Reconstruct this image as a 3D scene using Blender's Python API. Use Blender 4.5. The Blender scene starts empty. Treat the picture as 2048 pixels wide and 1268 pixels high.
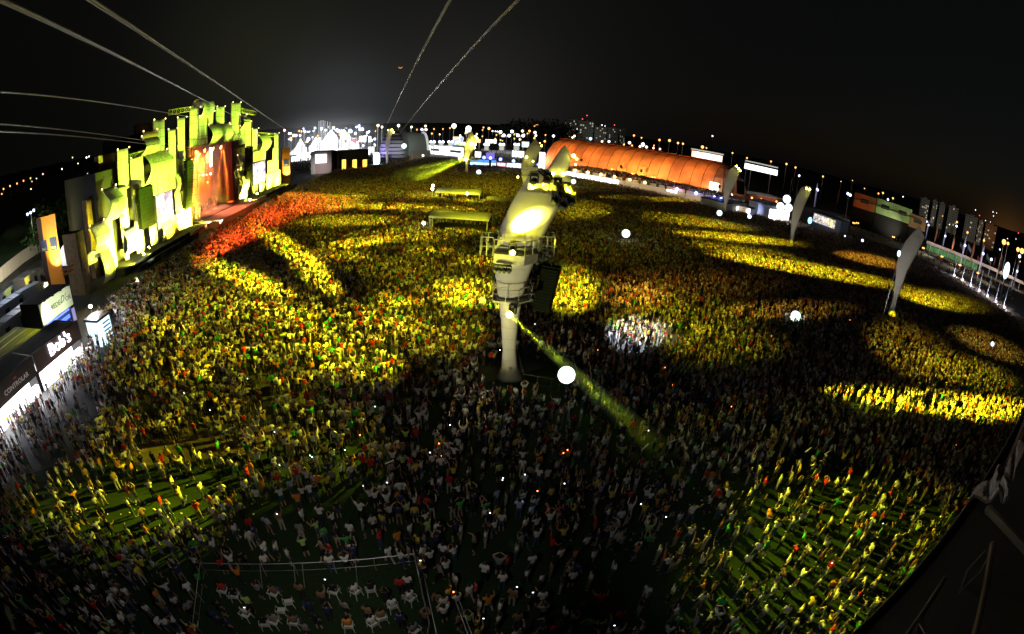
import bpy, bmesh, math, random
import numpy as np
from mathutils import Vector, Matrix, Quaternion
random.seed(7)
RNG = np.random.default_rng(11)
SC = bpy.context.scene
COL = SC.collection
R = math.radians
PI = math.pi

# ------------------------------------------------------------------ camera
H = 22.0
F_PX, CX, CY = 966.7, 1024.0, 634.0
PITCH, ROLL = R(23.022), R(3.722)
cd = bpy.data.cameras.new('camera')
cam = bpy.data.objects.new('camera', cd)
COL.objects.link(cam)
SC.camera = cam
cd.type = 'PANO'
cd.panorama_type = 'FISHEYE_EQUISOLID'
cd.sensor_fit = 'HORIZONTAL'
cd.sensor_width = 36.0
cd.fisheye_lens = 36.0 * F_PX / 2048.0
cd.fisheye_fov = PI
cd.clip_start = 0.05
cd.clip_end = 12000
_cp, _sp = math.cos(PITCH), math.sin(PITCH)
_M = Matrix(((1, 0, 0), (0, _sp, -_cp), (0, _cp, _sp))) @ Matrix.Rotation(ROLL, 3, 'Z')
cam.matrix_world = Matrix.Translation((0, 0, H)) @ _M.to_4x4()

# ------------------------------------------------------------------ sky
SC.view_settings.view_transform = 'Standard'
SC.view_settings.look = 'None'
SC.view_settings.exposure = 0
SC.view_settings.gamma = 1
SC.render.engine = 'CYCLES'
cy = SC.cycles
cy.max_bounces = 3
cy.diffuse_bounces = 1
cy.glossy_bounces = 1
cy.transmission_bounces = 2
cy.volume_bounces = 0
cy.transparent_max_bounces = 8
cy.caustics_reflective = False
cy.caustics_refractive = False
cy.use_light_tree = True
cy.sample_clamp_indirect = 3; cy.pixel_filter_type = "BLACKMAN_HARRIS"
cy.sample_clamp_direct = 0
cy.volume_step_rate = 2
cy.use_denoising = True
try:
    cy.denoiser = 'OPENIMAGEDENOISE'
    cy.denoising_input_passes = 'RGB_ALBEDO_NORMAL'
except Exception:
    pass

W = bpy.data.worlds.new('World')
SC.world = W
W.use_nodes = True
nt = W.node_tree
nt.nodes.clear()
wout = nt.nodes.new('ShaderNodeOutputWorld')
bg1 = nt.nodes.new('ShaderNodeBackground')
bg2 = nt.nodes.new('ShaderNodeBackground')
addw = nt.nodes.new('ShaderNodeAddShader')
sky = nt.nodes.new('ShaderNodeTexSky')
sky.sky_type = 'NISHITA'
sky.sun_disc = False
sky.sun_elevation = R(-4)
sky.sun_rotation = R(80)
bg1.inputs['Strength'].default_value = 0.02
nt.links.new(sky.outputs[0], bg1.inputs['Color'])
# glow of the fair and the city in the night air: brighter towards one direction of the horizon
tc = nt.nodes.new('ShaderNodeTexCoord')
def _vm(op, a, b=None):
    n = nt.nodes.new('ShaderNodeVectorMath'); n.operation = op
    nt.links.new(a, n.inputs[0])
    if b is not None: n.inputs[1].default_value = b
    return n
def _ma(op, a, b=0.0, c=0.0):
    n = nt.nodes.new('ShaderNodeMath'); n.operation = op
    for i, v in enumerate((a, b, c)):
        if isinstance(v, (int, float)): n.inputs[i].default_value = v
        else: nt.links.new(v, n.inputs[i])
    return n.outputs[0]
gen = tc.outputs['Generated']
def lobe(direction, power, amp, color):
    d = Vector(direction).normalized()
    dot = _vm('DOT_PRODUCT', gen, d).outputs['Value']
    v = _ma('MULTIPLY', _ma('POWER', _ma('MAXIMUM', dot, 0.0), power), amp)
    rgb = nt.nodes.new('ShaderNodeVectorMath'); rgb.operation = 'SCALE'
    rgb.inputs[0].default_value = color
    nt.links.new(v, rgb.inputs['Scale'])
    return rgb.outputs[0]
lobes = [lobe((-0.30, 1, 0.10), 10, 0.0062, (1, .98, .90)),
         lobe((-0.40, 1, 0.02), 150, 0.030, (.86, .95, 1.1)),
         lobe((-0.12, 1, 0.00), 60, 0.012, (1, .95, .85)),
         lobe((-0.62, 1, 0.16), 60, 0.007, (1, 1, .45)),
         lobe((1.0, .58, -0.02), 700, 0.06, (1, .42, .10))]
acc = lobes[0]
for l in lobes[1:]:
    n = nt.nodes.new('ShaderNodeVectorMath'); n.operation = 'ADD'
    nt.links.new(acc, n.inputs[0]); nt.links.new(l, n.inputs[1]); acc = n.outputs[0]
n = nt.nodes.new('ShaderNodeVectorMath'); n.operation = 'ADD'
nt.links.new(acc, n.inputs[0]); n.inputs[1].default_value = (.0021, .0021, .0018)
nt.links.new(n.outputs[0], bg2.inputs['Color'])
bg2.inputs['Strength'].default_value = 1.0
nt.links.new(bg1.outputs[0], addw.inputs[0]); nt.links.new(bg2.outputs[0], addw.inputs[1])
nt.links.new(addw.outputs[0], wout.inputs['Surface'])

# ------------------------------------------------------------------ survey: where on the site a bearing read off the photograph falls
def ray(px, py):
    x, y = px - CX, -(py - CY)
    c, s = math.cos(ROLL), math.sin(ROLL)
    x, y = c * x - s * y, s * x + c * y
    r = math.hypot(x, y) + 1e-9
    th = 2 * math.asin(min(1, r / (2 * F_PX)))
    a, b, f = math.sin(th) * x / r, math.sin(th) * y / r, math.cos(th)
    return Vector((a, f * _cp + b * _sp, -f * _sp + b * _cp))
def at(px, py, z=0.0):
    d = ray(px, py)
    t = (z - H) / min(d.z, -1e-3)
    return Vector((d.x * t, d.y * t, z))
def at_dist(px, py, dist):
    """point at a horizontal distance along the bearing"""
    d = ray(px, py)
    t = dist / math.hypot(d.x, d.y)
    return Vector((d.x * t, d.y * t, H + d.z * t))
def project(P):
    P = np.asarray(P, float) - np.array([0, 0, H])
    P = P / np.linalg.norm(P, axis=-1, keepdims=True)
    fwd = P[..., 1] * _cp - P[..., 2] * _sp
    up = P[..., 1] * _sp + P[..., 2] * _cp
    rt = P[..., 0]
    th = np.arccos(np.clip(fwd, -1, 1))
    r = 2 * F_PX * np.sin(th / 2)
    q = np.hypot(rt, up) + 1e-12
    x, y = r * rt / q, r * up / q
    c, s = math.cos(-ROLL), math.sin(-ROLL)
    x, y = c * x - s * y, s * x + c * y
    return CX + x, CY - y
class Plane:
    """a vertical plane through two ground points"""
    def __init__(s, a, b):
        s.a = Vector((a[0], a[1], 0)); b = Vector((b[0], b[1], 0))
        s.L = (b - s.a).length
        s.d = (b - s.a).normalized()
        s.n = Vector((s.d.y, -s.d.x, 0))
        if s.n.dot(s.a) > 0: s.n = -s.n          # the normal looks back towards the tower
    def q(s, px, py, off=0.0):
        d = ray(px, py)
        o = s.a + s.n * off
        t = o.dot(s.n) / d.dot(s.n)
        p = Vector((d.x * t, d.y * t, 0))
        return (p - o).dot(s.d), H + d.z * t
    def w(s, u, z, off=0.0):
        return s.a + s.d * u + s.n * off + Vector((0, 0, z))

# ------------------------------------------------------------------ materials
MATS = {}
def mat(name, color=(.5, .5, .5), rough=.7, metal=0.0, emit=None, strength=1.0, noise=None, bump=0.0, sample=False, spec=None):
    if name in MATS: return MATS[name]
    m = bpy.data.materials.new(name); m.use_nodes = True
    t = m.node_tree; b = t.nodes['Principled BSDF']
    b.inputs['Base Color'].default_value = (*color, 1)
    b.inputs['Roughness'].default_value = rough
    b.inputs['Metallic'].default_value = metal
    if spec is not None: b.inputs['Specular IOR Level'].default_value = spec
    if emit is not None:
        b.inputs['Emission Color'].default_value = (*emit, 1)
        b.inputs['Emission Strength'].default_value = strength
        if not sample:
            try: m.cycles.emission_sampling = 'NONE'
            except Exception: pass
    if noise:
        sc, amt = noise
        nz = t.nodes.new('ShaderNodeTexNoise'); nz.inputs['Scale'].default_value = sc
        nz.inputs['Detail'].default_value = 4
        co = t.nodes.new('ShaderNodeTexCoord')
        t.links.new(co.outputs['Object'], nz.inputs['Vector'])
        mr = t.nodes.new('ShaderNodeMapRange')
        mr.inputs['From Min'].default_value = .3; mr.inputs['From Max'].default_value = .7
        mr.inputs['To Min'].default_value = 1 - amt; mr.inputs['To Max'].default_value = 1 + amt
        t.links.new(nz.outputs['Fac'], mr.inputs['Value'])
        vm = t.nodes.new('ShaderNodeVectorMath'); vm.operation = 'SCALE'
        vm.inputs[0].default_value = color
        t.links.new(mr.outputs[0], vm.inputs['Scale'])
        t.links.new(vm.outputs[0], b.inputs['Base Color'])
        if bump:
            bp = t.nodes.new('ShaderNodeBump'); bp.inputs['Strength'].default_value = bump
            t.links.new(nz.outputs['Fac'], bp.inputs['Height']); t.links.new(bp.outputs[0], b.inputs['Normal'])
    MATS[name] = m
    return m
def glow(name, color, strength, sample=False):
    return mat(name, (.05, .05, .05), .5, emit=color, strength=strength, sample=sample)

# ------------------------------------------------------------------ mesh builder
class MB:
    def __init__(s): s.v = []; s.f = []; s.mi = []; s.n = 0
    def add(s, vs, fs, mi=0):
        k = len(s.v); s.n += 1; s.v += [tuple(v) for v in vs]
        s.f += [tuple(i + k for i in f) for f in fs]; s.mi += [mi] * len(fs)
        return s
    def box(s, c, size, X=(1, 0, 0), Y=(0, 1, 0), mi=0):
        c = Vector(c); X = Vector(X).normalized(); Y = Vector(Y).normalized(); Z = X.cross(Y).normalized()
        a, b, d = size[0] / 2, size[1] / 2, size[2] / 2
        vs = [c + X * i * a + Y * j * b + Z * k * d for k in (-1, 1) for j in (-1, 1) for i in (-1, 1)]
        return s.add(vs, [(0, 2, 3, 1), (4, 5, 7, 6), (0, 1, 5, 4), (2, 6, 7, 3), (0, 4, 6, 2), (1, 3, 7, 5)], mi)
    def tube(s, pts, r, n=6, mi=0, cap=True):
        pts = [Vector(p) for p in pts]
        rs = r if isinstance(r, (list, tuple)) else [r] * len(pts)
        rings = []
        for i, p in enumerate(pts):
            t = (pts[min(i + 1, len(pts) - 1)] - pts[max(i - 1, 0)]).normalized()
            u = t.cross(Vector((0, 0, 1)))
            if u.length < .01: u = Vector((1, 0, 0))
            u.normalize(); w = t.cross(u)
            rings.append([p + (u * math.cos(2 * PI * k / n) + w * math.sin(2 * PI * k / n)) * rs[i] for k in range(n)])
        vs = [v for g in rings for v in g]; fs = []
        for i in range(len(rings) - 1):
            for k in range(n):
                a = i * n + k; b = i * n + (k + 1) % n
                fs.append((a, b, b + n, a + n))
        if cap: fs += [tuple(range(n))[::-1], tuple(range((len(rings) - 1) * n, len(rings) * n))]
        return s.add(vs, fs, mi)
    def bar(s, a, b, w=.06, mi=0): return s.tube([a, b], w / 2, 4, mi)
    def ball(s, c, r, n=8, m=6, mi=0, sz=1.0):
        c = Vector(c); vs = [c + Vector((0, 0, r * sz))]; fs = []
        for j in range(1, m):
            for k in range(n):
                a, b = PI * j / m, 2 * PI * k / n
                vs.append(c + Vector((r * math.sin(a) * math.cos(b), r * math.sin(a) * math.sin(b), r * sz * math.cos(a))))
        vs.append(c - Vector((0, 0, r * sz)))
        for k in range(n): fs.append((0, 1 + k, 1 + (k + 1) % n))
        for j in range(m - 2):
            for k in range(n):
                a = 1 + j * n + k; b = 1 + j * n + (k + 1) % n
                fs.append((a, a + n, b + n, b))
        e = len(vs) - 1; q = 1 + (m - 2) * n
        for k in range(n): fs.append((q + k, e, q + (k + 1) % n))
        return s.add(vs, fs, mi)
    def prism(s, poly, z0, z1, mi=0):
        n = len(poly); vs = [(p[0], p[1], z0) for p in poly] + [(p[0], p[1], z1) for p in poly]
        fs = [tuple(range(n))[::-1], tuple(range(n, 2 * n))] + [(i, (i + 1) % n, n + (i + 1) % n, n + i) for i in range(n)]
        return s.add(vs, fs, mi)
    def loft(s, rings, closed=True, cap=True, mi=0):
        n = len(rings[0]); vs = [v for g in rings for v in g]; fs = []
        for i in range(len(rings) - 1):
            for k in range(n if closed else n - 1):
                a = i * n + k; b = i * n + (k + 1) % n
                fs.append((a, b, b + n, a + n))
        if cap and closed: fs += [tuple(range(n))[::-1], tuple(range((len(rings) - 1) * n, len(rings) * n))]
        return s.add(vs, fs, mi)
    def slab(s, pts, th, n, mi=0):
        """solid sheet: a grid pts[i][j] given thickness th along -n"""
        I, J = len(pts), len(pts[0]); n = Vector(n)
        vs = [Vector(p) for row in pts for p in row]; k = len(vs)
        vs += [v - n * th for v in vs]; fs = []
        for i in range(I - 1):
            for j in range(J - 1):
                a = i * J + j
                fs.append((a, a + 1, a + J + 1, a + J)); fs.append((k + a, k + a + J, k + a + J + 1, k + a + 1))
        for i in range(I - 1):
            for j in (0, J - 1):
                a = i * J + j; fs.append((a, a + J, k + a + J, k + a))
        for j in range(J - 1):
            for i in (0, I - 1):
                a = i * J + j; fs.append((a, a + 1, k + a + 1, k + a))
        return s.add(vs, fs, mi)
    def mesh(s, name, mats, smooth=False):
        me = bpy.data.meshes.new(name); me.from_pydata(s.v, [], s.f); me.update()
        bm = bmesh.new(); bm.from_mesh(me); bmesh.ops.recalc_face_normals(bm, faces=bm.faces); bm.to_mesh(me); bm.free()
        if not isinstance(mats, (list, tuple)): mats = [mats]
        for m in mats: me.materials.append(m)
        if len(mats) > 1: me.polygons.foreach_set('material_index', s.mi)
        if smooth: me.polygons.foreach_set('use_smooth', [True] * len(me.polygons))
        return me
    def build(s, name, mats, parent=None, smooth=False, **tags):
        return link(name, s.mesh(name, mats, smooth), parent, **tags)
def link(name, me, parent=None, **tags):
    o = bpy.data.objects.new(name, me); COL.objects.link(o)
    if parent is not None:
        o.parent = parent
        o.matrix_parent_inverse = parent.matrix_world.inverted() if parent.matrix_world != Matrix.Identity(4) else Matrix.Identity(4)
    for k, v in tags.items():
        if v is not None: o[k] = v
    return o
def thing(name, label, category, loc=(0, 0, 0), group=None, rz=0.0):
    o = bpy.data.objects.new(name, None); COL.objects.link(o)
    o.empty_display_size = .1
    o.matrix_world = Matrix.Translation(loc) @ Matrix.Rotation(rz, 4, 'Z')
    o['label'] = label; o['category'] = category
    if group: o['group'] = group
    return o
def local(root):
    """parts of this thing are modelled in the thing's own coordinates"""
    return root
def part(root, name, mb, mats, smooth=False, label=None):
    """mb in world coordinates -> child of root"""
    inv = root.matrix_world.inverted()
    me = mb.mesh(name, mats, smooth); me.transform(inv)
    o = bpy.data.objects.new(name, me); COL.objects.link(o); o.parent = root
    if label: o['label'] = label
    if mb.n > 3: o['kind'] = 'stuff'
    return o
def sub(p, name, mb, mats, smooth=False):
    """mb in world coordinates -> child of a part"""
    top = p.parent
    me = mb.mesh(name, mats, smooth); me.transform(top.matrix_world.inverted())
    o = bpy.data.objects.new(name, me); COL.objects.link(o); o.parent = p
    if mb.n > 3: o['kind'] = 'stuff'
    return o
def clone(root, mw, label=None, group=None):
    def cp(o, par):
        c = o.copy(); COL.objects.link(c)
        if par is not None: c.parent = par
        for ch in kids.get(o.name, []): cp(ch, c)
        return c
    kids = {}
    def gather(o):
        kids[o.name] = list(o.children)
        for ch in o.children: gather(ch)
    gather(root)
    r = cp(root, None); r.matrix_world = mw
    if label: r['label'] = label
    if group: r['group'] = group
    return r
def text_mesh(s, size, m, name='lettering', extrude=.03, shear=0.0):
    cu = bpy.data.curves.new(name, 'FONT'); cu.body = s; cu.size = size; cu.extrude = extrude
    cu.align_x = 'CENTER'; cu.align_y = 'CENTER'; cu.shear = shear; cu.resolution_u = 2
    o = bpy.data.objects.new('tmp', cu); COL.objects.link(o)
    bpy.context.view_layer.update()
    me = bpy.data.meshes.new_from_object(o.evaluated_get(bpy.context.evaluated_depsgraph_get()))
    bpy.data.objects.remove(o); bpy.data.curves.remove(cu)
    me.name = name; me.materials.clear(); me.materials.append(m)
    return me
def put_text(parent, s, size, m, pos, X, Z=(0, 0, 1), name='lettering', extrude=.03, shear=0.0, bold=0.0):
    me = text_mesh(s, size, m, name, extrude, shear)
    X = Vector(X).normalized(); Z = Vector(Z).normalized(); N = X.cross(Z)
    M4 = Matrix((X, Z, N)).transposed().to_4x4(); M4.translation = Vector(pos)
    me.transform(M4)
    top = parent if parent.parent is None else parent.parent
    me.transform(top.matrix_world.inverted())
    o = bpy.data.objects.new(name, me); COL.objects.link(o); o.parent = parent
    return o

# ------------------------------------------------------------------ lamps
YEL = (1.0, .98, .02)
LIME = (.86, 1.0, .02)
def spot(src, dst, radius, L, color=YEL, blend=.5, size=.15, name='spot_light', E=None):
    """a spot that gives about radiance L on a light surface at dst; E = two ground vectors of the lit ellipse"""
    src, dst = Vector(src), Vector(dst)
    a = (dst - src); D = a.length; a.normalize()
    x = a.cross(Vector((0, 0, 1)));
    if x.length < 1e-3: x = Vector((1, 0, 0))
    x.normalize(); y = x.cross(a)
    sx = sy = 1.0; rad = radius
    if E is not None:
        m = np.zeros((2, 2))
        for e in E:
            v = np.array([e.dot(x), e.dot(y)]); m += np.outer(v, v)
        w, V = np.linalg.eigh(m); w = np.sqrt(np.maximum(w, 1e-4))
        e1 = x * V[0, 1] + y * V[1, 1]; e2 = x * V[0, 0] + y * V[1, 0]
        x, y = e1, e2; rad = w[1]; sy = max(.03, w[0] / w[1])
    z = -a
    if x.cross(y).dot(z) < 0: y = -y
    ld = bpy.data.lights.new(name, 'SPOT')
    ld.spot_size = min(R(170), 2 * math.atan(rad / D)); ld.spot_blend = blend
    ld.shadow_soft_size = size
    ld.energy = L * 4 * PI * PI * D * D / .6
    ld.color = color
    o = bpy.data.objects.new(name, ld); COL.objects.link(o)
    M3 = Matrix((x * sx, y * sy, z)).transposed().to_4x4(); M3.translation = src
    o.matrix_world = M3
    return o
def area(pos, direction, w, h, power, color, name='area_light'):
    ld = bpy.data.lights.new(name, 'AREA'); ld.shape = 'RECTANGLE'; ld.size = w; ld.size_y = h
    ld.energy = power; ld.color = color
    o = bpy.data.objects.new(name, ld); COL.objects.link(o)
    d = Vector(direction).normalized(); q = (-d).to_track_quat('Z', 'Y')
    o.matrix_world = Matrix.Translation(pos) @ q.to_matrix().to_4x4()
    return o
def point(pos, power, color, size=.2, name='lamp_light'):
    ld = bpy.data.lights.new(name, 'POINT'); ld.energy = power; ld.color = color; ld.shadow_soft_size = size
    o = bpy.data.objects.new(name, ld); COL.objects.link(o); o.location = pos
    return o

# ================================================================== GROUND
m_ground = mat('dark_earth', (.045, .045, .035), .95, noise=(.08, .4))
m_tarmac = mat('tarmac', (.07, .07, .068), .85, noise=(.35, .25), bump=.1)
m_paving = mat('worn_brown_paving', (.17, .13, .08), .9, noise=(1.2, .35), bump=.2)
m_turf = mat('artificial_turf', (.012, .034, .006), .95, noise=(6.0, .35), bump=.3)
m_road = mat('pale_concrete_road', (.20, .18, .15), .9, noise=(.2, .2))
def sheet(name, poly, z, m):
    me = bpy.data.meshes.new(name)
    me.from_pydata([(p[0], p[1], z) for p in poly], [], [tuple(range(len(poly)))]); me.update()
    if me.polygons[0].normal.z < 0: me.flip_normals()
    me.materials.append(m)
    o = bpy.data.objects.new(name, me); COL.objects.link(o); o['kind'] = 'structure'
    return o
g0 = MB(); g0.v = [(-5000, -3000, 0), (5000, -3000, 0), (5000, 6000, 0), (-5000, 6000, 0)]; g0.f = [(0, 1, 2, 3)]; g0.mi = [0]
g0.build('ground', m_ground, kind='structure')
FIELD = [(-90, -8), (60, -8), (115, 30), (150, 90), (140, 150), (121, 182), (60, 205), (20, 216), (-20, 250), (-62, 240), (-100, 200), (-84, 158), (-70, 52), (-62, 42), (-50, 15), (-60, 0)]
sheet('field_ground', FIELD, .004, m_tarmac)
TURF = [at(520, 905), at(300, 930), at(130, 925), at(20, 960), at(-60, 1100), (-38, -4), (48, -4), (62, 10), (80, 34), (78, 55), (60, 60), at(1400, 700), at(1150, 720), at(820, 800), at(640, 860)]
sheet('turf', TURF, .008, m_turf)
sheet('path', [at(250, 872), at(520, 850), at(640, 862), at(520, 905), at(300, 930), at(180, 905)], .012, m_paving)
hill_m = mat('scrub_hillside', (.035, .05, .018), 1.0, noise=(.06, .6))
# low scrub bank behind the stage and hills at the edge of the night
def ridge(name, pts, depth, m, seg=40, seed=1, rough=.12):
    """pts: (x, y, height) along the crest; falls to the ground on both sides"""
    rnd = random.Random(seed); crest = []
    n = len(pts)
    for i in range(seg + 1):
        t = i / seg * (n - 1); k = min(int(t), n - 2); f = t - k
        a, b = Vector(pts[k]), Vector(pts[k + 1]); p = a.lerp(b, f)
        p.z *= 1 + rnd.uniform(-rough, rough); crest.append(p)
    rows = []
    for j, (o, h) in enumerate(((-1, 0), (-.55, .45), (-.2, .86), (0, 1), (.4, .6), (1, 0))):
        row = []
        for i, p in enumerate(crest):
            d = (crest[min(i + 1, seg)] - crest[max(i - 1, 0)]); d.z = 0; d.normalize()
            nrm = Vector((d.y, -d.x, 0))
            row.append((p.x + nrm.x * o * depth, p.y + nrm.y * o * depth, -.5 + p.z * h * (1 + (rnd.uniform(-.1, .1) if 0 < h < 1 else 0))))
        rows.append(row)
    mb = MB(); vs = [v for r_ in rows for v in r_]; J = seg + 1
    mb.add(vs, [(i * J + j, i * J + j + 1, (i + 1) * J + j + 1, (i + 1) * J + j) for i in range(5) for j in range(seg)])
    return mb.build(name, m, smooth=True, kind='structure')
m_bank = mat('bank_scrub_ground', (.03, .055, .015), 1.0, noise=(.12, .6))
ridge('hill', [(-160, 60, 5), (-158, 95, 9), (-150, 130, 12), (-145, 200, 12), (-170, 260, 8)], 22, m_bank, 60, 5)
ridge('hill.001', [(-1800, 700, 60), (-1500, 1200, 24), (-1100, 1900, 14), (-500, 2600, 10)], 500, hill_m, 60, 6)
ridge('hill.002', [(200, 2600, 10), (900, 2300, 12), (1500, 1800, 20), (1900, 1200, 50), (2100, 600, 120), (2200, 0, 120)], 500, hill_m, 60, 7)

# ================================================================== STAGE
m_sheet = mat('brushed_metal_sheet', (.74, .76, .66), .30, .35, noise=(1.0, .30))
m_sheet2 = mat('bronze_tinted_sheet', (.62, .42, .22), .40, .35)
m_dark = mat('black_steel', (.02, .02, .02), .6, .3)
m_black = mat('black_cloth', (.008, .008, .008), .95)
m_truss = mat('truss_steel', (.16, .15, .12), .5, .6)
m_scrim = mat('brown_scaffold_net', (.20, .13, .06), .95, noise=(1.5, .3), bump=.2)
m_deck = mat('stage_deck', (.10, .06, .05), .5)
m_cab = mat('loudspeaker_cabinet', (.010, .014, .006), .9, spec=.1)
m_tip = glow('warm_bulb', (1, .72, .3), 6)
m_fix = glow('floodlight_lens', (.95, 1, .45), 30)
_t = m_sheet.node_tree
for _n in _t.nodes:
    if _n.type == 'TEX_NOISE':
        _mp = _t.nodes.new('ShaderNodeMapping'); _mp.inputs['Scale'].default_value = (3.0, 3.0, .12)
        _src = _n.inputs['Vector'].links[0].from_socket
        _t.links.new(_src, _mp.inputs[0]); _t.links.new(_mp.outputs[0], _n.inputs['Vector'])
SP = Plane(at(222, 550), at(556, 375))
stage = thing('festival_stage', 'huge yellow lit main stage clad in curved metal sheets around a red opening', 'stage', SP.w(48, 0))
def c1(X, Y): return 150 + X / 3.17, 170 + Y / 3.17
def panel(X0, Y0, X1, Y1, kind='V', off=0.0, bulge=1.0, m=None, tips=True, lab=None, waves=1):
    s0, z1 = SP.q(*c1(X0, Y0), off=off); s1, z0 = SP.q(*c1(X1, Y1), off=off)
    if s1 < s0 + .8: s1 = s0 + .8
    z0 = max(.3, z0)
    N = 13; pts = []; tl_ = random.uniform(-.5, .5) * min(1.0, (s1 - s0) * .3); bulge *= random.uniform(.7, 1.3)
    for i in range(N):
        f = i / (N - 1); row = []
        for j in range(N):
            g = j / (N - 1)
            if kind == 'V': o = bulge * math.sin(PI * f * waves) ** (1 if waves == 1 else 1)
            else: o = bulge * math.sin(PI * g * waves)
            row.append(SP.w(s0 + (s1 - s0) * f, z0 + (z1 - z0) * g, off + o + tl_ * (f - .5)))
        pts.append(row)
    mb = MB().slab(pts, .12, SP.n)
    o = part(stage, 'metal_panel', mb, m or m_sheet, smooth=False, label=lab)
    o.data.polygons.foreach_set('use_smooth', [True] * len(o.data.polygons))
    if z1 - z0 > 3.2 and m is None:
        sb = MB(); nz_ = int((z1 - z0) / 1.9)
        for q_ in range(1, nz_):
            g = q_ / nz_
            sb.tube([Vector(pts[i_][0]).lerp(Vector(pts[i_][-1]), g) + SP.n * (.02 + (Vector(pts[i_][int(g * (N - 1))]) - Vector(pts[i_][0]).lerp(Vector(pts[i_][-1]), int(g * (N - 1)) / (N - 1))).dot(SP.n)) for i_ in range(N)], .045, 3)
        sb.n = 9
        if sb.v: sub(o, 'seam', sb, m_truss)
    if tips:
        for s_, z_ in ((s0, z1), (s1, z1)): sub(o, 'marker_bulb', MB().ball(SP.w(s_, z_ + .15, off + .3), .16, 6, 4), m_tip)
    return o
def loop_panel(X0, Y0, X1, Y1, off=0.0, m=None):
    """a sheet rolled into a standing loop"""
    s0, z1 = SP.q(*c1(X0, Y0), off=off); s1, z0 = SP.q(*c1(X1, Y1), off=off)
    zc, rz = (z0 + z1) / 2, (z1 - z0) / 2; pts = []
    for k in range(19):
        a = -PI * .5 + 1.45 * PI * k / 18
        pts.append([SP.w(s0 + (s1 - s0) * g, zc + rz * math.sin(a), off + rz * .8 * math.cos(a)) for g in (0, .33, .66, 1)])
    mb = MB(); J = 4; vs = [v for r_ in pts for v in r_]; k0 = len(vs)
    mb.slab(pts, .1, Vector((0, 0, 1)))
    o = part(stage, 'metal_panel', mb, m or m_sheet)
    o.data.polygons.foreach_set('use_smooth', [True] * len(o.data.polygons))
V, Hh = 'V', 'H'
for p in [(265, 415, 350, 650), (350, 470, 440, 640), (497, 225, 570, 435), (587, 285, 650, 550), (645, 210, 705, 470),
          (725, 145, 790, 385), (786, 200, 842, 380), (842, 170, 880, 258), (897, 140, 945, 255), (925, 258, 980, 352),
          (997, 112, 1045, 345), (1085, 235, 1113, 390), (1120, 280, 1160, 415), (1262, 310, 1290, 470), (1042, 262, 1083, 372)]:
    panel(*p, V, .4, .5)
for p in [(275, 655, 355, 962), (190, 850, 280, 1190), (282, 830, 350, 1110), (358, 655, 392, 930), (375, 920, 452, 1062),
          (470, 900, 532, 1010), (650, 775, 742, 905), (628, 680, 690, 860), (1035, 640, 1092, 722), (1215, 562, 1306, 655),
          (1225, 480, 1288, 560), (1128, 600, 1160, 680), (1166, 592, 1210, 662), (1250, 400, 1290, 478), (596, 470, 640, 560), (655, 465, 700, 560)]:
    panel(*p, V, .9, .5, tips=False)
panel(418, 330, 510, 432, Hh, .8, 1.6)
panel(428, 298, 516, 334, Hh, 1.2, .5, m_sheet2, lab='orange bronze metal panel')
panel(440, 440, 585, 592, Hh, .8, 1.6)
panel(842, 256, 975, 362, Hh, 1.2, 1.5)
panel(1160, 322, 1225, 412, Hh, .6, 1.4)
panel(165, 668, 272, 842, Hh, 1.4, 2.0)
panel(88, 898, 205, 1062, Hh, 1.2, 2.0)
panel(300, 932, 395, 1040, Hh, 1.9, 1.2)
panel(530, 872, 652, 952, Hh, 1.2, 1.0)
panel(560, 905, 655, 965, Hh, 1.9, .7, m_sheet2, tips=False, lab='orange bronze metal panel')
panel(350, 640, 405, 700, Hh, 1.3, .7, m_sheet2, tips=False, lab='orange bronze metal panel')
panel(625, 562, 692, 668, Hh, 1.0, 1.1)
panel(1028, 540, 1082, 690, Hh, 1.2, 1.4)
panel(1026, 448, 1084, 545, Hh, .9, 1.0)
panel(1042, 192, 1082, 282, Hh, .9, 1.5)
loop_panel(778, 88, 845, 205, .8)
loop_panel(110, 1052, 215, 1240, .6)
# scaffold body behind the cladding
def wall_box(root, name, u0, u1, z0, z1, off, depth, m, pl=None):
    pl = pl or SP
    return part(root, name, MB().box(pl.w((u0 + u1) / 2, (z0 + z1) / 2, off - depth / 2), (u1 - u0, depth, z1 - z0), pl.d, pl.n), m)
O0, O1, OZ = 36.5, 62.0, 20.0
wall_box(stage, 'back_wall', 0, O0 - .2, 0, 19, -1.2, 10, m_dark)
wall_box(stage, 'back_wall', O1 + .2, 97, 0, 17, -1.2, 10, m_dark)
wall_box(stage, 'roof_block', 20, 78, OZ + 1.6, 25, -1.2, 16, m_dark)
wall_box(stage, 'backdrop', O0 - 1, O1 + 1, 0, OZ, -19, .4, mat('backdrop_cloth', (.6, .10, .05), .9))
for u, d_ in ((O0, .5), (O1, .5)):
    wall_box(stage, 'wing_wall', u - d_ / 2, u + d_ / 2, 0, OZ, -1, 18, mat('wing_cloth', (.16, .03, .02), .9))
wall_box(stage, 'ceiling', O0, O1, OZ + .1, OZ + .5, -1, 18, m_dark)
# scrims at the stage left end
for (X0, Y0, X1, Y1, off) in ((135, 455, 262, 720, -4), (385, 250, 500, 470, -6), (55, 735, 175, 930, -3.5)):
    s0, z1 = SP.q(*c1(X0, Y0), off=off); s1, z0 = SP.q(*c1(X1, Y1), off=off)
    part(stage, 'scaffold_cover', MB().box(SP.w((s0 + s1) / 2, z1 / 2, off), (s1 - s0, 1.2, z1), SP.d, SP.n), m_scrim)
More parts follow.
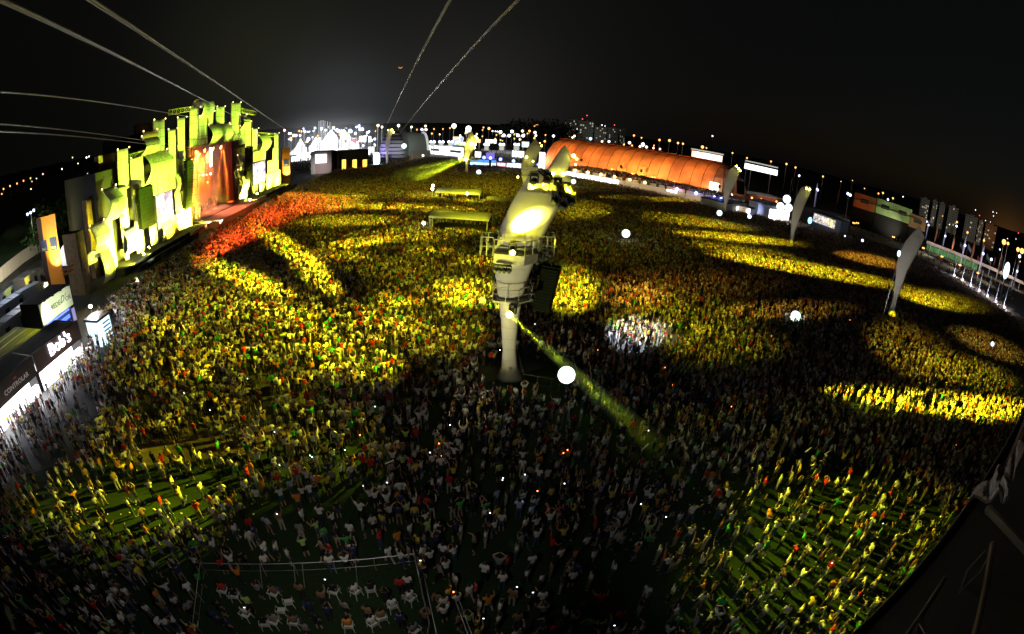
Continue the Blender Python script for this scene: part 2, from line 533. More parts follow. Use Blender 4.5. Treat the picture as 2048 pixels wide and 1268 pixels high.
# portal truss
def truss(a, b, w=1.0, bay=1.6, up=(0, 0, 1), r=.07, mb=None):
    a, b = Vector(a), Vector(b); d = (b - a); L = d.length; d.normalize(); up = Vector(up)
    x = d.cross(up).normalized(); y = x.cross(d).normalized(); mb = mb or MB()
    cs = [x * i * w / 2 + y * j * w / 2 for i, j in ((-1, -1), (1, -1), (1, 1), (-1, 1))]
    for c in cs: mb.tube([a + c, b + c], r, 4)
    n = max(1, int(L / bay))
    for k in range(n + 1):
        p = a + d * L * k / n
        for q in range(4): mb.tube([p + cs[q], p + cs[(q + 1) % 4]], r * .6, 3, cap=False)
        if k < n:
            p2 = a + d * L * (k + 1) / n
            for q in range(4): mb.tube([p + cs[q], p2 + cs[(q + 1) % 4]], r * .6, 3, cap=False)
    return mb
portal = MB()
for a, b in (((O0 - .8, .5), (O0 - .8, OZ + 1)), ((O1 + .8, .5), (O1 + .8, OZ + 1)), ((O0 - 1.5, OZ + .6), (O1 + 1.5, OZ + .6))):
    truss(SP.w(a[0], a[1], .6), SP.w(b[0], b[1], .6), 1.5, 1.8, up=SP.n, mb=portal)
part(stage, 'portal_truss', portal, m_truss)
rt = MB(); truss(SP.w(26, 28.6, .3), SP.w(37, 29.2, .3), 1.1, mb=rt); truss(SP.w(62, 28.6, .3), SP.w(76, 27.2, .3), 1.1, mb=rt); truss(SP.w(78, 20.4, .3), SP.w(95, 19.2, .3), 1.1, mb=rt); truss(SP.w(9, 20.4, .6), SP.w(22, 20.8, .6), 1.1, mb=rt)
part(stage, 'roof_truss', rt, mat('yellow_truss', (.5, .5, .2), .5, .3))  # roof truss paler and yellower than the other truss steel
for u in (5, 30, 45, 58, 68, 80, 90):
    t = MB(); truss(SP.w(u, 12, -1.0), SP.w(u, 27 if 25 < u < 75 else 19, -1.0), .9, mb=t); part(stage, 'scaffold_tower', t, m_truss)
# deck with apron and orange crowd barrier
dk = MB().box(SP.w(49, .9, -8), (30, 22, 1.8), SP.d, SP.n)
part(stage, 'stage_deck', dk, m_deck)
m_apron = mat('apron_floor', (.42, .22, .16), .45)
part(stage, 'apron', MB().box(SP.w(46, .82, 6.0), (26, 6, 1.64), SP.d, SP.n), m_apron)
part(stage, 'side_ramp', MB().box(SP.w(29.5, .62, 3.6), (9, 4.4, 1.24), SP.d, SP.n), m_apron)
part(stage, 'side_ramp', MB().box(SP.w(65.5, .62, 3.6), (13, 4.4, 1.24), SP.d, SP.n), m_apron)
br = MB()
for k in range(17): br.box(SP.w(30 + k * 2.3, .6, 12.2), (2.1, .15, 1.2), SP.d, SP.n)
part(stage, 'crowd_barrier', br, mat('orange_barrier', (.55, .16, .07), .6))
fr = MB()
for k in range(36):
    u = 2 + k * 2.7
    if 25 < u < 72: continue
    fr.box(SP.w(u, .6, 7.5), (2.5, .15, 1.2), SP.d, SP.n)
part(stage, 'crowd_barrier', fr, m_dark)
# low dark skirts under the cladding and the flown loudspeaker grid
wall_box(stage, 'plinth', -1, O0 - 4, 0, 1.3, 5, 6, m_black); wall_box(stage, 'plinth', O1 + 3, 98, 0, 1.3, 5, 6, m_black)
# screens
def screen_mat(name, seed, base=(1.0, .86, .92), strength=1.35, scale=.6):
    m = bpy.data.materials.new(name); m.use_nodes = True; t = m.node_tree; b = t.nodes['Principled BSDF']
    b.inputs['Base Color'].default_value = (.02, .02, .02, 1)
    co = t.nodes.new('ShaderNodeTexCoord'); mp = t.nodes.new('ShaderNodeMapping'); mp.inputs['Location'].default_value = (seed, seed * 2, 0)
    nz = t.nodes.new('ShaderNodeTexNoise'); nz.inputs['Scale'].default_value = scale; nz.inputs['Detail'].default_value = 5
    cr = t.nodes.new('ShaderNodeValToRGB'); e = cr.color_ramp.elements
    e[0].position = .30; e[0].color = (.25, .22, .5, 1); e[1].position = .66; e[1].color = (1, .96, 1, 1)
    k = e.new(.42); k.color = (.60, .30, .45, 1); k = e.new(.5); k.color = (.72, .74, .95, 1)
    t.links.new(co.outputs['Object'], mp.inputs[0]); t.links.new(mp.outputs[0], nz.inputs['Vector']); t.links.new(nz.outputs['Fac'], cr.inputs['Fac'])
    t.links.new(cr.outputs[0], b.inputs['Emission Color']); b.inputs['Emission Strength'].default_value = strength
    try: m.cycles.emission_sampling = 'NONE'
    except Exception: pass
    return m
for i, (X0, Y0, X1, Y1) in enumerate(((509, 705, 628, 868), (1127, 500, 1206, 606))):
    s0, z1 = SP.q(*c1(X0, Y0), off=1.4); s1, z0 = SP.q(*c1(X1, Y1), off=1.4)
    scr = thing('video_screen', ('large video screen left of the red stage opening' if i == 0 else 'smaller looking video screen right of the red stage opening, beside the end totem'), 'video screen', SP.w(s0, z0, 1.4), 'video screens on the stage wall')
    part(scr, 'frame', MB().box(SP.w((s0 + s1) / 2, (z0 + z1) / 2, 1.2), (s1 - s0 + .5, .5, z1 - z0 + .5), SP.d, SP.n), m_black)
    part(scr, 'display', MB().box(SP.w((s0 + s1) / 2, (z0 + z1) / 2, 1.5), (s1 - s0, .12, z1 - z0), SP.d, SP.n), screen_mat('concert_picture_%d' % i, 3.3 * i))
def stripe_panel(X0, Y0, X1, Y1, n, col, lab):
    s0, z1 = SP.q(*c1(X0, Y0), off=1.7); s1, z0 = SP.q(*c1(X1, Y1), off=1.7)
    for k in range(n):
        a, b = s0 + (s1 - s0) * k / n, s0 + (s1 - s0) * (k + .92) / n
        pts = [[SP.w(a + (b - a) * i / 6, z0 + (z1 - z0) * j, 1.7 + .5 * math.sin(PI * i / 6)) for j in (0, 1)] for i in range(7)]
        part(stage, 'metal_panel', MB().slab(pts, .1, SP.n), m_sheet)
stripe_panel(480, 572, 642, 650, 4, 0, '')
stripe_panel(1130, 425, 1206, 470, 5, 0, '')
# flown loudspeakers
def array(name, lab, boxes, m=m_cab, cat='loudspeakers', hang=None):
    t = thing(name, lab, cat, boxes[0][0], 'flown loudspeaker arrays')
    me0 = None
    for (c, size, X, Y) in boxes:
        mb = MB().box((0, 0, 0), size); mb.box((0, size[1] / 2 + .01, 0), (size[0] * .82, .04, size[2] * .7))
        if me0 is None: me0 = mb.mesh('cabinet', m)
        o = bpy.data.objects.new('cabinet', me0); COL.objects.link(o); o.parent = t
        Xv = Vector(X).normalized(); Yv = Vector(Y).normalized()
        M4 = Matrix((Xv, Yv, Xv.cross(Yv))).transposed().to_4x4(); M4.translation = c
        o.matrix_local = t.matrix_world.inverted() @ M4
    if hang:
        part(t, 'hanging_frame', MB().tube(hang, .05, 4).box(hang[1], (boxes[0][1][0], .5, .15), boxes[0][2], boxes[0][3]), m_dark)
    return t
bx = []
s0, z1 = SP.q(*c1(392, 662), off=3.0); s1, z0 = SP.q(*c1(503, 880), off=3.0)
for i in range(7):
    for k in range(11):
        w_, h_ = (s1 - s0) / 7, (z1 - z0) / 11
        bx.append((SP.w(s0 + w_ * (i + .5), z0 + h_ * (k + .5), 3.0), (w_ * .94, 1.0, h_ * .95), SP.d, SP.n))
array('loudspeaker_cluster', 'wide dark grid of loudspeaker cabinets hung left of the left video screen', bx)
def line_array(u0, X0, Y0, X1, Y1, off, n, lab, tilt=.35):
    s0, z1 = SP.q(*c1(X0, Y0), off=off); s1, z0 = SP.q(*c1(X1, Y1), off=off)
    bx = []; w_ = abs(s1 - s0); h_ = (z1 - z0) / n
    for k in range(n):
        f = k / n; dy = -2.2 * (1 - f) ** 2
        Y = (SP.n + Vector((0, 0, -tilt * (1 - f)))).normalized(); X = SP.d
        bx.append((SP.w((s0 + s1) / 2, z0 + h_ * (k + .5), off + dy * .5), (max(1.4, w_), 1.1, h_ * .9), X, Y))
    return array('line_array', lab, bx, hang=(SP.w((s0 + s1) / 2, z1 + 2.5, off), SP.w((s0 + s1) / 2, z1 + .2, off)))
line_array(0, 698, 480, 755, 768, 3.4, 18, 'curved hanging column of loudspeakers at the left edge of the red stage opening')
line_array(0, 1088, 395, 1124, 600, 3.4, 15, 'curved hanging column of loudspeakers at the right edge of the red stage opening')
# lamps on the stage front
lamp_me = None
def floodlamp(p, lab, grp, aim, r=.35, m=None):
    t = thing('stage_lamp', lab, 'lamp', p, grp)
    a = Vector(aim).normalized()
    part(t, 'housing', MB().tube([Vector(p) - a * .5, Vector(p)], [.22, .34], 8), m_dark)
    part(t, 'lens', MB().ball(Vector(p) + a * .06, r, 8, 6), m or m_fix)
    part(t, 'stand', MB().tube([Vector(p) - a * .25, Vector(p) - a * .25 - Vector((0, 0, .6))], .05, 4), m_dark)
    return t
FG = 'floodlights along the foot of the stage wall'
for (X, Y) in ((515, 1000), (465, 1035), (605, 955), (663, 890), (566, 972), (1110, 728), (1155, 690), (432, 1075)):
    p = at(*c1(X, Y), 1.4)
    floodlamp(p, 'small floodlight glowing at the foot of the stage wall', FG, (SP.w(40, 10) - p).normalized(), .34)
m_or = glow('orange_stage_lamp', (1, .5, .12), 14); m_wh = glow('white_stage_lamp', (1, .93, .8), 20)
SG = 'orange lamps hung inside the stage opening'
for k in range(15):
    u = O0 + 1.2 + k * 1.65; z = OZ - 1.6 - .3 * (k % 3)
    p = SP.w(u, z, -2.5 - (k % 3))
    floodlamp(p, 'small orange lamp hung under the roof of the red stage opening', SG, (SP.n * .4 + Vector((0, 0, -1))), .26, m_or)
for (X, Y, w_) in ((785, 572, 0), (810, 570, 1), (833, 570, 0), (858, 563, 1), (905, 553, 0), (928, 555, 0), (838, 617, 0), (795, 512, 0)):
    u, z = SP.q(*c1(X, Y), off=-8); floodlamp(SP.w(u, z, -8), 'small round lamp glowing in the middle of the red stage opening', 'lamps in the middle of the stage opening', SP.n, .26, m_wh if w_ else m_or)
# backline and performers are built with the people
# stage smoke, lit by real lamps
sm = bpy.data.materials.new('stage_smoke'); sm.use_nodes = True; sm.node_tree.nodes.clear()
so = sm.node_tree.nodes.new('ShaderNodeOutputMaterial'); sv = sm.node_tree.nodes.new('ShaderNodeVolumePrincipled')
sv.inputs['Density'].default_value = .035; sv.inputs['Color'].default_value = (.9, .9, .9, 1); sv.inputs['Anisotropy'].default_value = 0.2
sm.node_tree.links.new(sv.outputs[0], so.inputs['Volume'])
o = MB().box(SP.w((O0 + O1) / 2, 1.9 + 8.9, -9.2), (O1 - O0 - 1, 15, 17.6), SP.d, SP.n).build('smoke', sm); o['kind'] = 'stuff'
RED = (1, .15, .03)
for k in range(11):
    u = O0 + 1.6 + k * 2.25
    spot(SP.w(u, 17.8, -2.5 - (k % 3)), SP.w(u - 3.2 + .25 * k, 3.0, -1.5 - (k % 2) * 4), 1.2, 34, (1, .16 + .05 * (k % 3), .015), .7, .1)
for u, tu in ((41, 40), (49, 50), (57, 58)):
    spot(SP.w(u, 18, -5), SP.w(tu, 5, -15), 8, 130, (1, .085, .012), 1.0, .4)
for u in (40, 47, 54, 60):
    spot(SP.w(u, 2.4, -15), SP.w(u, 13, -17), 5.5, 34, (1, .10, .02), 1.0, .4)
spot(SP.w(57.5, 15.8, -6), SP.w(53.5, 2, -7), 1.3, 20, (1, .9, .8), .4, .2)
part(stage, 'light_bar', MB().box(SP.w(57.5, 15.6, -6.2), (.7, .5, 5.5), SP.d, SP.n), glow('white_light_bar', (.95, .95, 1), 5))
spot(SP.w(42, 17, 2), SP.w(44, 1.9, -1), 6, 4.5, (1, .34, .18), .9, .3)
spot(SP.w(55, 17, 2), SP.w(51, 1.9, -2), 6, 4.5, (1, .42, .25), .9, .3)
spot(SP.w(49, 19, 4), SP.w(47, 1.8, 8), 11, 2.0, (1, .35, .2), .9, .3)
# the wall's yellow-green floods
for u, z, L, c in ((2, 9, 2.6, LIME), (8, 10, 2.4, LIME), (14, 12, 1.3, LIME), (20, 12, .9, LIME), (27, 12, 1.3, LIME), (33, 9, 2.6, (1, 1, .25)), (33, 16, 1.0, LIME),
                   (64, 9, 2.0, LIME), (70, 12, 1.2, LIME), (78, 12, 1.0, LIME), (86, 11, 1.2, LIME), (94, 9, 1.4, LIME)):
    spot(SP.w(u, 1.6, 6.5), SP.w(u, z * .5, 1), 7, L * 17, (1, 1, .06), 1.0, .3)
for u, z, rr in ((8, 15, 9), (18, 16, 9), (28, 20, 8), (36, 26, 6), (45, 27, 6), (54, 27, 6), (63, 25, 6), (72, 21, 8), (82, 17, 8), (92, 14, 7)):
    spot(SP.w(u, 3, 22), SP.w(u, z, 1), rr, 4.0 * (.75 + .5 * ((u * 7) % 3) / 2), (.62, 1, .05), 1.0, .4)
spot(SP.w(34, 2, 12), SP.w(33, 4, 1), 6, 5, (1, 1, .5), .9, .4)
spot(SP.w(5, 2, 12), SP.w(5, 5, 1), 7, 4, (.9, 1, .5), .9, .4)
spot(SP.w(-1, 1.6, 9), SP.w(-3.5, 6, 1), 6, 6, LIME, 1.0, .4)
spot(SP.w(1, 1.6, 12), SP.w(-1, 11, 1), 6, 4, (.9, 1, .1), 1.0, .4)

# ================================================================== TOTEMS beside the stage
m_orange = mat('orange_panel', (.85, .30, .02), .5); m_orange_shade = mat('shaded_orange_panel', (.03, .008, .003), .6)  # second orange is the unlit face: its shade put into the colour
m_blue = mat('navy_logo_square', (.03, .05, .16), .5); m_ylet = mat('yellow_lettering', (.9, .75, .05), .5)
def totem(base_l, base_m, base_r, hgt, lab, cat='sign pylon', t1=None):
    a, b, c = (Vector((*at(*p)[:2], 0)) for p in (base_l, base_m, base_r))
    t = thing('sign_pylon', lab, cat, b, 'orange pylons at the ends of the stage')
    back = a + (c - b)
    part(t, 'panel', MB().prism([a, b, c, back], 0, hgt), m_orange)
    X = (c - b).normalized(); n = Vector((X.y, -X.x, 0));
    if n.dot(b) > 0: n = -n
    X2 = (b - a).normalized(); n2 = Vector((X2.y, -X2.x, 0))
    if n2.dot(b) > 0: n2 = -n2
    w = (c - b).length; w2 = (b - a).length
    part(t, 'side_panel', MB().box(a.lerp(b, .5) + Vector((0, 0, hgt / 2)), (w2 - .1, .16, hgt - .1), X2, n2), m_orange_shade)  # dark sheet laid over the left face to stand for its shade
    for (o_, Xd, nn, ww) in ((b.lerp(c, .5), X, n, w), (a.lerp(b, .5), X2, n2, w2)):
        cpos = o_ + nn * .1 + Vector((0, 0, hgt * .60))
        s_ = min(ww * .72, 3)
        lg = part(t, 'logo', MB().box(cpos, (s_, .06, s_ * 1.25), Xd, nn), m_blue)
        if ww > 2: put_text(lg, 'Itaú', s_ * .38, m_ylet, cpos + nn * .06 - Vector((0, 0, s_ * .33)), Xd if Xd.cross(Vector((0, 0, 1))).dot(nn) > 0 else -Xd)
    return t, b.lerp(c, .5), n, w
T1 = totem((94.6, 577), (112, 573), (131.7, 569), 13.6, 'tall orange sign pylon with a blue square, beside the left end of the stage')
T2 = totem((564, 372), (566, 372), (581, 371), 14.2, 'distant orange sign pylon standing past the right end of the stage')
for t_, c_, n_, w_ in (T1, T2):
    spot(c_ + n_ * 2.6 + Vector((0, 0, 3.2)), c_ + Vector((0, 0, 6.0)), 2.6, 7, (1, .9, .5), 1.0, .2)
    spot(c_ + n_ * 7 + Vector((0, 0, 1.0)), c_ + Vector((0, 0, 9)), 6, 2.0, (1, .92, .3), .9, .2)

# ================================================================== LIGHT MASTS
m_sail = mat('white_mast_skin', (.62, .58, .50), .6, noise=(.7, .06))
m_rail = mat('painted_railing', (.6, .58, .45), .5)
m_plat = mat('platform_sheet', (.45, .43, .34), .6, noise=(2, .15))
m_ylens = glow('yellow_lens', (1, .95, .12), 30)
def mast(name, base, left, right, label, depth=.55, dmin=.5, smooth=True, group='sail shaped light masts standing in the crowd'):
    b = Vector((base[0], base[1], 0))
    v = Vector((-b.y, b.x, 0)).normalized(); v = -v if v.x < 0 else v
    pl = Plane(b, b + v)
    t = thing(name, label, 'light mast', b, group)
    Ls = sorted([pl.q(*p) for p in left], key=lambda q: q[1]); Rs = sorted([pl.q(*p) for p in right], key=lambda q: q[1])
    zt = max(Ls[-1][1], Rs[-1][1])
    Ls[0] = (Ls[0][0], 0); Rs[0] = (Rs[0][0], 0)
    li = lambda S, z: float(np.interp(z, [q[1] for q in S], [q[0] for q in S]))
    zs = sorted(set([0, .3, .7] + [zt * k / 30 for k in range(31)] + [q[1] for q in Ls + Rs if 0 < q[1] <= zt]))
    rings = []
    for z in zs:
        a, c = li(Ls, z), li(Rs, z); c = max(c, a + .12); w = c - a
        f = z / zt
        d = min(dmin + w * depth * (1 - f) ** .7, w) * (.45 if f > .9 else 1)
        if f < .3: d = min(w, 2.6) * .8
        ring = []
        for k in range(16):
            an = 2 * PI * k / 16; cx_, sx_ = math.cos(an), math.sin(an)
            ring.append(pl.w((a + c) / 2 + w / 2 * math.copysign(abs(cx_) ** .8, cx_), z, d / 2 * math.copysign(abs(sx_) ** .8, sx_)))
        rings.append(ring)
    sh = part(t, 'sail_shaft', MB().loft(rings), m_sail)
    sh.data.polygons.foreach_set('use_smooth', [True] * len(sh.data.polygons))
    return t, pl, li, Ls, Rs, zt

# prototype moving-head lamp, built once and copied
def lamp_proto():
    t = thing('moving_head_lamp', 'proto', 'stage lamp', (0, 0, 0))
    part(t, 'base', MB().box((0, 0, -.08), (.42, .36, .16)), m_dark)
    part(t, 'yoke', MB().box((-.24, 0, -.38), (.06, .2, .5)).box((.24, 0, -.38), (.06, .2, .5)).box((0, 0, -.16), (.54, .2, .06)), m_dark)
    hd = part(t, 'head', MB().tube([(0, -.24, -.42), (0, -.1, -.46), (0, .3, -.62)], [.12, .21, .17], 10), mat('grey_lamp_head', (.06, .06, .06), .35))
    sub(hd, 'lens', MB().tube([(0, .295, -.618), (0, .33, -.632)], [.15, .14], 10), mat('dark_glass_lens', (.12, .14, .06), .15))
    return t
LP = lamp_proto()
lamp_used = [False]
def hang_lamp(p, yaw, label, group, scale=1.0, lit=None, pitch=0.0, lit_r=.24):
    mw = Matrix.Translation(p) @ Matrix.Rotation(yaw, 4, 'Z') @ Matrix.Rotation(pitch, 4, 'X') @ Matrix.Scale(scale, 4)
    if not lamp_used[0]:
        lamp_used[0] = True; o = LP; o.matrix_world = mw; o['label'] = label
        if group: o['group'] = group
    else:
        o = clone(LP, mw, label, group or '')
        if not group and 'group' in o: del o['group']
    if lit:
        f = mw @ Vector((0, .36, -.64)); l = bpy.data.objects.new('lit_lens', MB().ball((0, .36, -.64), lit_r / scale, 10, 8).mesh('lit_lens', lit)); COL.objects.link(l)
        l.parent = o
        return f
    return mw @ Vector((0, .36, -.64))

def railing(mb, pts, h=1.1, closed=False, mid=True, w=.07, step=1.2):
    pts = [Vector(p) for p in pts]
    segs = list(zip(pts, pts[1:])) + ([(pts[-1], pts[0])] if closed else [])
    up = Vector((0, 0, h))
    for a, b in segs:
        mb.bar(a + up, b + up, w)
        if mid: mb.bar(a + up * .5, b + up * .5, w * .7)
        n = max(1, round((b - a).length / step))
        for k in range(n + 1): p = a.lerp(b, k / n); mb.bar(p, p + up, w)
    return mb

# ---- the near mast in the middle
BM = at(1020, 755)
main_L = [(993, 756), (1003, 733), (1005, 700), (1002, 640), (995, 590), (990, 545), (987, 515), (991, 490), (1000, 456), (1010, 434), (1024, 403), (1041, 375), (1055, 357), (1066, 344), (1078, 336)]
main_R = [(1044, 757), (1035, 733), (1032, 700), (1036, 650), (1044, 600), (1056, 556), (1068, 527), (1078, 500), (1088, 474), (1103, 443), (1121, 412), (1112, 388), (1098, 362), (1080, 336)]
mainmast, MP, mli, mL, mR, mzt = mast('light_mast', BM, main_L, main_R, 'nearest white sail shaped light mast with two railed platforms, in the middle', .5, .5)
def mdeck(px_l, px_r, py, fwd, back, th, name, rail_h):
    """a platform built round the shaft"""
    ul, z = MP.q(px_l, py, 0); ur, _ = MP.q(px_r, py, 0)
    um = MP.q((px_l + px_r) / 2 - 8, py)[0]
    poly = [MP.w(ul, 0, fwd * .8), MP.w(um + 1.0, 0, fwd), MP.w(ur + .2, 0, fwd * .2), MP.w(ur, 0, -back), MP.w(ul, 0, -back)]
    d = part(mainmast, name, MB().prism([(p.x, p.y) for p in poly], z - th, z), m_plat)
    pts = [(p.x, p.y, z) for p in poly]
    sub(d, 'railing', railing(MB(), pts, rail_h, closed=True, w=.085), m_rail)
    return z, poly, ul, ur
zA, polyA, ulA, urA = mdeck(990, 1076, 498, 1.7, 1.5, .75, 'upper_platform', 1.15)
zB, polyB, ulB, urB = mdeck(986, 1058, 592, 1.3, 1.4, .12, 'lower_platform', 1.2)
# outrigger baskets
for name, (u0, u1), fy, z in (('side_basket', (ulA - 1.1, ulA - .1), (-.4, 1.2), zA - .25), ('side_basket', (urA + .1, urA + 1.3), (-1.4, .4), zA - .1)):
    mb = MB(); c = [MP.w(u0, z, fy[0]), MP.w(u1, z, fy[0]), MP.w(u1, z, fy[1]), MP.w(u0, z, fy[1])]
    railing(mb, c, 1.5, True, w=.08, step=.6)
    part(mainmast, name, mb, m_rail)
# top truss with lamps
ta, tb = MP.w(MP.q(1079, 340)[0], MP.q(1079, 340)[1] + .1, .55), MP.w(MP.q(1139, 396)[0], MP.q(1139, 396)[1] + .1, .7)
for k_ in range(12):
    z_ = .9 + k_ * 1.05
    if z_ > zA - 1: break
    rg = []
    for zz_ in (z_, z_ + .035):
        a_, c_ = mli(mL, zz_), mli(mR, zz_); w_ = c_ - a_; f_ = zz_ / mzt; d_ = min(.5 + w_ * .5 * (1 - f_) ** .7, w_)
        if f_ < .3: d_ = min(w_, 2.6) * .8
        rg.append([MP.w((a_ + c_) / 2 + (w_ / 2 + .012) * math.copysign(abs(math.cos(q_)) ** .8, math.cos(q_)), zz_, (d_ / 2 + .012) * math.copysign(abs(math.sin(q_)) ** .8, math.sin(q_))) for q_ in [2 * PI * j_ / 16 for j_ in range(16)]])
    part(mainmast, 'seam_band', MB().loft(rg), mat('seam_grey', (.45, .43, .38), .6))
part(mainmast, 'top_truss', truss(ta, tb, .34, .5, r=.035), m_dark)
UG = 'lamps hung on the top truss of the nearest mast'
fb = (-MP.n).angle
for i, (px_, py_, s_, y_) in enumerate(((1069, 352, 1.25, 2.9), (1096, 352, 1.2, 3.4), (1092, 366, 1.3, 2.8), (1116, 362, 1.25, 3.9), (1112, 388, 1.35, 2.6), (1126, 398, 1.4, 2.9), (1141, 392, 1.4, 3.4), (1134, 372, 1.2, 4.2))):
    u, z = MP.q(px_, py_ - 8); hang_lamp(MP.w(u, z, .95 if i in (0, 2, 4, 5) else .3), y_, 'black moving head lamp hung from the top truss of the nearest mast', UG, s_)
for i, px_ in enumerate((1000, 1008, 1016, 1025)):
    u, z = MP.q(px_ - 5, 509 + i); hang_lamp(MP.w(u, zA - .75, 1.75), 3.0 + .1 * i, 'small lamp in the row under the upper platform of the nearest mast', 'row of small lamps under the upper platform', .85)
for i, (px_, py_) in enumerate(((1072, 508), (1080, 502), (1089, 500), (1096, 494))):
    u, z = MP.q(px_, py_); hang_lamp(MP.w(u, z, .3), 3.6 + .3 * i, 'lamp clustered under the right side basket of the nearest mast', 'lamps under the right basket of the nearest mast', 1.0)
p = hang_lamp(MP.w(MP.q(1027, 472)[0], MP.q(1027, 472)[1], 2.0), PI + .1, 'lit yellow moving head lamp at the upper platform rail of the nearest mast', None, 1.15, m_ylens, lit_r=.2)
hang_lamp(MP.w(MP.q(989, 462)[0], MP.q(989, 462)[1], 1.0), 2.2, 'dark moving head lamp in the left basket of the nearest mast', None, 1.3)
beam_src = hang_lamp(MP.w(MP.q(1027, 600)[0], MP.q(1027, 600)[1] + .2, 1.5), PI - .6, 'bright yellow lamp under the lower platform throwing the long beam', None, 1.2, m_ylens, lit_r=.27)
for px_, py_ in ((1064, 582), (966, 594)):
    u, z = MP.q(px_, py_); hang_lamp(MP.w(u, z, .2), PI, 'dark lamp at the corner of the lower platform of the nearest mast', 'lamps at the corners of the lower platform', 1.0)
# loudspeaker column hung off the mast
Pl = MP
u0, z1 = Pl.q(1104, 536, -1.5); u1, z0 = Pl.q(1084, 618, -1.5)
bx = []; n_ = 14; h_ = (z1 - z0) / n_
for k in range(n_):
    f = k / n_; u = u1 + (u0 - u1) * f
    bx.append((Pl.w(u, z0 + h_ * (k + .5), -1.5), (1.5, .95, h_ * .97), Vector((.94, -.34, 0)), Vector((.34, .94, .22 * (1 - f)))))
array('line_array', 'dark hanging column of loudspeakers beside the nearest mast', bx, hang=(Pl.w(u0 - .4, z1 + 1.4, -1.3), Pl.w(u0, z1 + .1, -1.5)))
part(mainmast, 'loudspeaker_arm', MB().bar(Pl.w(mli(mR, z1 + 1.4) - .3, z1 + 1.4, 0), Pl.w(u0 - .2, z1 + 1.4, -1.4), .16), m_truss)
# fenced enclosure at the foot
enc = thing('barrier_fence', 'black fence around the foot of the nearest mast', 'fence', BM)
fp = [at(1030, 718), at(1072, 716, 0), at(1142, 745, 0), at(1150, 772), at(1100, 790), at(1045, 780)]
part(enc, 'fence_panel', railing(MB(), fp, 1.6, True, w=.07, step=1.0), mat('dark_steel_fence', (.12, .12, .11), .5, .4))
part(enc, 'skirt', MB().box(fp[1].lerp(fp[2], .5) + Vector((0, 0, .8)), ((fp[2] - fp[1]).length, .03, 1.5), fp[2] - fp[1], (0, 0, 1)), m_black)

# ---- the other masts
def far_mast(name, base_px, left, right, label, base=None, deck=None, tips=(), sh='a mast'):
    b = base if base is not None else at(*base_px)
    t, pl, li, L_, R_, zt = mast(name, b, left, right, label, .45, .4)
    if deck:
        for (xl, xr, yy, th) in deck:
            ul, z = pl.q(xl, yy); ur, _ = pl.q(xr, yy)
            d = part(t, 'platform', MB().box(pl.w((ul + ur) / 2, z - th / 2, 0), (ur - ul, 3.0, th), pl.d, pl.n), m_plat)
            c = [pl.w(ul, z, 1.5), pl.w(ur, z, 1.5), pl.w(ur, z, -1.5), pl.w(ul, z, -1.5)]
            sub(d, 'railing', railing(MB(), c, 1.2, True, w=.1, step=1.2), m_rail)
    for (x, y, r_) in tips:
        u, z = pl.q(x, y); p = pl.w(u, z, 1.4)
        floodlamp(p, 'lit yellow lamp on ' + sh, 'lit lamps on ' + sh, (0, -1, -.3), r_, m_ylens)
    return t, pl, li, L_, R_, zt
r3 = far_mast('light_mast', (1782, 640), [(1770, 641), (1781, 614), (1786, 596), (1790, 567), (1792.5, 534), (1798.5, 506), (1810, 484), (1825, 465), (1838, 454)],
              [(1790, 641), (1790, 620), (1794, 601), (1805, 570), (1816, 539), (1836, 503), (1850, 475), (1840, 454)], 'nearer right hand light mast with a yellow lit foot, beside the blue oval balloon')
r2 = far_mast('light_mast', (1582, 497), [(1577, 498), (1581, 480), (1581.5, 464), (1583.5, 433), (1587, 409), (1594.7, 389), (1602, 375), (1612, 371)],
              [(1586, 498), (1587, 480), (1590, 464), (1598, 441), (1609, 412), (1620, 387), (1623, 375), (1614, 371)], 'second light mast from the right, in front of the white stand', tips=((1613, 376, .3), (1619, 378, .3)), sh='the top of the second mast from the right')
r1 = far_mast('light_mast', (1449, 433), [(1446, 433), (1448, 410), (1447, 381), (1449, 362), (1458, 340), (1468, 332)],
              [(1452, 433), (1454, 409), (1460, 389), (1470, 369), (1476, 353), (1481, 342), (1471, 332)], 'light mast in front of the right end of the orange tent', tips=((1473, 332, .3), (1477, 336.5, .3), (1480, 341, .3)), sh='the top of the mast by the orange tent')
t2 = far_mast('light_mast', (933, 352), [(929, 352), (931, 335), (930, 316), (928, 297), (934, 278), (941, 261)],
              [(937, 352), (936, 335), (937, 316), (949, 297), (951, 276), (943, 260)], 'far light mast throwing two yellow beams to the left', deck=((921, 956, 318, .4),),
              tips=((929, 287, .5), (942, 287.5, .7), (950, 288, .5), (949, 295, .4), (920.5, 316.3, .6), (932, 317.5, .7), (951, 272, .35), (954, 276, .35)), sh='the far mast that throws two beams')
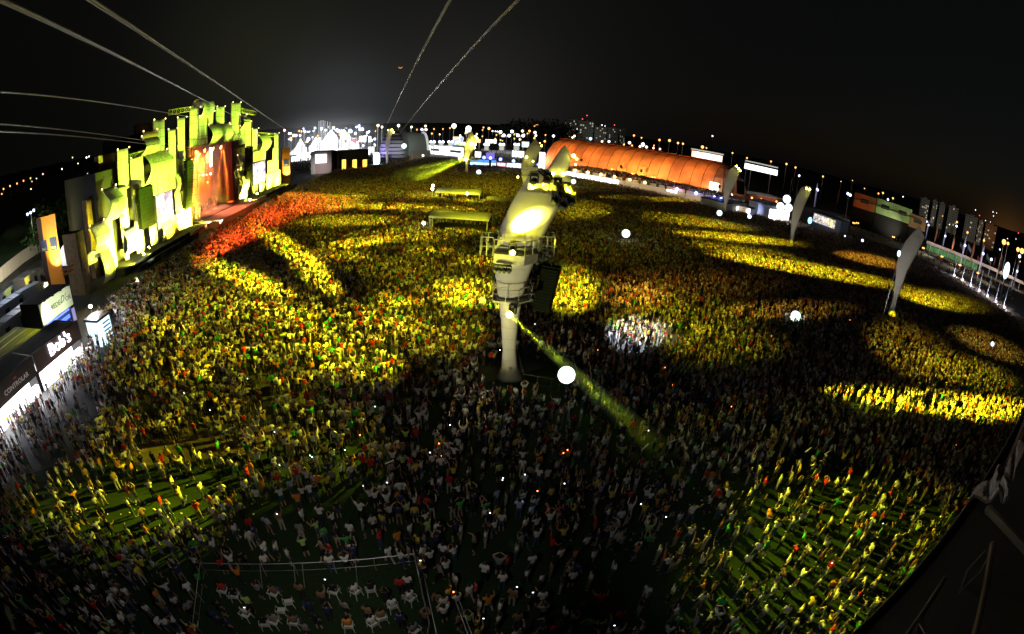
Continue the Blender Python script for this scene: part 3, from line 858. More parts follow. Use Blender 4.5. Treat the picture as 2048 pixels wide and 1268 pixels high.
# a black loudspeaker hung by r1
bx = [(at_dist(1481, 385 - 4 * k, 152) , (2.2, 1.2, 1.0), Vector((1, 0, 0)), Vector((0, 1, 0))) for k in range(6)]
array('line_array', 'black loudspeaker column right of the mast by the tent', bx, m_black)
mb1 = far_mast('light_mast', None, [(1046, 372), (1046, 362), (1043, 350), (1042, 330), (1050, 303), (1060, 288), (1070, 279)],
              [(1052, 372), (1053, 362), (1057, 350), (1072, 325), (1076, 310), (1085, 293), (1072, 279)], 'light mast seen between the nearest mast top and the booths', base=Vector((3.0, 151, 0)), deck=((1043, 1076, 332, 1.2), (1043, 1070, 350, .4)),
              tips=((1053, 313.5, .35), (1083, 291, .25), (1036, 353, .3), (1066, 322, .25)), sh='the mast left of the nearest mast top')
mb2 = far_mast('light_mast', None, [(1104, 385), (1103, 372), (1100, 356), (1097, 335), (1113, 310), (1122, 297), (1130, 290)],
              [(1112, 385), (1114, 372), (1124, 356), (1136, 340), (1143, 319), (1138, 304), (1131, 290)], 'light mast partly hidden behind the lamps of the nearest mast', base=Vector((9.6, 113.5, 0)), deck=((1099, 1142, 348, 1.3),),
              tips=((1106, 346, .4), (1126, 347, .45), (1147, 311, .42), (1153, 317, .25), (1151, 328, .2)), sh='the mast just behind the nearest mast lamps')
pyl = far_mast('light_mast', (775, 333), [(772, 333), (772, 318), (770, 289), (773, 270), (776, 258)],
               [(776.5, 333), (777, 300), (781, 284), (783.5, 270), (784, 260)], 'slim purple lit light mast in front of the striped dome', tips=((784, 259.5, .4), (787, 264.5, .35), (776, 260, .25)), sh='the slim mast before the striped dome')
for (T, L, c, up) in ((r3, .26, (1, .94, .88), 0), (r2, .20, (1, .9, .72), 0), (r1, .20, (1, .9, .7), 0), (t2, .35, (1, .95, .2), 0), (mb1, .22, (1, .95, .4), 0), (mb2, .20, (1, .97, .6), 0), (pyl, .3, (.8, .7, 1), 0)):
    pl = T[1]; zt = T[5]
    spot(pl.w(-3, 2.6, 13), pl.w(.5, zt * .55, 0), zt * .62, L * .55, c, 1.0, .3)  # uplights added in front of the far masts to brighten them
spot(r3[1].w(0, 3.0, 6), r3[1].w(0, .6, 0), 1.2, .9, YEL, .4, .2)
# light on the near mast: an added soft wash from the field in front and the hard yellow ellipse on its sail
spot(MP.w(-6, 3, 16), MP.w(.6, 9, 0), 12, .33, (1, .94, .50), 1.0, .5)
eu, ez = MP.q(1063, 432)
spot(MP.w(MP.q(978, 474)[0], zA + .75, 2.6), MP.w(MP.q(1052, 441)[0], MP.q(1052, 441)[1], .4), .9, 48.0, (1, .95, .13), .7, .05)
spot(MP.w(MP.q(1010, 472)[0], zA + 1.0, 3.2), MP.w(eu, ez - .4, .3), 2.3, 1.0, YEL, 1.0, .1)
spot(MP.w(-4.5, zA - 3, 4.5), MP.w(-1.3, zA + .6, .8), 2.6, 1.0, YEL, .8, .1)

# ================================================================== BEAMS: smoke caught over the crowd, lit by the lamps that make them
def beam(src, dst, r0, r1, density, L, spotr, name='smoke', color=(.95, 1, .02)):
    src, dst = Vector(src), Vector(dst)
    m = MATS.get('beam_smoke_%s' % density)
    if m is None:
        m = bpy.data.materials.new('thin_smoke'); m.use_nodes = True; m.node_tree.nodes.clear()
        a = m.node_tree.nodes.new('ShaderNodeOutputMaterial'); b = m.node_tree.nodes.new('ShaderNodeVolumePrincipled')
        b.inputs['Density'].default_value = density; b.inputs['Anisotropy'].default_value = .0; b.inputs['Color'].default_value = (.8, .95, .6, 1)
        m.node_tree.links.new(b.outputs[0], a.inputs['Volume']); MATS['beam_smoke_%s' % density] = m
    d = dst - src
    o = MB().tube([src + d * .004, dst], [r0, r1], 12).build(name, m, kind='stuff')
    D = d.length; ld = bpy.data.lights.new('beam_light', 'AREA'); ld.shape = 'DISK'; ld.size = r0 * 1.5; ld.spread = 2 * math.atan(spotr / D) * 1.15
    ld.color = color; ld.energy = L * 5.2 * PI * (spotr + r0) ** 2 * 1.3
    o = bpy.data.objects.new('beam_light', ld); COL.objects.link(o)
    o.matrix_world = Matrix.Translation(src + d.normalized() * (.35 if r0 < .25 else .9)) @ (-d).to_track_quat('Z', 'Y').to_matrix().to_4x4()
    return o

# ================================================================== CANOPIES in mid field
m_canopy = mat('grey_canopy_sheet', (.45, .46, .38), .5, noise=(.6, .08))
def canopy(lab, pl, x0, x1, yt0, yt1, thick_px, legs, pylift=0, depth=6.0):
    u0, z0 = pl.q(x0, yt0); u1, z1 = pl.q(x1, yt1); z = (z0 + z1) / 2
    t = thing('canopy_roof', lab, 'canopy', pl.w((u0 + u1) / 2, 0), 'long canopy roofs in the middle of the crowd')
    rows = []
    for i in range(13):
        f = i / 12; row = []
        for j in range(7):
            g = j / 6
            row.append(pl.w(u0 + (u1 - u0) * f, z - .9 + .9 * math.sin(PI * (g * .8 + .1)) + .12 * math.sin(f * 9), 0) - pl.n * depth * (1 - g))
        rows.append(row)
    o = part(t, 'roof_sheet', MB().slab(rows, .15, (0, 0, 1)), m_canopy)
    o.data.polygons.foreach_set('use_smooth', [True] * len(o.data.polygons))
    part(t, 'front_edge', MB().box(pl.w((u0 + u1) / 2, z - .75, .12), (abs(u1 - u0), .22, .35), pl.d, pl.n), m_rail)
    for f in legs:
        for dd in (0, -depth):
            p = pl.w(u0 + (u1 - u0) * f, 0, dd)
            part(t, 'leg', MB().bar(p, p + Vector((0, 0, z - .8)), .22), m_rail)
    part(t, 'low_wall', MB().box(pl.w((u0 + u1) / 2, .6, -depth / 2), (abs(u1 - u0) * .94, depth * .9, 1.1), pl.d, pl.n), m_dark)
    return t, z
def tangent(p):
    p = Vector((p[0], p[1], 0)); v = Vector((p.y, -p.x, 0)).normalized(); return Plane(p, p + v) if v.x > 0 else Plane(p, p - v)
c1b = at(917, 472); P1 = Plane(c1b, c1b + Vector((1, -.10, 0)))
CT1, cz1 = canopy('nearer long canopy roof lit yellow, just left of the nearest mast', P1, 858, 979, 425, 434, 10, (.02, .06, .97))
c2b = at(915, 408); P2 = Plane(c2b, c2b + Vector((1, -.10, 0)))
CT2, cz2 = canopy('farther long canopy roof lit bright yellow, behind the nearer one', P2, 871, 961, 377, 385, 10, (.02, .15, .98))
CT3, cz3 = canopy('thin low canopy strip right of the farther yellow roof', P2, 972, 1030, 395, 398, 5, (.05, .95), depth=3)
for (P_, z_, a, b, L) in ((P1, cz1, 2, 10, .6), (P2, cz2, 3, 12, 1.0)):
    spot(P_.w(a - 2, z_ + 5, 12), P_.w(b * .35 + a * 0, z_ - .5, -2), 9, L, YEL, 1.0, .3)
CG = 'small lamps on the masts of the canopy roofs'
for px_, py_, r_ in ((852, 443, .3), (873, 486, .001), (869, 370, .34), (868, 376, .34), (936.5, 385.5, .3)):
    if r_ < .01: continue
    u, z = P1.q(px_, py_) if py_ > 400 else P2.q(px_, py_)
    P_ = P1 if py_ > 400 else P2
    t = thing('post_lamp', 'small white lamp on a thin post at a canopy roof', 'lamp', P_.w(u, 0, 1.5), CG)
    part(t, 'post', MB().bar(P_.w(u, 0, 1.5), P_.w(u, z, 1.5), .12), m_rail); part(t, 'bulb', MB().ball(P_.w(u, z, 1.5), r_, 8, 6), m_fix)

# ================================================================== LEFT SIDE: shops, booth, trailers, fence, lamp
m_fascia = mat('black_fascia', (.02, .018, .018), .6); m_brown = mat('dark_brown_fascia', (.07, .035, .025), .6)
m_roof = mat('grey_flat_roof', (.28, .29, .22), .8, noise=(.5, .15)); m_wallp = mat('pale_partition', (.45, .45, .40), .7)
S0, S1 = at(0, 872), at(192, 692)
KP = Plane(S0, S1)
counter_w = glow('white_shop_light', (.93, .93, 1), 4.5, True)
def shelf_mat():
    m = bpy.data.materials.new('lit_shop_back_wall'); m.use_nodes = True; t = m.node_tree; b = t.nodes['Principled BSDF']
    vo = t.nodes.new('ShaderNodeTexVoronoi'); vo.inputs['Scale'].default_value = 2.2; vo.feature = 'F1'; vo.distance = 'CHEBYCHEV'
    co = t.nodes.new('ShaderNodeTexCoord'); t.links.new(co.outputs['Object'], vo.inputs['Vector'])
    cr = t.nodes.new('ShaderNodeValToRGB'); e = cr.color_ramp.elements; cr.color_ramp.interpolation = 'CONSTANT'
    sx = t.nodes.new('ShaderNodeSeparateColor'); t.links.new(vo.outputs['Color'], sx.inputs[0]); t.links.new(sx.outputs[0], cr.inputs['Fac'])
    e[0].position = 0; e[0].color = (1, 1, 1, 1); e[1].position = .80; e[1].color = (.8, .15, .2, 1)
    k = e.new(.86); k.color = (.3, .45, .8, 1); k = e.new(.92); k.color = (.9, .9, 1, 1); k = e.new(.55); k.color = (.85, .88, 1, 1)
    t.links.new(cr.outputs[0], b.inputs['Base Color']); t.links.new(cr.outputs[0], b.inputs['Emission Color']); b.inputs['Emission Strength'].default_value = 2.2
    return m
m_shelf = shelf_mat()
def shop(u0, u1, lab, sign, zt=4.3, fz=2.35, fm=m_fascia, depth=5):
    t = thing('food_shop', lab, 'shop', KP.w((u0 + u1) / 2, 0), 'food shops in a row at the left')
    um = (u0 + u1) / 2; w = u1 - u0
    part(t, 'roof', MB().box(KP.w(um, zt - .1, -depth / 2), (w, depth, .2), KP.d, KP.n), m_roof)
    part(t, 'fascia', MB().box(KP.w(um, (zt + fz) / 2, .1), (w - .02, .3, zt - fz + .3), KP.d, KP.n), fm)
    part(t, 'back_wall', MB().box(KP.w(um, fz / 2, -2.4), (w - .3, .1, fz), KP.d, KP.n), m_shelf)
    part(t, 'side_wall', MB().box(KP.w(u0 + .1, fz / 2, -depth / 2), (.2, depth, fz), KP.d, KP.n), m_fascia)
    part(t, 'side_wall', MB().box(KP.w(u1 - .1, fz / 2, -depth / 2), (.2, depth, fz), KP.d, KP.n), m_fascia)
    part(t, 'counter', MB().box(KP.w(um, .55, -.35), (w - .5, .6, 1.1), KP.d, KP.n), counter_w)
    part(t, 'ceiling_light', MB().box(KP.w(um, fz - .12, -1.4), (w - 1, 1.4, .08), KP.d, KP.n), counter_w)
    for k in range(int(w / 1.3)):
        part(t, 'menu_board', MB().box(KP.w(u0 + .8 + k * 1.3, fz - .45, -2.3), (.9, .06, .6), KP.d, KP.n), (m_wallp, mat('red_menu', (.5, .05, .05), .6), mat('blue_menu', (.1, .2, .5), .6))[k % 3])
    area(KP.w(um, fz - .2, .3), KP.n + Vector((0, 0, -.55)), w * .9, .5, 130 * w, (.93, .93, 1))
    return t
KL = KP.L
ka = KP.q(40, 838)[0]
u_pts = [-11, KP.q(2, 871)[0] , KP.q(88, 787)[0], KP.q(172, 709)[0]]
sh1 = shop(u_pts[0], u_pts[1] - .1, 'lit white shop at the left picture edge, lowest in the row', None)
sh2 = shop(u_pts[1] + .1, u_pts[2] - .1, 'black shop front with CONTROLAR lettering over a bright counter', 'c')
sh3 = shop(u_pts[2] + .1, u_pts[3] - .1, 'dark brown shop with a big glowing white sign above its counter', 'b', fm=m_brown)
X_ = KP.d if KP.d.cross(Vector((0, 0, 1))).dot(KP.n) > 0 else -KP.d
fas = [c for c in sh2.children if c.name.startswith('fascia')][0]
put_text(fas, 'CONTROLAR', .72, mat('pale_lettering', (.6, .55, .5), .6, emit=(.6, .5, .45), strength=.25), KP.w((u_pts[1] + u_pts[2]) / 2 + .6, 3.05, .27), X_)
put_text(fas, 'THE', .3, mat('red_lettering', (.6, .1, .08), .6, emit=(.6, .1, .08), strength=.2), KP.w((u_pts[1] + u_pts[2]) / 2 + .6, 3.7, .27), X_)
fas = [c for c in sh3.children if c.name.startswith('fascia')][0]
put_text(fas, "Bob's", 1.9, glow('glowing_white_sign', (.86, .84, 1), 9, True), KP.w((u_pts[2] + u_pts[3]) / 2 + .3, 3.45, .33), X_, extrude=.1)
# end kiosk with blue-white panels
kp = KP.w(KL + 1.2, 0, .4)
ks = thing('white_kiosk', 'brightly lit blue and white kiosk at the far end of the shop row', 'kiosk', kp)
part(ks, 'panel_wall', MB().box(kp + Vector((0, 0, 1.6)), (2.6, 2.4, 3.2), KP.d, KP.n), glow('blue_white_panel', (.62, .85, 1), 1.8, True))
part(ks, 'roof', MB().box(kp + Vector((0, 0, 3.35)), (3.0, 2.8, .3), KP.d, KP.n), m_brown)
for k in range(5):
    part(ks, 'shelf', MB().box(kp + KP.n * 1.24 + KP.d * .4 + Vector((0, 0, .6 + k * .5)), (1.5, .06, .18), KP.d, KP.n), mat('blue_shelf', (.05, .2, .4), .5))
pk = at(196, 675)
point(pk + Vector((0, 0, 4.2)), 3600, (.93, .94, 1), .4)
gz = thing('work_lamp', 'white lamp blazing on the ground beside the shops', 'lamp', pk)
part(gz, 'housing', MB().box(pk + Vector((0, 0, 3.9)), (.5, .5, .25)), m_dark); part(gz, 'bulb', MB().ball(pk + Vector((0, 0, 4.2)), .25), m_wh); part(gz, 'pole', MB().bar(pk, pk + Vector((0, 0, 3.8)), .12), m_rail)
# roofs behind the fascia with yellow spill
rw = thing('service_roof', 'grey flat roof behind the shop fascias with a handrail', 'roof', KP.w(8, 0, -9))
part(rw, 'roof_sheet', MB().box(KP.w(2.5, 3.5, -10), (27, 9, .25), KP.d, KP.n), m_roof)
part(rw, 'wall', MB().box(KP.w(2.5, 1.7, -14.3), (27, .3, 3.3), KP.d, KP.n), m_wallp)
part(rw, 'seam', MB().box(KP.w(2.5, 3.66, -8), (26.8, .12, .08), KP.d, KP.n).box(KP.w(2.5, 3.66, -10.6), (26.8, .12, .08), KP.d, KP.n).box(KP.w(2.5, 3.66, -13), (26.8, .5, .1), KP.d, KP.n), m_wallp)
rb = MB()
for k in range(14): rb.bar(KP.w(1.5 + .0 * k, 3.6, -6 - .5 * k), KP.w(1.5, 4.8, -6 - .5 * k), .07)
rb.bar(KP.w(1.5, 4.8, -6), KP.w(1.5, 4.8, -12.5), .09)
part(rw, 'handrail', rb, m_rail)
spot(KP.w(18, 8, -4), KP.w(14, 3.6, -10), 6, .35, YEL, 1, .2)
tl = thing('roof_lamp', 'warm white lamp shining on the service roof behind the shops', 'lamp', KP.w(3.2, 3.7, -5.6))
part(tl, 'bulb', MB().ball(KP.w(3.2, 4.5, -5.6), .25), m_tip); part(tl, 'post', MB().bar(KP.w(3.2, 3.6, -5.6), KP.w(3.2, 4.4, -5.6), .08), m_rail)
spot(KP.w(3.2, 5.2, -5.6), KP.w(4.5, 3.6, -8), 3.5, .9, (1, .85, .55), 1, .1)
# medical booth REDE D'OR
ba, bb = at(97, 690), at(155, 643)
BP = Plane(ba, bb); bw = BP.L; bh = 5.7
bt = thing('info_booth', "white fronted booth with REDE D'OR lettering and blue lit shelves", 'booth', BP.w(bw / 2, 0))
part(bt, 'body', MB().box(BP.w(bw / 2, bh / 2, -2.6), (bw, 5, bh), BP.d, BP.n), m_black)
sg = part(bt, 'sign_panel', MB().box(BP.w(bw / 2, bh * .72, .02), (bw - .1, .12, bh * .5), BP.d, BP.n), mat('pale_sign_panel', (.55, .6, .42), .5))
Xb = BP.d if BP.d.cross(Vector((0, 0, 1))).dot(BP.n) > 0 else -BP.d
m_gl = mat('grey_lettering', (.08, .09, .08), .6)
put_text(sg, 'REDE', .95, m_gl, BP.w(bw * .47, bh * .72, .12), Xb); put_text(sg, "D'", 1.35, m_gl, BP.w(bw * .69, bh * .75, .12), Xb, shear=.5); put_text(sg, 'OR', .95, m_gl, BP.w(bw * .87, bh * .70, .12), Xb)
part(bt, 'shelf_wall', MB().box(BP.w(bw * .46, bh * .24, .02), (bw * .88, .1, bh * .42), BP.d, BP.n), mat('navy_panel', (.02, .03, .12), .5))
mb_l = glow('blue_strip_light', (.05, .12, 1), 4)
for (f0, f1, z) in ((.10, .82, .43), (.48, .80, .30), (.50, .80, .25), (.62, .82, .12), (.12, .4, .18)):
    part(bt, 'strip_light', MB().box(BP.w(bw * (f0 + f1) / 2, bh * z, .12), (bw * (f1 - f0), .06, .2), BP.d, BP.n), mb_l)
part(bt, 'door', MB().box(BP.w(bw * .94, bh * .2, .06), (bw * .1, .1, bh * .38), BP.d, BP.n), glow('violet_door_light', (.55, .5, .9), .6))
for k in range(4): part(bt, 'canopy_lamp', MB().box(BP.w(bw * (.12 + .25 * k), bh + .1, .5), (.3, .9, .2), BP.d, BP.n), m_dark)
spot(BP.w(.8, bh + 1.2, 2.6), BP.w(1.3, bh * .7, 0), 1.4, 9, (.9, 1, .45), 1.0, .1)
spot(BP.w(bw / 2, 1, 6), BP.w(bw / 2, bh * .6, 0), 4.5, .9, (.95, 1, .65), 1, .1)
point(BP.w(1.3, 1.0, 1.0), 60, (.3, 1, .5), .2)
# orange stand frame beside the booth
of = thing('pipe_tower', 'orange pipe frame beside the foot of the left orange pylon', 'frame', at(150, 600))
p0 = at(140, 612); p1 = at(158, 598)
fm_ = MB(); truss(p0, p0 + Vector((0, 0, 7)), .8, mb=fm_); truss(p1 + Vector((0, 0, 5.5)), p0 + Vector((0, 0, 5.5)), .8, mb=fm_)
part(of, 'pipes', fm_, m_orange)
# trailers and service buildings left of the booth
m_trail = mat('grey_blue_trailer', (.28, .32, .38), .5, noise=(.8, .1)); m_beige = mat('beige_wall', (.42, .36, .26), .8)
def shed(a, b, depth, h, lab, m, roofm=None, cat='cabin', grp='service cabins left of the booth'):
    pl = Plane(at(*a), at(*b)); t = thing('service_cabin', lab, cat, pl.w(pl.L / 2, 0), grp)
    part(t, 'wall', MB().box(pl.w(pl.L / 2, h / 2, -depth / 2), (pl.L, depth, h), pl.d, pl.n), m)
    part(t, 'roof', MB().box(pl.w(pl.L / 2, h + .08, -depth / 2), (pl.L + .3, depth + .3, .16), pl.d, pl.n), roofm or m_trail)
    part(t, 'door', MB().box(pl.w(pl.L * .7, h * .4, .03), (1.0, .08, h * .75), pl.d, pl.n), m_dark)
    part(t, 'window', MB().box(pl.w(pl.L * .3, h * .6, .03), (1.2, .08, .7), pl.d, pl.n), m_dark)
    for k in range(3): part(t, 'roof_rib', MB().box(pl.w(pl.L * (.25 + .25 * k), h + .2, -depth / 2), (.15, depth, .12), pl.d, pl.n), m_wallp)
    return t
shed((0, 700), (72, 640), 3.0, 2.8, 'long grey service cabin nearest to the shop roofs', m_trail)
shed((0, 655), (66, 607), 3.0, 2.8, 'long grey service cabin in the middle of the cabin rows', m_trail)
shed((0, 622), (40, 590), 2.4, 2.6, 'grey blue service cabin farthest left by the white fence', m_trail)
shed((56, 592), (84, 571), 4, 3.4, 'beige cabin with pale roof behind the parked truck', m_beige, mat('cream_roof', (.6, .56, .45), .7))
# truck
tr = at(62, 608); X = (at(84, 596) - tr).normalized(); Y = Vector((-X.y, X.x, 0))
tk = thing('parked_truck', 'dark grey truck parked behind the booth near the white fence', 'truck', tr)
part(tk, 'body', MB().box(tr + Vector((0, 0, 1.9)), (5.4, 2.4, 2.6), X, Y), mat('grey_truck_body', (.22, .24, .28), .5))
part(tk, 'cab', MB().box(tr + X * 3.7 + Vector((0, 0, 1.5)), (1.9, 2.2, 2.0), X, Y), mat('dark_cab', (.1, .11, .14), .4))
part(tk, 'windscreen', MB().box(tr + X * 4.68 + Vector((0, 0, 1.9)), (.06, 1.9, .8), X, Y), mat('dark_glass', (.02, .02, .03), .1))
for i in (-1.6, 3.6):
    for j in (-1.1, 1.1): part(tk, 'wheel', MB().tube([tr + X * i + Y * (j - .15) + Vector((0, 0, .5)), tr + X * i + Y * (j + .15) + Vector((0, 0, .5))], .5, 12), m_black)
# white tent house behind the brown net
wt = at(160, 560); X = SP.d; Y = SP.n
wh = thing('white_backstage_tent', 'white gabled backstage tent behind the brown netted scaffold', 'tent', at(158, 520))
cpt = at(156, 522)
gb = MB(); w_, dd, hh = 3.4, 3, 3.6
ring = [(-w_, 0), (-w_, hh), (0, hh + 2), (w_, hh), (w_, 0)]
gb.loft([[cpt + Y * a + Vector((0, 0, b)) + X * s_ for a, b in ring] for s_ in (-dd, dd)])
part(wh, 'canvas', gb, mat('white_canvas', (.75, .75, .75), .7)); part(wh, 'doorway', MB().box(cpt - X * 3.05 + Vector((0, 0, 1.6)) + Y * 1, (1.4, .1, 3), Y, X), m_dark)
spot(cpt + Vector((-9, -16, 3)), cpt + Vector((0, -3, 4)), 8, .9, (.95, .97, 1), 1, .2)
# netted scaffold at the end of the stage
s0, z1 = SP.q(*c1(2, 940), off=2.0); s1, z0 = SP.q(*c1(100, 1220), off=2.0)
ns = thing('netted_scaffold', 'brown netted scaffold tower at the left end of the stage', 'scaffold', SP.w(s0, 0, 2))
part(ns, 'net', MB().box(SP.w((s0 + s1) / 2, z1 / 2, 0), (s1 - s0, 4, z1), SP.d, SP.n), m_scrim)
nb = MB()
for k in range(7): nb.bar(SP.w(s0, z1 * k / 6, 2.1), SP.w(s1, z1 * k / 6, 2.1), .1)
for k in range(5): nb.bar(SP.w(s0 + (s1 - s0) * k / 4, 0, 2.1), SP.w(s0 + (s1 - s0) * k / 4, z1, 2.1), .1)
part(ns, 'scaffold_pipe', nb, m_truss)
spot(SP.w(-8, 1.5, 14), SP.w(-3, 6, 1), 8, .7, (1, .8, .5), 1, .3)
# white hoarding along the service road
hg = thing('hoarding_fence', 'long white panel hoarding curving behind the service yard', 'fence', at(40, 540))
m_hoard = mat('cream_hoarding', (.55, .5, .38), .7)
hp = [at(-40, 600), at(0, 566), at(24, 545), at(48, 525), at(72, 509), at(88, 500)]
mp0 = None
for a, b in zip(hp, hp[1:]):
    n = max(1, round((b - a).length / 2.6))
    for k in range(n):
        q0, q1 = a.lerp(b, k / n), a.lerp(b, (k + .97) / n); d = (q1 - q0)
        part(hg, 'panel', MB().box((q0 + q1) / 2 + Vector((0, 0, 1.6)), (d.length, .1, 3.2), d, Vector((-d.y, d.x, 0))), m_hoard)
spot(at(30, 590) + Vector((0, 0, 2)), at(10, 560) + Vector((0, 0, 1.5)), 10, .8, (1, .93, .75), 1, .3)
spot(at(80, 560) + Vector((0, 0, 7)), at(30, 550) + Vector((0, 0, 1.5)), 22, .28, (1, .93, .75), 1, .3)
yl = sheet('service_yard', [at(-60, 640), at(0, 580), at(50, 540), at(92, 508), at(108, 560), at(60, 660), at(0, 760), at(-60, 800)], .006, m_tarmac)
point(at(40, 625) + Vector((0, 0, 9)), 2600, (.85, .9, 1), .5)

# lamp posts ------------------------------------------------------------
m_pole = mat('galvanised_pole', (.5, .5, .5), .4, .4)
m_bw = glow('blue_white_lamp', (.62, .66, 1), 5); m_so = glow('sodium_lamp', (1, .42, .10), 3.2); m_ww = glow('warm_white_lamp', (1, .88, .7), 20)
LG = {}
def lamp_post(base, top_z, lab, grp, heads=((0, 0, 0),), r=.45, m=None, flare=True, glowpole=True, pr=.14):
    base = Vector((base[0], base[1], 0)); t = thing('lamp_post', lab, 'lamp post', base, grp)
    part(t, 'pole', MB().tube([base, base + Vector((0, 0, top_z))], [pr * 1.3, pr], 6), m_pole)
    for h in heads:
        p = base + Vector((h[0], h[1], top_z + h[2]))
        if h[0] or h[1]: part(t, 'arm', MB().bar(base + Vector((0, 0, top_z - .3)), p, .1), m_pole)
        part(t, 'lamp', MB().ball(p, r, 8, 6), m or m_bw)
    return t
lp = at(72, 505)
lamp_post(lp, at_dist(62, 425, lp.length).z, 'tall lamp post with three blue white heads behind the orange pylon', None, ((-1.3, -.6, -.2), (0, 0, 0), (1.3, .6, .4)), .42)
spot(lp + Vector((0, 0, 12)), lp + Vector((-5, -10, 0)), 18, .35, (.85, .9, 1), 1, .3)

# ================================================================== FAR SIDE
def far_lamp(px, py, dist, r, m, lab, grp, pole=True, h2=None):
    p = at_dist(px, py, dist)
    t = thing('lamp_post', lab, 'lamp post', (p.x, p.y, 0), grp)
    if pole: part(t, 'pole', MB().tube([(p.x, p.y, 0), (p.x, p.y, p.z)], .14 if dist < 300 else .25, 4), m_pole)
    for dx in ((0,) if h2 is None else (-h2, h2)):
        part(t, 'lamp', MB().ball((p.x + dx, p.y, p.z), r * .8, 8, 5), m)
    return t
# grey display box with a white screen
def boxthing(name, lab, cat, L_, R_, top, depth, m, grp=None, zc=1.7):
    a, b = at(*L_, zc), at(*R_, zc); pl = Plane(a, b); h = pl.q(L_[0], top)[1]
    t = thing(name, lab, cat, pl.w(pl.L / 2, 0), grp)
    part(t, 'wall', MB().box(pl.w(pl.L / 2, h / 2, -depth / 2), (pl.L, depth, h), pl.d, pl.n), m)
    return t, pl, h
gb_, gp, gh = boxthing('screen_booth', 'grey box booth with a glowing white screen on its front', 'booth', (622, 341), (663, 339), 304, 8, mat('pinkish_grey_wall', (.42, .34, .33), .7))
part(gb_, 'side_panel', MB().box(gp.w(1.0, gh / 2, .05), (2.0, .2, gh), gp.d, gp.n), mat('pale_side_panel', (.6, .62, .6), .6))
x0, z1 = gp.q(631, 309.5); x1, z0 = gp.q(653, 325)
part(gb_, 'screen', MB().box(gp.w((x0 + x1) / 2, (z0 + z1) / 2, .15), (x1 - x0, .2, z1 - z0), gp.d, gp.n), glow('white_screen', (1, .95, .96), 4))
spot(gp.w(5, 2, 12), gp.w(5, 3, 0), 8, .4, (1, .85, .85), 1, .3)
bbx, bp_, bh_ = boxthing('black_booth', 'black box booth with three glowing orange doorways', 'booth', (683, 338), (737, 333), 302, 8, mat('black_booth_wall', (.03, .03, .03), .7))
for (xa, xb) in ((684, 691.5), (705, 713), (725.5, 733.5)):
    x0, z1 = bp_.q(xa, 319.5); x1, z0 = bp_.q(xb, 335)
    part(bbx, 'doorway', MB().box(bp_.w((x0 + x1) / 2, (z1 + .2) / 2, .1), (x1 - x0, .2, z1 - .2), bp_.d, bp_.n), glow('orange_doorway', (1, .55, .08), 2.2))
p = at(753, 329, 1.5); tz = at_dist(753, 305, p.length).z
tt = thing('blue_white_totem', 'tall rounded white glowing totem with a blue lit foot', 'totem', (p.x, p.y, 0))
part(tt, 'light_panel', MB().loft([[(p.x + 1.6 * s_ * math.cos(a), p.y + .5 * math.sin(a), z) for a in [2 * PI * k / 12 for k in range(12)]] for z, s_ in ((1.5, .8), (3, 1), (tz - 1.2, 1), (tz, .5))]), glow('blue_white_panel_light', (.85, .92, 1), 5))
part(tt, 'base', MB().box((p.x, p.y, .8), (4.5, 2.5, 1.6)), glow('cyan_base', (.15, .55, .8), .5))
# striped dome
m_stripe = mat('pale_dome_skin', (.50, .50, .52), .6); m_dark2 = mat('dark_dome_gap', (.03, .03, .05), .8)
dc = at(800, 322, 0); Dd = dc.length; dc = dc * (1.02)
def dome():
    L_ = at_dist(757, 315, Dd); R_ = at_dist(812, 310, Dd); c = (L_ + R_) / 2; c.z = 0; rad = (R_ - L_).length / 2
    zt = at_dist(783, 256, Dd).z
    t = thing('striped_dome', 'round dome with violet lit horizontal stripes, beside the white booths', 'dome', c)
    ax = Vector((1, .28, 0)).normalized()
    nb = 9
    for k in range(nb):
        z0, z1 = zt * k / nb, zt * (k + .72) / nb
        rings = []
        for z in (z0, (z0 + z1) / 2, z1):
            rr = rad * math.sqrt(max(.02, 1 - (z / zt) ** 2.2)); rings.append([c + Vector((rr * math.cos(a), rr * .7 * math.sin(a), z)) for a in [2 * PI * i / 28 for i in range(28)]])
        part(t, 'stripe_panel', MB().loft(rings), m_stripe)
    rings = []
    for i in range(9):
        z = zt * .985 * i / 8; rr = rad * .97 * math.sqrt(max(.0, 1 - (z / zt) ** 2.2)); rings.append([c + Vector((rr * math.cos(a), rr * .68 * math.sin(a), z)) for a in [2 * PI * i2 / 28 for i2 in range(28)]])
    part(t, 'inner_shell', MB().loft(rings), m_dark2)
    # half barrel hall running off to the right
    e = at_dist(846, 303, Dd * 1.08); e.z = 0; d = (e - c); n = Vector((-d.y, d.x, 0)).normalized()
    rings = []
    for s_ in (.35, .6, .8, 1.0):
        rr = rad * (.95 - .12 * s_); h = zt * (.93 - .13 * s_)
        rings.append([c + d * s_ + n * rr * .6 * math.cos(a) + Vector((0, 0, h * math.sin(a))) for a in [PI * k / 12 for k in range(13)]])
    o = part(t, 'barrel_roof', MB().loft(rings, closed=False), mat('grey_barrel_roof', (.38, .42, .36), .7))
    rim = [q + Vector((0, 0, .3)) for q in rings[-1]]
    part(t, 'white_rim', MB().tube(rim, .9, 5), mat('white_rim', (.8, .82, .78), .6, emit=(.8, .85, .8), strength=.5))
    part(t, 'low_wall', MB().box(c + d * .72 - n * rad * .62 + Vector((0, 0, 2.4)), (d.length * .6, .6, 4.8), d, n), m_beige)
    return t, c, rad, zt
dm, dmc, dmr, dmz = dome()
spot(dmc + Vector((-dmr * .5, -26, 2)), dmc + Vector((-dmr * .5, 0, dmz * .4)), dmr * .8, 1.0, (.48, .40, 1), 1, .5)
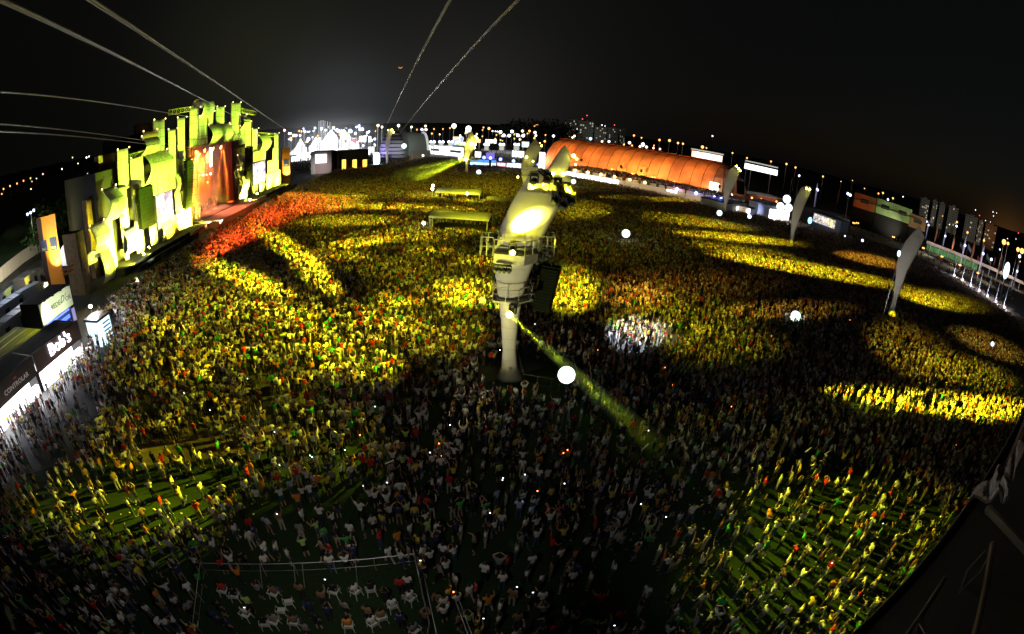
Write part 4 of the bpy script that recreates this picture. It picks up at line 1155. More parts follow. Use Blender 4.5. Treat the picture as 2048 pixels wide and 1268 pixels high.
spot(dmc + Vector((dmr * .6, -30, 3)), dmc + Vector((dmr * .5, 0, dmz * .4)), dmr * .9, .30, (.8, .8, 1), 1, .5)
spot(dmc + Vector((dmr * 2, -30, 6)), dmc + Vector((dmr * 1.8, 0, dmz * .4)), dmr * 1.4, .3, (.9, .95, .85), 1, .5)
# white booths in the far row
m_wlit = glow('white_booth_light', (.95, .97, 1), 3.2); m_glass = mat('grey_booth_glass', (.25, .28, .32), .3); m_bwall = mat('white_booth_wall', (.7, .72, .70), .6)
WG = 'white booths with lit fronts along the far edge of the crowd'
def booth_row(L_, R_, top, lab, lit=(.0, .62), lights=(), wins=(), depth=8, zc=1.6, m=None):
    t, pl, h = boxthing('white_booth', lab, 'booth', L_, R_, top, depth, m_bwall, WG, zc)
    part(t, 'lit_front', MB().box(pl.w(pl.L / 2, h * (lit[0] + lit[1]) / 2 + .2, .2), (pl.L - .3, .2, h * (lit[1] - lit[0])), pl.d, pl.n), m or m_wlit)
    for (a, b, z0, z1) in wins: part(t, 'window', MB().box(pl.w(pl.L * (a + b) / 2, h * (z0 + z1) / 2, .4), (pl.L * (b - a), .15, h * (z1 - z0)), pl.d, pl.n), m_glass)
    part(t, 'roof', MB().box(pl.w(pl.L / 2, h + .2, -depth / 2 + .5), (pl.L + .6, depth, .4), pl.d, pl.n), m_bwall)
    return t, pl, h
booth_row((850, 303), (927, 310), 289, 'long white lit booth with two grey windows right of the dome', (.05, .9), wins=((.18, .40, .4, .66), (.68, .95, .4, .66)))
booth_row((950, 313), (962, 314), 303, 'small white lit booth just right of the far beam mast', (.1, 1))
booth_row((962, 306), (1048, 311), 299, 'low grey booth roof line behind the blue lit terrace', (.5, .9), m=mat('dim_booth_front', (.45, .45, .43), .7, emit=(.9, .9, .85), strength=.18))
booth_row((1024, 310), (1048, 312), 301, 'bright white booth left of the mast by the tent', (.1, 1))
bt1, btp, bth = booth_row((940, 329), (992, 331), 318, 'blue lit white terrace bar below the far booths', (.0, .55), m=glow('cyan_bar_light', (.55, .85, 1), 3))
part(bt1, 'upper_band', MB().box(btp.w(btp.L / 2, bth * .82, .3), (btp.L, .3, bth * .25), btp.d, btp.n), glow('deep_blue_band', (.10, .32, .9), 1.3))
booth_row((994, 332), (1011, 333), 325, 'bar with red framed white light right of the blue terrace', (.1, .9), m=glow('red_white_light', (1, .45, .5), 2.6))
booth_row((1013, 333), (1042, 334), 326, 'pale violet lit bar front beside the mast', (.1, .9), m=glow('violet_white_light', (.75, .75, 1), 3))
pv = Plane(at(972, 316, 6), at(990, 317, 6))
vb = thing('violet_panel', 'violet glowing wall panel above the blue terrace bar', 'panel', pv.w(0, 0))
x0, z1 = pv.q(973, 305); x1, z0 = pv.q(989, 318)
part(vb, 'display', MB().box(pv.w((x0 + x1) / 2, (max(z0, 2) + z1) / 2, .5), (x1 - x0, .3, z1 - max(z0, 2)), pv.d, pv.n), glow('violet_panel_light', (.28, .18, .95), .9))
part(vb, 'support', MB().box(pv.w((x0 + x1) / 2, z1 / 2, 0), (1, .3, z1), pv.d, pv.n), m_dark)
TG = 'blue lamps along the terrace rail'
for (px_, py_) in ((968, 315), (981, 316), (1001, 318.5), (1027, 322), (1077, 329)):
    p = at_dist(px_, py_, 205); t = thing('terrace_lamp', 'deep blue lamp on the terrace between the far mast and the tent', 'lamp', (p.x, p.y, 0), TG)
    part(t, 'bulb', MB().ball(p, .7, 8, 6), glow('blue_lamp', (.15, .25, 1), 7)); part(t, 'post', MB().bar((p.x, p.y, 0), p, .15), m_dark)
# small billboards and gate boxes behind
m_bill = None
def billboard(px0, px1, pyt, pyb, dist, lab, m, legs=True, name='lit_billboard', cat='billboard', deep=1.2):
    a, b = at_dist(px0, pyb, dist), at_dist(px1, pyb, dist * 1.0); pl = Plane(a, b); x0, z1 = pl.q(px0, pyt); z0 = pl.q(px0, pyb)[1]; x1 = pl.q(px1, pyb)[0]
    t = thing(name, lab, cat, pl.w((x0 + x1) / 2, 0), None)
    pr = part(t, 'panel', MB().box(pl.w((x0 + x1) / 2, (z0 + z1) / 2), (x1 - x0, deep, z1 - z0), pl.d, pl.n), m)
    if legs and z0 > 1:
        for f in (.2, .8): part(t, 'leg', MB().bar(pl.w(x0 + (x1 - x0) * f, 0), pl.w(x0 + (x1 - x0) * f, z0), .5), m_pole)
    return t, pl, (x0, x1, z0, z1)
def ad_mat(name, cols, strength, scale):
    m = bpy.data.materials.new(name); m.use_nodes = True; t = m.node_tree; b = t.nodes['Principled BSDF']; b.inputs['Base Color'].default_value = (.05, .05, .05, 1)
    nz = t.nodes.new('ShaderNodeTexNoise'); nz.inputs['Scale'].default_value = scale; co = t.nodes.new('ShaderNodeTexCoord'); t.links.new(co.outputs['Object'], nz.inputs['Vector'])
    cr = t.nodes.new('ShaderNodeValToRGB'); el = cr.color_ramp.elements
    el[0].position = .35; el[0].color = (*cols[0], 1); el[1].position = .62; el[1].color = (*cols[-1], 1)
    for i, c in enumerate(cols[1:-1]): k = el.new(.35 + .27 * (i + 1) / (len(cols) - 1)); k.color = (*c, 1)
    t.links.new(nz.outputs['Fac'], cr.inputs['Fac']); t.links.new(cr.outputs[0], b.inputs['Emission Color']); b.inputs['Emission Strength'].default_value = strength
    try: m.cycles.emission_sampling = 'NONE'
    except Exception: pass
    return m
ad1 = ad_mat('pastel_advert', [(.2, .7, .7), (.9, .8, .3), (1, .95, .9), (.4, .5, 1)], 1.2, .25)
billboard(906, 926, 273, 292, 330, 'tall pastel lit advert board left of the far beam mast', ad1)
billboard(949, 961, 278, 285, 300, 'small orange lit board right of the far beam mast', glow('orange_board', (1, .6, .3), 1.8))
billboard(971, 993, 278.5, 286, 320, 'white lit letter board over the far booths', ad_mat('white_letter_advert', [(.35, .3, .25), (1, .97, .9), (1, 1, 1)], 2.0, .5))
billboard(1044, 1058, 283, 294, 300, 'pale green white lit board left of the tent mast', ad_mat('mint_advert', [(.3, .6, .5), (.9, 1, .9)], 1.4, .3))
billboard(980, 997, 288, 300, 300, 'dark round board with an orange spot', mat('brown_disc', (.08, .04, .03), .8))
BXG = 'white lit ticket boxes with lamps on top behind the far booths'
for (x0_, x1_) in ((861, 869), (879, 886), (897, 905), (969, 977), (999, 1008), (1028, 1038)):
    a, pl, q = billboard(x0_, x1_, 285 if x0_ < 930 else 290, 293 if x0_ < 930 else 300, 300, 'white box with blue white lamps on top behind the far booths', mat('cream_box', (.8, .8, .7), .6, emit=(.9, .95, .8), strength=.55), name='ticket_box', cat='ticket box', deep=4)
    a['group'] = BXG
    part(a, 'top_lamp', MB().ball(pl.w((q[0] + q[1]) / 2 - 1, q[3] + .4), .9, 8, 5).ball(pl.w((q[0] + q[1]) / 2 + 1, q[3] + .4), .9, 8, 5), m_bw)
# fairground: white tents, towers, lamps
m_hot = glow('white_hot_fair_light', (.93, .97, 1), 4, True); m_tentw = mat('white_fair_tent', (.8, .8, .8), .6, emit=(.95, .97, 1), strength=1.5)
FGp = 'brightly lit white fair tents on the horizon left of the dome'
def peak_tent(px_, pyb, dist, rad, h, lab, m=m_tentw):
    c = at_dist(px_, pyb, dist); c.z = 0
    t = thing('fair_tent', lab, 'tent', c, FGp); prof = [(1.0, .22), (.62, .34), (.32, .55), (.12, .85), (.02, 1.0)]
    rings = [[c + Vector((rad * r_ * math.cos(a), rad * r_ * math.sin(a), h * z)) for a in [2 * PI * k / 12 for k in range(12)]] for r_, z in prof]
    part(t, 'canvas', MB().loft(rings), m)
    for k in range(0, 12, 3):
        p = rings[0][k]; part(t, 'tent_pole', MB().bar((p.x, p.y, 0), p, .3), m_pole)
    return t
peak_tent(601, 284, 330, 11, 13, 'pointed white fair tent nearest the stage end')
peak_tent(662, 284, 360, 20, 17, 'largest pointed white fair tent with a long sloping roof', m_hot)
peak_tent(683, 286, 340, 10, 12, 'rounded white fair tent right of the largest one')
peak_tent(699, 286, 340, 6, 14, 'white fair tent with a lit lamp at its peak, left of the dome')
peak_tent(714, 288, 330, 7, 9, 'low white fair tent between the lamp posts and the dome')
mm = bpy.data.materials.new('thin_mist'); mm.use_nodes = True; mm.node_tree.nodes.clear()
_a = mm.node_tree.nodes.new('ShaderNodeOutputMaterial'); _b = mm.node_tree.nodes.new('ShaderNodeVolumePrincipled'); _tc = mm.node_tree.nodes.new('ShaderNodeTexCoord'); _mp = mm.node_tree.nodes.new('ShaderNodeMapping'); _mp.inputs['Scale'].default_value = (1 / 108, 1 / 108, 1 / 36)
_gr = mm.node_tree.nodes.new('ShaderNodeTexGradient'); _gr.gradient_type = 'QUADRATIC_SPHERE'; _mu = mm.node_tree.nodes.new('ShaderNodeMath'); _mu.operation = 'MULTIPLY'; _mu.inputs[1].default_value = .014
for _p, _q in ((_tc.outputs['Object'], _mp.inputs[0]), (_mp.outputs[0], _gr.inputs[0]), (_gr.outputs['Fac'], _mu.inputs[0]), (_mu.outputs[0], _b.inputs['Density'])): mm.node_tree.links.new(_p, _q)
mm.node_tree.links.new(_b.outputs[0], _a.inputs['Volume'])
_c = at_dist(668, 285, 350)
_o = MB().ball((0, 0, 0), 110, 24, 14, sz=.34).build('mist', mm, kind='stuff'); _o.location = (_c.x, _c.y, 2)  # soft ball of mist shaped to carry the glow over the fair
for px_ in (600, 632, 660, 690, 722):
    q_ = at_dist(px_, 275, 345); point((q_.x, q_.y, 19), 7000, (.85, .93, 1), .6)  # points added to make the mist and the fair glow
peak_tent(632, 285, 350, 12, 13, 'pointed white fair tent left of the largest one')
# big wheel-like red white ride
rc = at_dist(706, 276, 380)
rd = thing('fair_ride', 'red and white fair ride tower among the white tents', 'fair ride', (rc.x, rc.y, 0))
part(rd, 'tower', MB().box((rc.x, rc.y, rc.z / 2), (5, 5, rc.z)), m_tentw); part(rd, 'red_block', MB().box((rc.x, rc.y - 3, rc.z - 3), (9, 2, 5)), glow('red_ride_light', (.9, .15, .2), 1.2))
for i, (a_, b_, y0, y1) in enumerate(((681, 692, 263, 280), (722, 732, 272, 284), (737, 742, 273, 284), (664, 670, 253, 259))):
    o_ = billboard(a_, b_, y0, y1, 345, ['bluish white lit slab tower behind the black booth', 'white lit pavilion front left of the dome', 'small white lit booth beside the dome', 'small cream lit sign above the fair tents'][i], m_hot if i != 3 else glow('cream_sign', (1, .97, .8), 1.5), name='fair_booth', cat='fair booth', deep=3)
pw = Plane(at_dist(585, 292, 300), at_dist(748, 288, 320))
fw = thing('fair_stall_row', 'long row of overlit fair stalls behind the grey and black booths', 'stalls', pw.w(pw.L / 2, 0))
for k in range(16):
    u = pw.L * (k + .5) / 16; hgt = RNG.uniform(2.5, 6)
    part(fw, 'stall', MB().box(pw.w(u, hgt / 2), (pw.L / 17, 4, hgt)), m_hot if k % 2 == 0 else m_tentw)
po = Plane(at(664, 318, 1.6), at(682, 318, 1.6))
ob = thing('orange_fence', 'orange lit low wall between the grey and the black booth', 'wall', po.w(po.L / 2, 0))
x0, z1 = po.q(664, 309); part(ob, 'panel', MB().box(po.w(po.L / 2, z1 / 2), (po.L, .5, z1), po.d, po.n), mat('orange_low_wall', (.8, .32, .08), .6))
spot(po.w(po.L / 2, 2, 8), po.w(po.L / 2, 1.5, 0), 6, .6, (1, .7, .3), 1, .2)
fl_ = thing('pole_row', 'row of thin tall flag poles lit above the fair tents', 'flag poles', at_dist(643, 270, 380))
for px_ in (638, 641, 644, 647, 650, 655, 660):
    p = at_dist(px_, 240 + abs(px_ - 645) * .3, 385); part(fl_, 'pole', MB().bar((p.x, p.y, 0), p, .45), mat('white_pole', (.8, .8, .7), .5))
KMW = glow('warm_lamp', (1, .78, .5), 5)
FL = 'lamp posts over the fairground'
for (px_, py_, d, r_, w) in ((578, 267, 330, .9, 0), (581.5, 267, 330, .9, 0), (603, 263, 400, 1.0, 1), (607, 257, 400, .9, 0), (609, 262, 380, 1.1, 0), (619, 263, 420, .8, 0), (627, 262, 420, .9, 0), (630, 256, 400, 1.3, 0), (643, 257, 380, 1.5, 0), (651, 260, 360, 1.0, 0),
                             (674, 260, 340, 1.4, 0), (683, 262, 330, 1.2, 0), (688, 262, 330, 1.2, 0), (700, 262, 320, 1.6, 0), (713, 254, 380, 1.1, 0), (718, 252, 380, 1.4, 0), (720, 258.5, 310, 1.2, 0), (725, 258.5, 310, 1.2, 0), (592, 271, 330, 1.2, 0), (600, 271, 330, 1.0, 0), (617, 278, 300, 1.4, 0)):
    far_lamp(px_, py_, d, r_, m_bw if not w else m_so, 'white lamp on a post over the bright fairground', FL)
far_lamp(569, 260.5, 420, 1.3, glow('reddish_lamp', (1, .4, .3), 8), 'reddish lamp in the sky just right of the stage top', None)
_r = random.Random(5)  # random lamps added to brighten the fair and the booth skyline
for k_ in range(46):
    x_, y_, c_ = _r.uniform(576, 752), _r.uniform(262, 292), _r.random()
    far_lamp(x_, y_, _r.uniform(270, 380), _r.uniform(.5, 1.3), m_bw if c_ < .5 else KMW if c_ < .8 else m_so, 'small added lamp among the fair tents', 'small added lamps among the fair tents')
for k_ in range(30):
    x_ = _r.uniform(850, 1090)
    far_lamp(x_, 257 + (x_ - 850) * .06 + _r.uniform(0, 16), _r.uniform(380, 520), _r.uniform(.6, 1.2), m_so if _r.random() < .6 else KMW, 'small added lamp behind the far white booths', 'small added lamps behind the far white booths')
# far street lamps right of the dome, listed as read off the photograph: x, y, metres, size, kind
SL = [(756, 251, 330, 1.2, 'w'), (764, 254, 330, 1.0, 'w'), (797, 251, 330, 1.2, 'w'), (823, 254, 330, .9, 'c'), (751, 262, 420, .9, 'o'), (834, 259, 450, .9, 'o'), (848, 259, 300, 1.0, 'B'), (851, 252, 380, 1.2, 'p'), (868, 258, 450, .8, 'o'), (886, 258, 450, .8, 'o'),
      (900, 256, 450, .9, 'o'), (908, 252, 340, 2.2, 'c'), (937, 257, 260, 1.9, 'b'), (934, 263, 300, 1.3, 'b'), (967, 255, 450, .9, 'o'), (965, 260, 450, .7, 'o'), (978, 257, 400, 1.4, 'o'), (985, 262, 500, 1.0, 'b'), (991, 262.5, 500, .8, 'b'), (995, 263, 500, .9, 'b'), (1001, 264, 480, 2.0, 'b'),
      (1013, 271, 240, 1.0, 'B'), (1024, 263, 480, 2.0, 'b'), (1041, 271, 240, 1.0, 'B'), (1045, 262, 480, 1.7, 'p'), (1059, 262, 480, 1.4, 'o'), (1070, 265, 480, 1.7, 'b'), (1072, 271, 460, 1.2, 'b'), (1055, 267, 480, .9, 'o'), (1029, 268, 480, .8, 'o'), (1033, 268, 480, .8, 'o'), (1091, 270, 480, .9, 'o'), (1107, 272, 430, 1.5, 'b'),
      (1145, 275, 430, 1.0, 'c'), (1149, 272, 430, 1.3, 'p'), (1181, 277.5, 380, 1.5, 'y'), (1204, 283, 380, 1.1, 'p'), (1218, 283, 380, 1.2, 'b'), (1248, 289, 400, .9, 'o'), (1259, 285.5, 330, 1.3, 'p'), (1264, 291, 400, .9, 'o'), (1268, 271, 470, 1.2, 'o'), (1283, 275.5, 470, .9, 'o'), (1286, 289, 330, 1.6, 'b'), (1280, 293, 330, 1.1, 'p'), (1293, 294, 330, 1.2, 'p'),
      (1307, 296, 330, .9, 'p'), (1308, 291, 400, .7, 'o'), (1319, 280, 420, 1.2, 'o'), (1320, 298, 330, .9, 'p'), (1339, 281, 380, 1.3, 'o'), (1356, 286, 420, 1.2, 'o'), (1366, 287.5, 420, 1.1, 'o'), (1405, 294, 380, 1.5, 'o'), (1413, 296, 380, .7, 'o'), (1425, 272, 900, 1.9, 'v'), (1465, 306, 420, .9, 'o'), (1494, 316, 420, .9, 'o'), (1542, 323, 420, .9, 'o'), (1573, 328, 420, 1.1, 'o'),
      (1591, 335, 420, 1.0, 'o'), (1646, 353, 400, .9, 'o'), (1682, 363, 420, .5, 'o'), (1705, 361, 500, .6, 'o'), (1729, 377, 420, .6, 'o'), (1720, 388, 330, .9, 'p'), (1731, 391, 330, .7, 'o'), (1757, 387, 380, .8, 'o'), (1766, 386, 380, .9, 'o'), (1757, 400, 330, .8, 'o'), (1786, 396.5, 380, .9, 'o'), (1790, 411, 330, .9, 'o'), (1820, 421, 330, .9, 'o'), (1914, 444, 330, .8, 'o'), (1935, 465, 330, .9, 'o'), (1968, 481, 330, .9, 'o'), (1885, 432, 420, .5, 'o'),
      (2008, 484, 300, 1.9, 'o'), (2016, 487, 300, 1.1, 'o'), (2036, 499, 280, 1.4, 'o'), (2044, 502, 280, 1.8, 'o'), (1174, 231, 1500, 2, 'r'), (1165, 238, 1500, 2, 'r'), (1229, 250, 1500, 2, 'r'), (1204, 250, 1500, 2.2, 'c'), (1210, 252, 1500, 1.8, 'c'), (1208, 257, 1500, 1.8, 'c'), (1155, 258, 1200, 2.2, 'o'), (1070, 252, 1000, 3, 'o'), (1074, 250, 1000, 3, 'o'),
      (1951, 420, 1500, 1.8, 'b'), (1959, 431, 1500, 1.8, 'r'), (1986, 424, 1500, 1.8, 'o'), (1993, 426, 1500, 1.4, 'b'), (1987, 432, 1500, 1.6, 'b'), (1971, 441, 1500, 1.4, 'o'), (1981, 444, 1500, 1.3, 'b'), (2037, 466, 1500, 1.8, 'r'), (2015, 477, 1200, 1.2, 'b'), (2032, 478, 1200, 1.2, 'b'), (1899, 449, 600, .7, 'c'), (1867, 436, 600, .6, 'c'), (1806, 393.5, 900, 1.2, 'b'), (2000, 499, 500, .9, 'b'), (2040, 523, 400, .7, 'o'),
      (7, 378, 900, 2.0, 'o'), (20, 372, 930, 2.0, 'o'), (34, 367, 960, 2.0, 'o'), (47, 361.5, 990, 2.0, 'o'), (61, 356.5, 1010, 2.0, 'o'), (86, 348, 1000, 1.8, 'p'), (3.5, 388, 900, 1.7, 'o'), (64, 363, 1000, 1.5, 'o'), (62, 378, 800, 1.2, 'c'), (73, 357, 1000, 1.2, 'b'), (124, 338, 900, 1.6, 'c'), (156, 327, 900, 1.3, 'c'), (173, 315, 900, 1.9, 'b'), (178, 313, 900, 1.6, 'b'), (145, 315, 900, 1.2, 'c'), (175, 348, 700, 1.4, 'b'), (179, 348, 700, 1.2, 'b')]
m_dimb = glow('dim_white_lamp', (.9, .95, 1), 3)
KM = {'w': glow('warm_lamp', (1, .72, .45), 4), 'c': glow('cream_lamp', (1, .88, .6), 4), 'o': m_so, 'B': m_bw, 'b': glow('pale_blue_lamp', (.85, .93, 1), 4), 'p': glow('pinkish_lamp', (1, .58, .42), 3.5), 'y': glow('cyan_lamp', (.45, .85, 1), 3), 'r': glow('red_beacon', (1, .06, .06), 4), 'v': m_bw}
LT = {'w': ('warm white street lamp beside the striped dome', 'warm lamps by the dome'), 'c': ('cream distant lamp on the skyline', 'cream lamps on the skyline'), 'o': ('orange sodium street lamp far behind the crowd', 'orange street lamps in the distance'),
      'B': ('tall lamp post with twin blue white heads behind the far booths', 'twin headed lamp posts behind the far booths'), 'b': ('pale blue white lamp on the far skyline', 'pale lamps on the skyline'), 'p': ('pinkish white lamp behind the orange tent and dome', 'pinkish lamps behind the tent'),
      'y': ('round pale cyan lamp above the left end of the orange tent', None), 'r': ('red aircraft beacon on a far tower block', 'red beacons on the far towers'), 'v': ('single violet white light high above the right end of the tent', None)}
for (px_, py_, d, r_, k) in SL:
    far_lamp(px_, py_, d, r_ * (1 if d < 600 else 1), KM[k] if d < 1200 or k == 'r' else m_dimb, LT[k][0], LT[k][1], h2=1.3 if k == 'B' else None)

# ------------------------------------------------------------------ the long orange tent and the terrace before it
VP = Plane(at(1130, 350, 1.7), at(1475, 421, 1.7))
m_tent = mat('orange_lit_canvas', (.80, .42, .24), .6, noise=(.12, .35)); m_rib = mat('dark_tent_seam', (.08, .02, .015), .7)
def tent():
    off = -26.0
    bl, _ = VP.q(1086, 330, off); br, _ = VP.q(1462, 385, off)
    ridge_off = off - 15
    h1 = VP.q(1300, 301, ridge_off)[1]; h1b = VP.q(1180, 283, ridge_off)[1]
    hr = (h1 + h1b) / 2
    t = thing('orange_tent', 'huge long ribbed tent glowing orange behind the terrace', 'tent', VP.w((bl + br) / 2, 0, off))
    prof = [(0, 0), (0, .06), (1.2, .34), (3.6, .62), (8, .87), (15, 1.0)]
    prof = prof + [(30 - a, b) for a, b in prof[::-1][1:]]
    def rib(u, s_=1.0):
        return [VP.w(u, b * hr * s_, off - 15 + (15 - a) * s_ ** .3 * 1.0) for a, b in prof]
    N = 17; us = [bl + (br - 9 - bl) * k / N for k in range(N + 1)]
    for k in range(N):
        part(t, 'canvas_bay', MB().loft([rib(us[k]), rib((us[k] + us[k + 1]) / 2), rib(us[k + 1])], closed=False), m_tent).data.polygons.foreach_set('use_smooth', [True] * 20)
        part(t, 'seam', MB().tube([p + VP.n * .1 + Vector((0, 0, .1)) for p in rib(us[k])], .09, 4), m_rib)
    # rounded apse at the right end
    c = us[-1]
    angs = [PI * k / 8 for k in range(9)]
    cols = []
    for a in angs:
        col = []
        for (x, b) in prof[:6]:
            rr = (15 - x); col.append(VP.w(c + math.sin(a) * rr * .85, b * hr, off - 15 + math.cos(a) * rr))
        cols.append(col)
    for k in range(8):
        part(t, 'canvas_bay', MB().loft([cols[k], cols[k + 1]], closed=False), m_tent)
        part(t, 'seam', MB().tube([p + Vector((0, 0, .12)) + VP.n * .1 for p in cols[k]], .09, 4), m_rib)
    part(t, 'ridge_strip', MB().box(VP.w((us[0] + us[-1]) / 2, hr + .15, off - 15), (us[-1] - us[0], 5.0, .3), VP.d, VP.n), mat('dark_red_ridge', (.25, .05, .03), .7))
    x, z = VP.q(1438, 378, off + 1); x0, z1 = VP.q(1421, 363, off); x1, z0 = VP.q(1436, 385, off)
    part(t, 'doorway', MB().box(VP.w((x0 + x1) / 2, z1 / 2 + 1, off + .4 + 0), (x1 - x0, 1.0, z1 - 2), VP.d, VP.n), glow('white_doorway', (1, .97, .85), 2.5))
    x0, z1 = VP.q(1078, 304, off + 2); x1, _ = VP.q(1086, 322, off + 2)
    part(t, 'end_doorway', MB().box(VP.w((x0 + x1) / 2, z1 / 2, off + 1), (x1 - x0, 1.0, z1), VP.d, VP.n), glow('white_doorway', (1, .97, .85), 2.5))
    for px_, py_ in ((1163, 320), (1283, 341.5), (1439, 373), (1242, 333)):
        x, z = VP.q(px_, py_, off + 1.2); part(t, 'loudspeaker', MB().box(VP.w(x, z, off + 1.3), (.9, .6, 1.3), VP.d, VP.n), m_black)
    return us, off, hr
TU, TOFF, THR = tent()
for k in range(9):
    u = TU[0] + (TU[-1] - TU[0]) * (k + .5) / 9
    spot(VP.w(u, 5.5, TOFF + 8), VP.w(u, THR * .42, TOFF - 2), 10, 1.25 + .9 * (k in (4, 5, 6)), (1, .36 + .12 * (k in (4, 5)), .09), 1.0, .4)
spot(VP.w(TU[-1] + 12, 5, TOFF + 9), VP.w(TU[-1] + 5, THR * .3, TOFF - 3), 12, .8, (1, .5, .2), 1.0, .4)
for k in range(5): spot(VP.w(TU[0] + (TU[-1] - TU[0]) * (k + .5) / 5, 17, TOFF + 16), VP.w(TU[0] + (TU[-1] - TU[0]) * (k + .5) / 5, THR * .9, TOFF - 11), 14, .5, (1, .33, .05), 1.0, .4)
# terrace
x0 = VP.q(1118, 350)[0]; x1 = VP.q(1500, 426)[0]; zt_ = VP.q(1300, 371)[1]
ter = thing('viewing_terrace', 'long raised viewing terrace full of people in front of the orange tent', 'terrace', VP.w((x0 + x1) / 2, 0))
m_cream = mat('cream_terrace_wall', (.62, .52, .38), .6)
DK = max(3.4, zt_ - 1.0)
part(ter, 'deck', MB().box(VP.w((x0 + x1) / 2, DK - .2, -12), (x1 - x0, 22, .4), VP.d, VP.n), m_dark)
n = int((x1 - x0) / 6)
for k in range(n):
    u = x0 + (k + .5) * (x1 - x0) / n
    part(ter, 'front_panel', MB().box(VP.w(u, DK / 2 + .1, 0), ((x1 - x0) / n - .1, .4, DK + .2), VP.d, VP.n), m_cream)
xa, xb = VP.q(1130, 345)[0], VP.q(1238, 367)[0]
ns_ = 9
for k in range(ns_):
    u = xa + (k + .5) * (xb - xa) / ns_
    part(ter, 'light_box', MB().box(VP.w(u, DK * .72, .4), ((xb - xa) / ns_ - .3, .3, DK * .5), VP.d, VP.n), glow('white_terrace_light', (.97, .96, 1), 4))
xc, xd = VP.q(1335, 381)[0], VP.q(1354, 386)[0]
part(ter, 'light_box', MB().box(VP.w((xc + xd) / 2, DK * .95, .4), (xd - xc, .3, .7), VP.d, VP.n), glow('white_terrace_light', (.97, .96, 1), 4))
for k in range(10): spot(VP.w(x0 + (x1 - x0) * (k + .5) / 10, DK + 5, 6), VP.w(x0 + (x1 - x0) * (k + .5) / 10, DK * .6, 0), 8, .45, (1, .85, .62), 1, .3)
m_stone = mat('pale_planter', (.45, .38, .26), .7)
for i, (px_, py_, lit) in enumerate(((1151, 338, 'o'), (1161, 340, 0), (1176, 343, 'o'), (1192, 346, 0), (1202, 349, 'o'), (1208, 349, 0), (1229, 354, 'o'), (1240, 355, 0), (1259, 360, 'o'), (1273, 361, 0), (1289, 366, 'o'), (1308, 369, 0), (1325, 371, 0), (1340, 375, 0), (1353, 378, 'v'), (1365, 380, 0), (1380, 384, 0), (1391, 387, 'b'), (1402, 388, 0), (1417, 391, 0), (1427, 395, 'b'), (1441, 395, 'b'))):
    off = -2.0; x, z = VP.q(px_, py_, off)
    part(ter, 'planter_box', MB().box(VP.w(x, DK + .55, off), (2.6, 1.2, 1.1), VP.d, VP.n), m_stone)
    if lit:
        t = thing('terrace_lamp', {'o': 'orange lamp on the terrace rail before the left half of the tent', 'b': 'deep blue lamp on the terrace rail near the right end of the tent', 'v': 'violet pink lamp on the terrace rail below the tent'}[lit], 'lamp', VP.w(x, DK, off + .9), 'orange lamps on the terrace rail' if lit == 'o' else 'blue lamps on the terrace rail' if lit == 'b' else None)
        part(t, 'bulb', MB().ball(VP.w(x + .6, DK + .9, off + 1.0), .55, 8, 6), {'o': m_tip, 'b': glow('blue_lamp2', (.25, .35, 1), 12), 'v': glow('violet_lamp', (1, .6, 1), 8)}[lit])
        part(t, 'bracket', MB().bar(VP.w(x + .6, DK, off + 1.0), VP.w(x + .6, DK + .5, off + 1.0), .1), m_dark)
        if lit != 'o' or i % 4 == 0: point(VP.w(x + .6, DK + 1.6, off + 2.0), 500, {'o': (1, .5, .15), 'b': (.1, .12, 1), 'v': (.9, .3, 1)}[lit], .3)
# VIP box at the terrace's right end, blue building, white stand
def slab_building(name, lab, cat, L_, R_, ztop_px, depth, m, roof_m=None, zc=1.7):
    t, pl, h = boxthing(name, lab, cat, L_, R_, ztop_px, depth, m, None, zc)
    part(t, 'roof', MB().box(pl.w(pl.L / 2, h + .15, -depth / 2), (pl.L + .5, depth + .5, .3), pl.d, pl.n), roof_m or m_dark)
    return t, pl, h
vb1, vp1, vh1 = slab_building('terrace_bar', 'white lit bar building at the right end of the terrace', 'bar', (1452, 423), (1493, 420), 408, 10, m_bwall)
part(vb1, 'lit_front', MB().box(vp1.w(vp1.L * .7, vh1 * .45, .1), (vp1.L * .5, .2, vh1 * .6), vp1.d, vp1.n), glow('cool_bar_light', (.7, .85, 1), 2))
blb, blp, blh = slab_building('blue_hall', 'pale blue lit flat hall behind the crowd, left of the bright white stand', 'hall', (1496, 421), (1540, 433), 399, 14, mat('pale_blue_wall', (.45, .5, .6), .7))
spot(blp.w(3, 2, 10), blp.w(blp.L * .4, blh * .5, 0), 9, .45, (.45, .5, 1), 1, .3)
wst, wsp, wsh = slab_building('white_stand', 'overlit white stand between two light masts', 'stand', (1536, 436), (1577, 441), 416, 6, m_bwall, m_bwall)
part(wst, 'lit_front', MB().box(wsp.w(wsp.L * .5, wsh * .5, .1), (wsp.L * .95, .2, wsh * .9), wsp.d, wsp.n), glow('white_stand_light', (.93, .96, 1), 4, True))
for f in (.45, .7, .85): part(wst, 'balloon_cluster', MB().ball(wsp.w(wsp.L * f, wsh + 1.2 + 3 * (f == .7), .5), 1.5, 10, 8), glow('white_bulb_cluster', (.9, .94, 1), 2.5))
gbar, gbp, gbh = slab_building('glass_bar', 'small bar with orange lettering and glass front beside the second mast', 'bar', (1624, 446), (1678, 466), 422, 7, mat('grey_blue_bar', (.3, .35, .45), .6))
part(gbar, 'lit_front', MB().box(gbp.w(gbp.L * .42, gbh * .66, .1), (gbp.L * .78, .2, gbh * .5), gbp.d, gbp.n), ad_mat('bar_interior', [(.12, .1, .09), (.75, .7, .65), (.35, .25, .2), (1, .97, .95)], 1.2, .9))
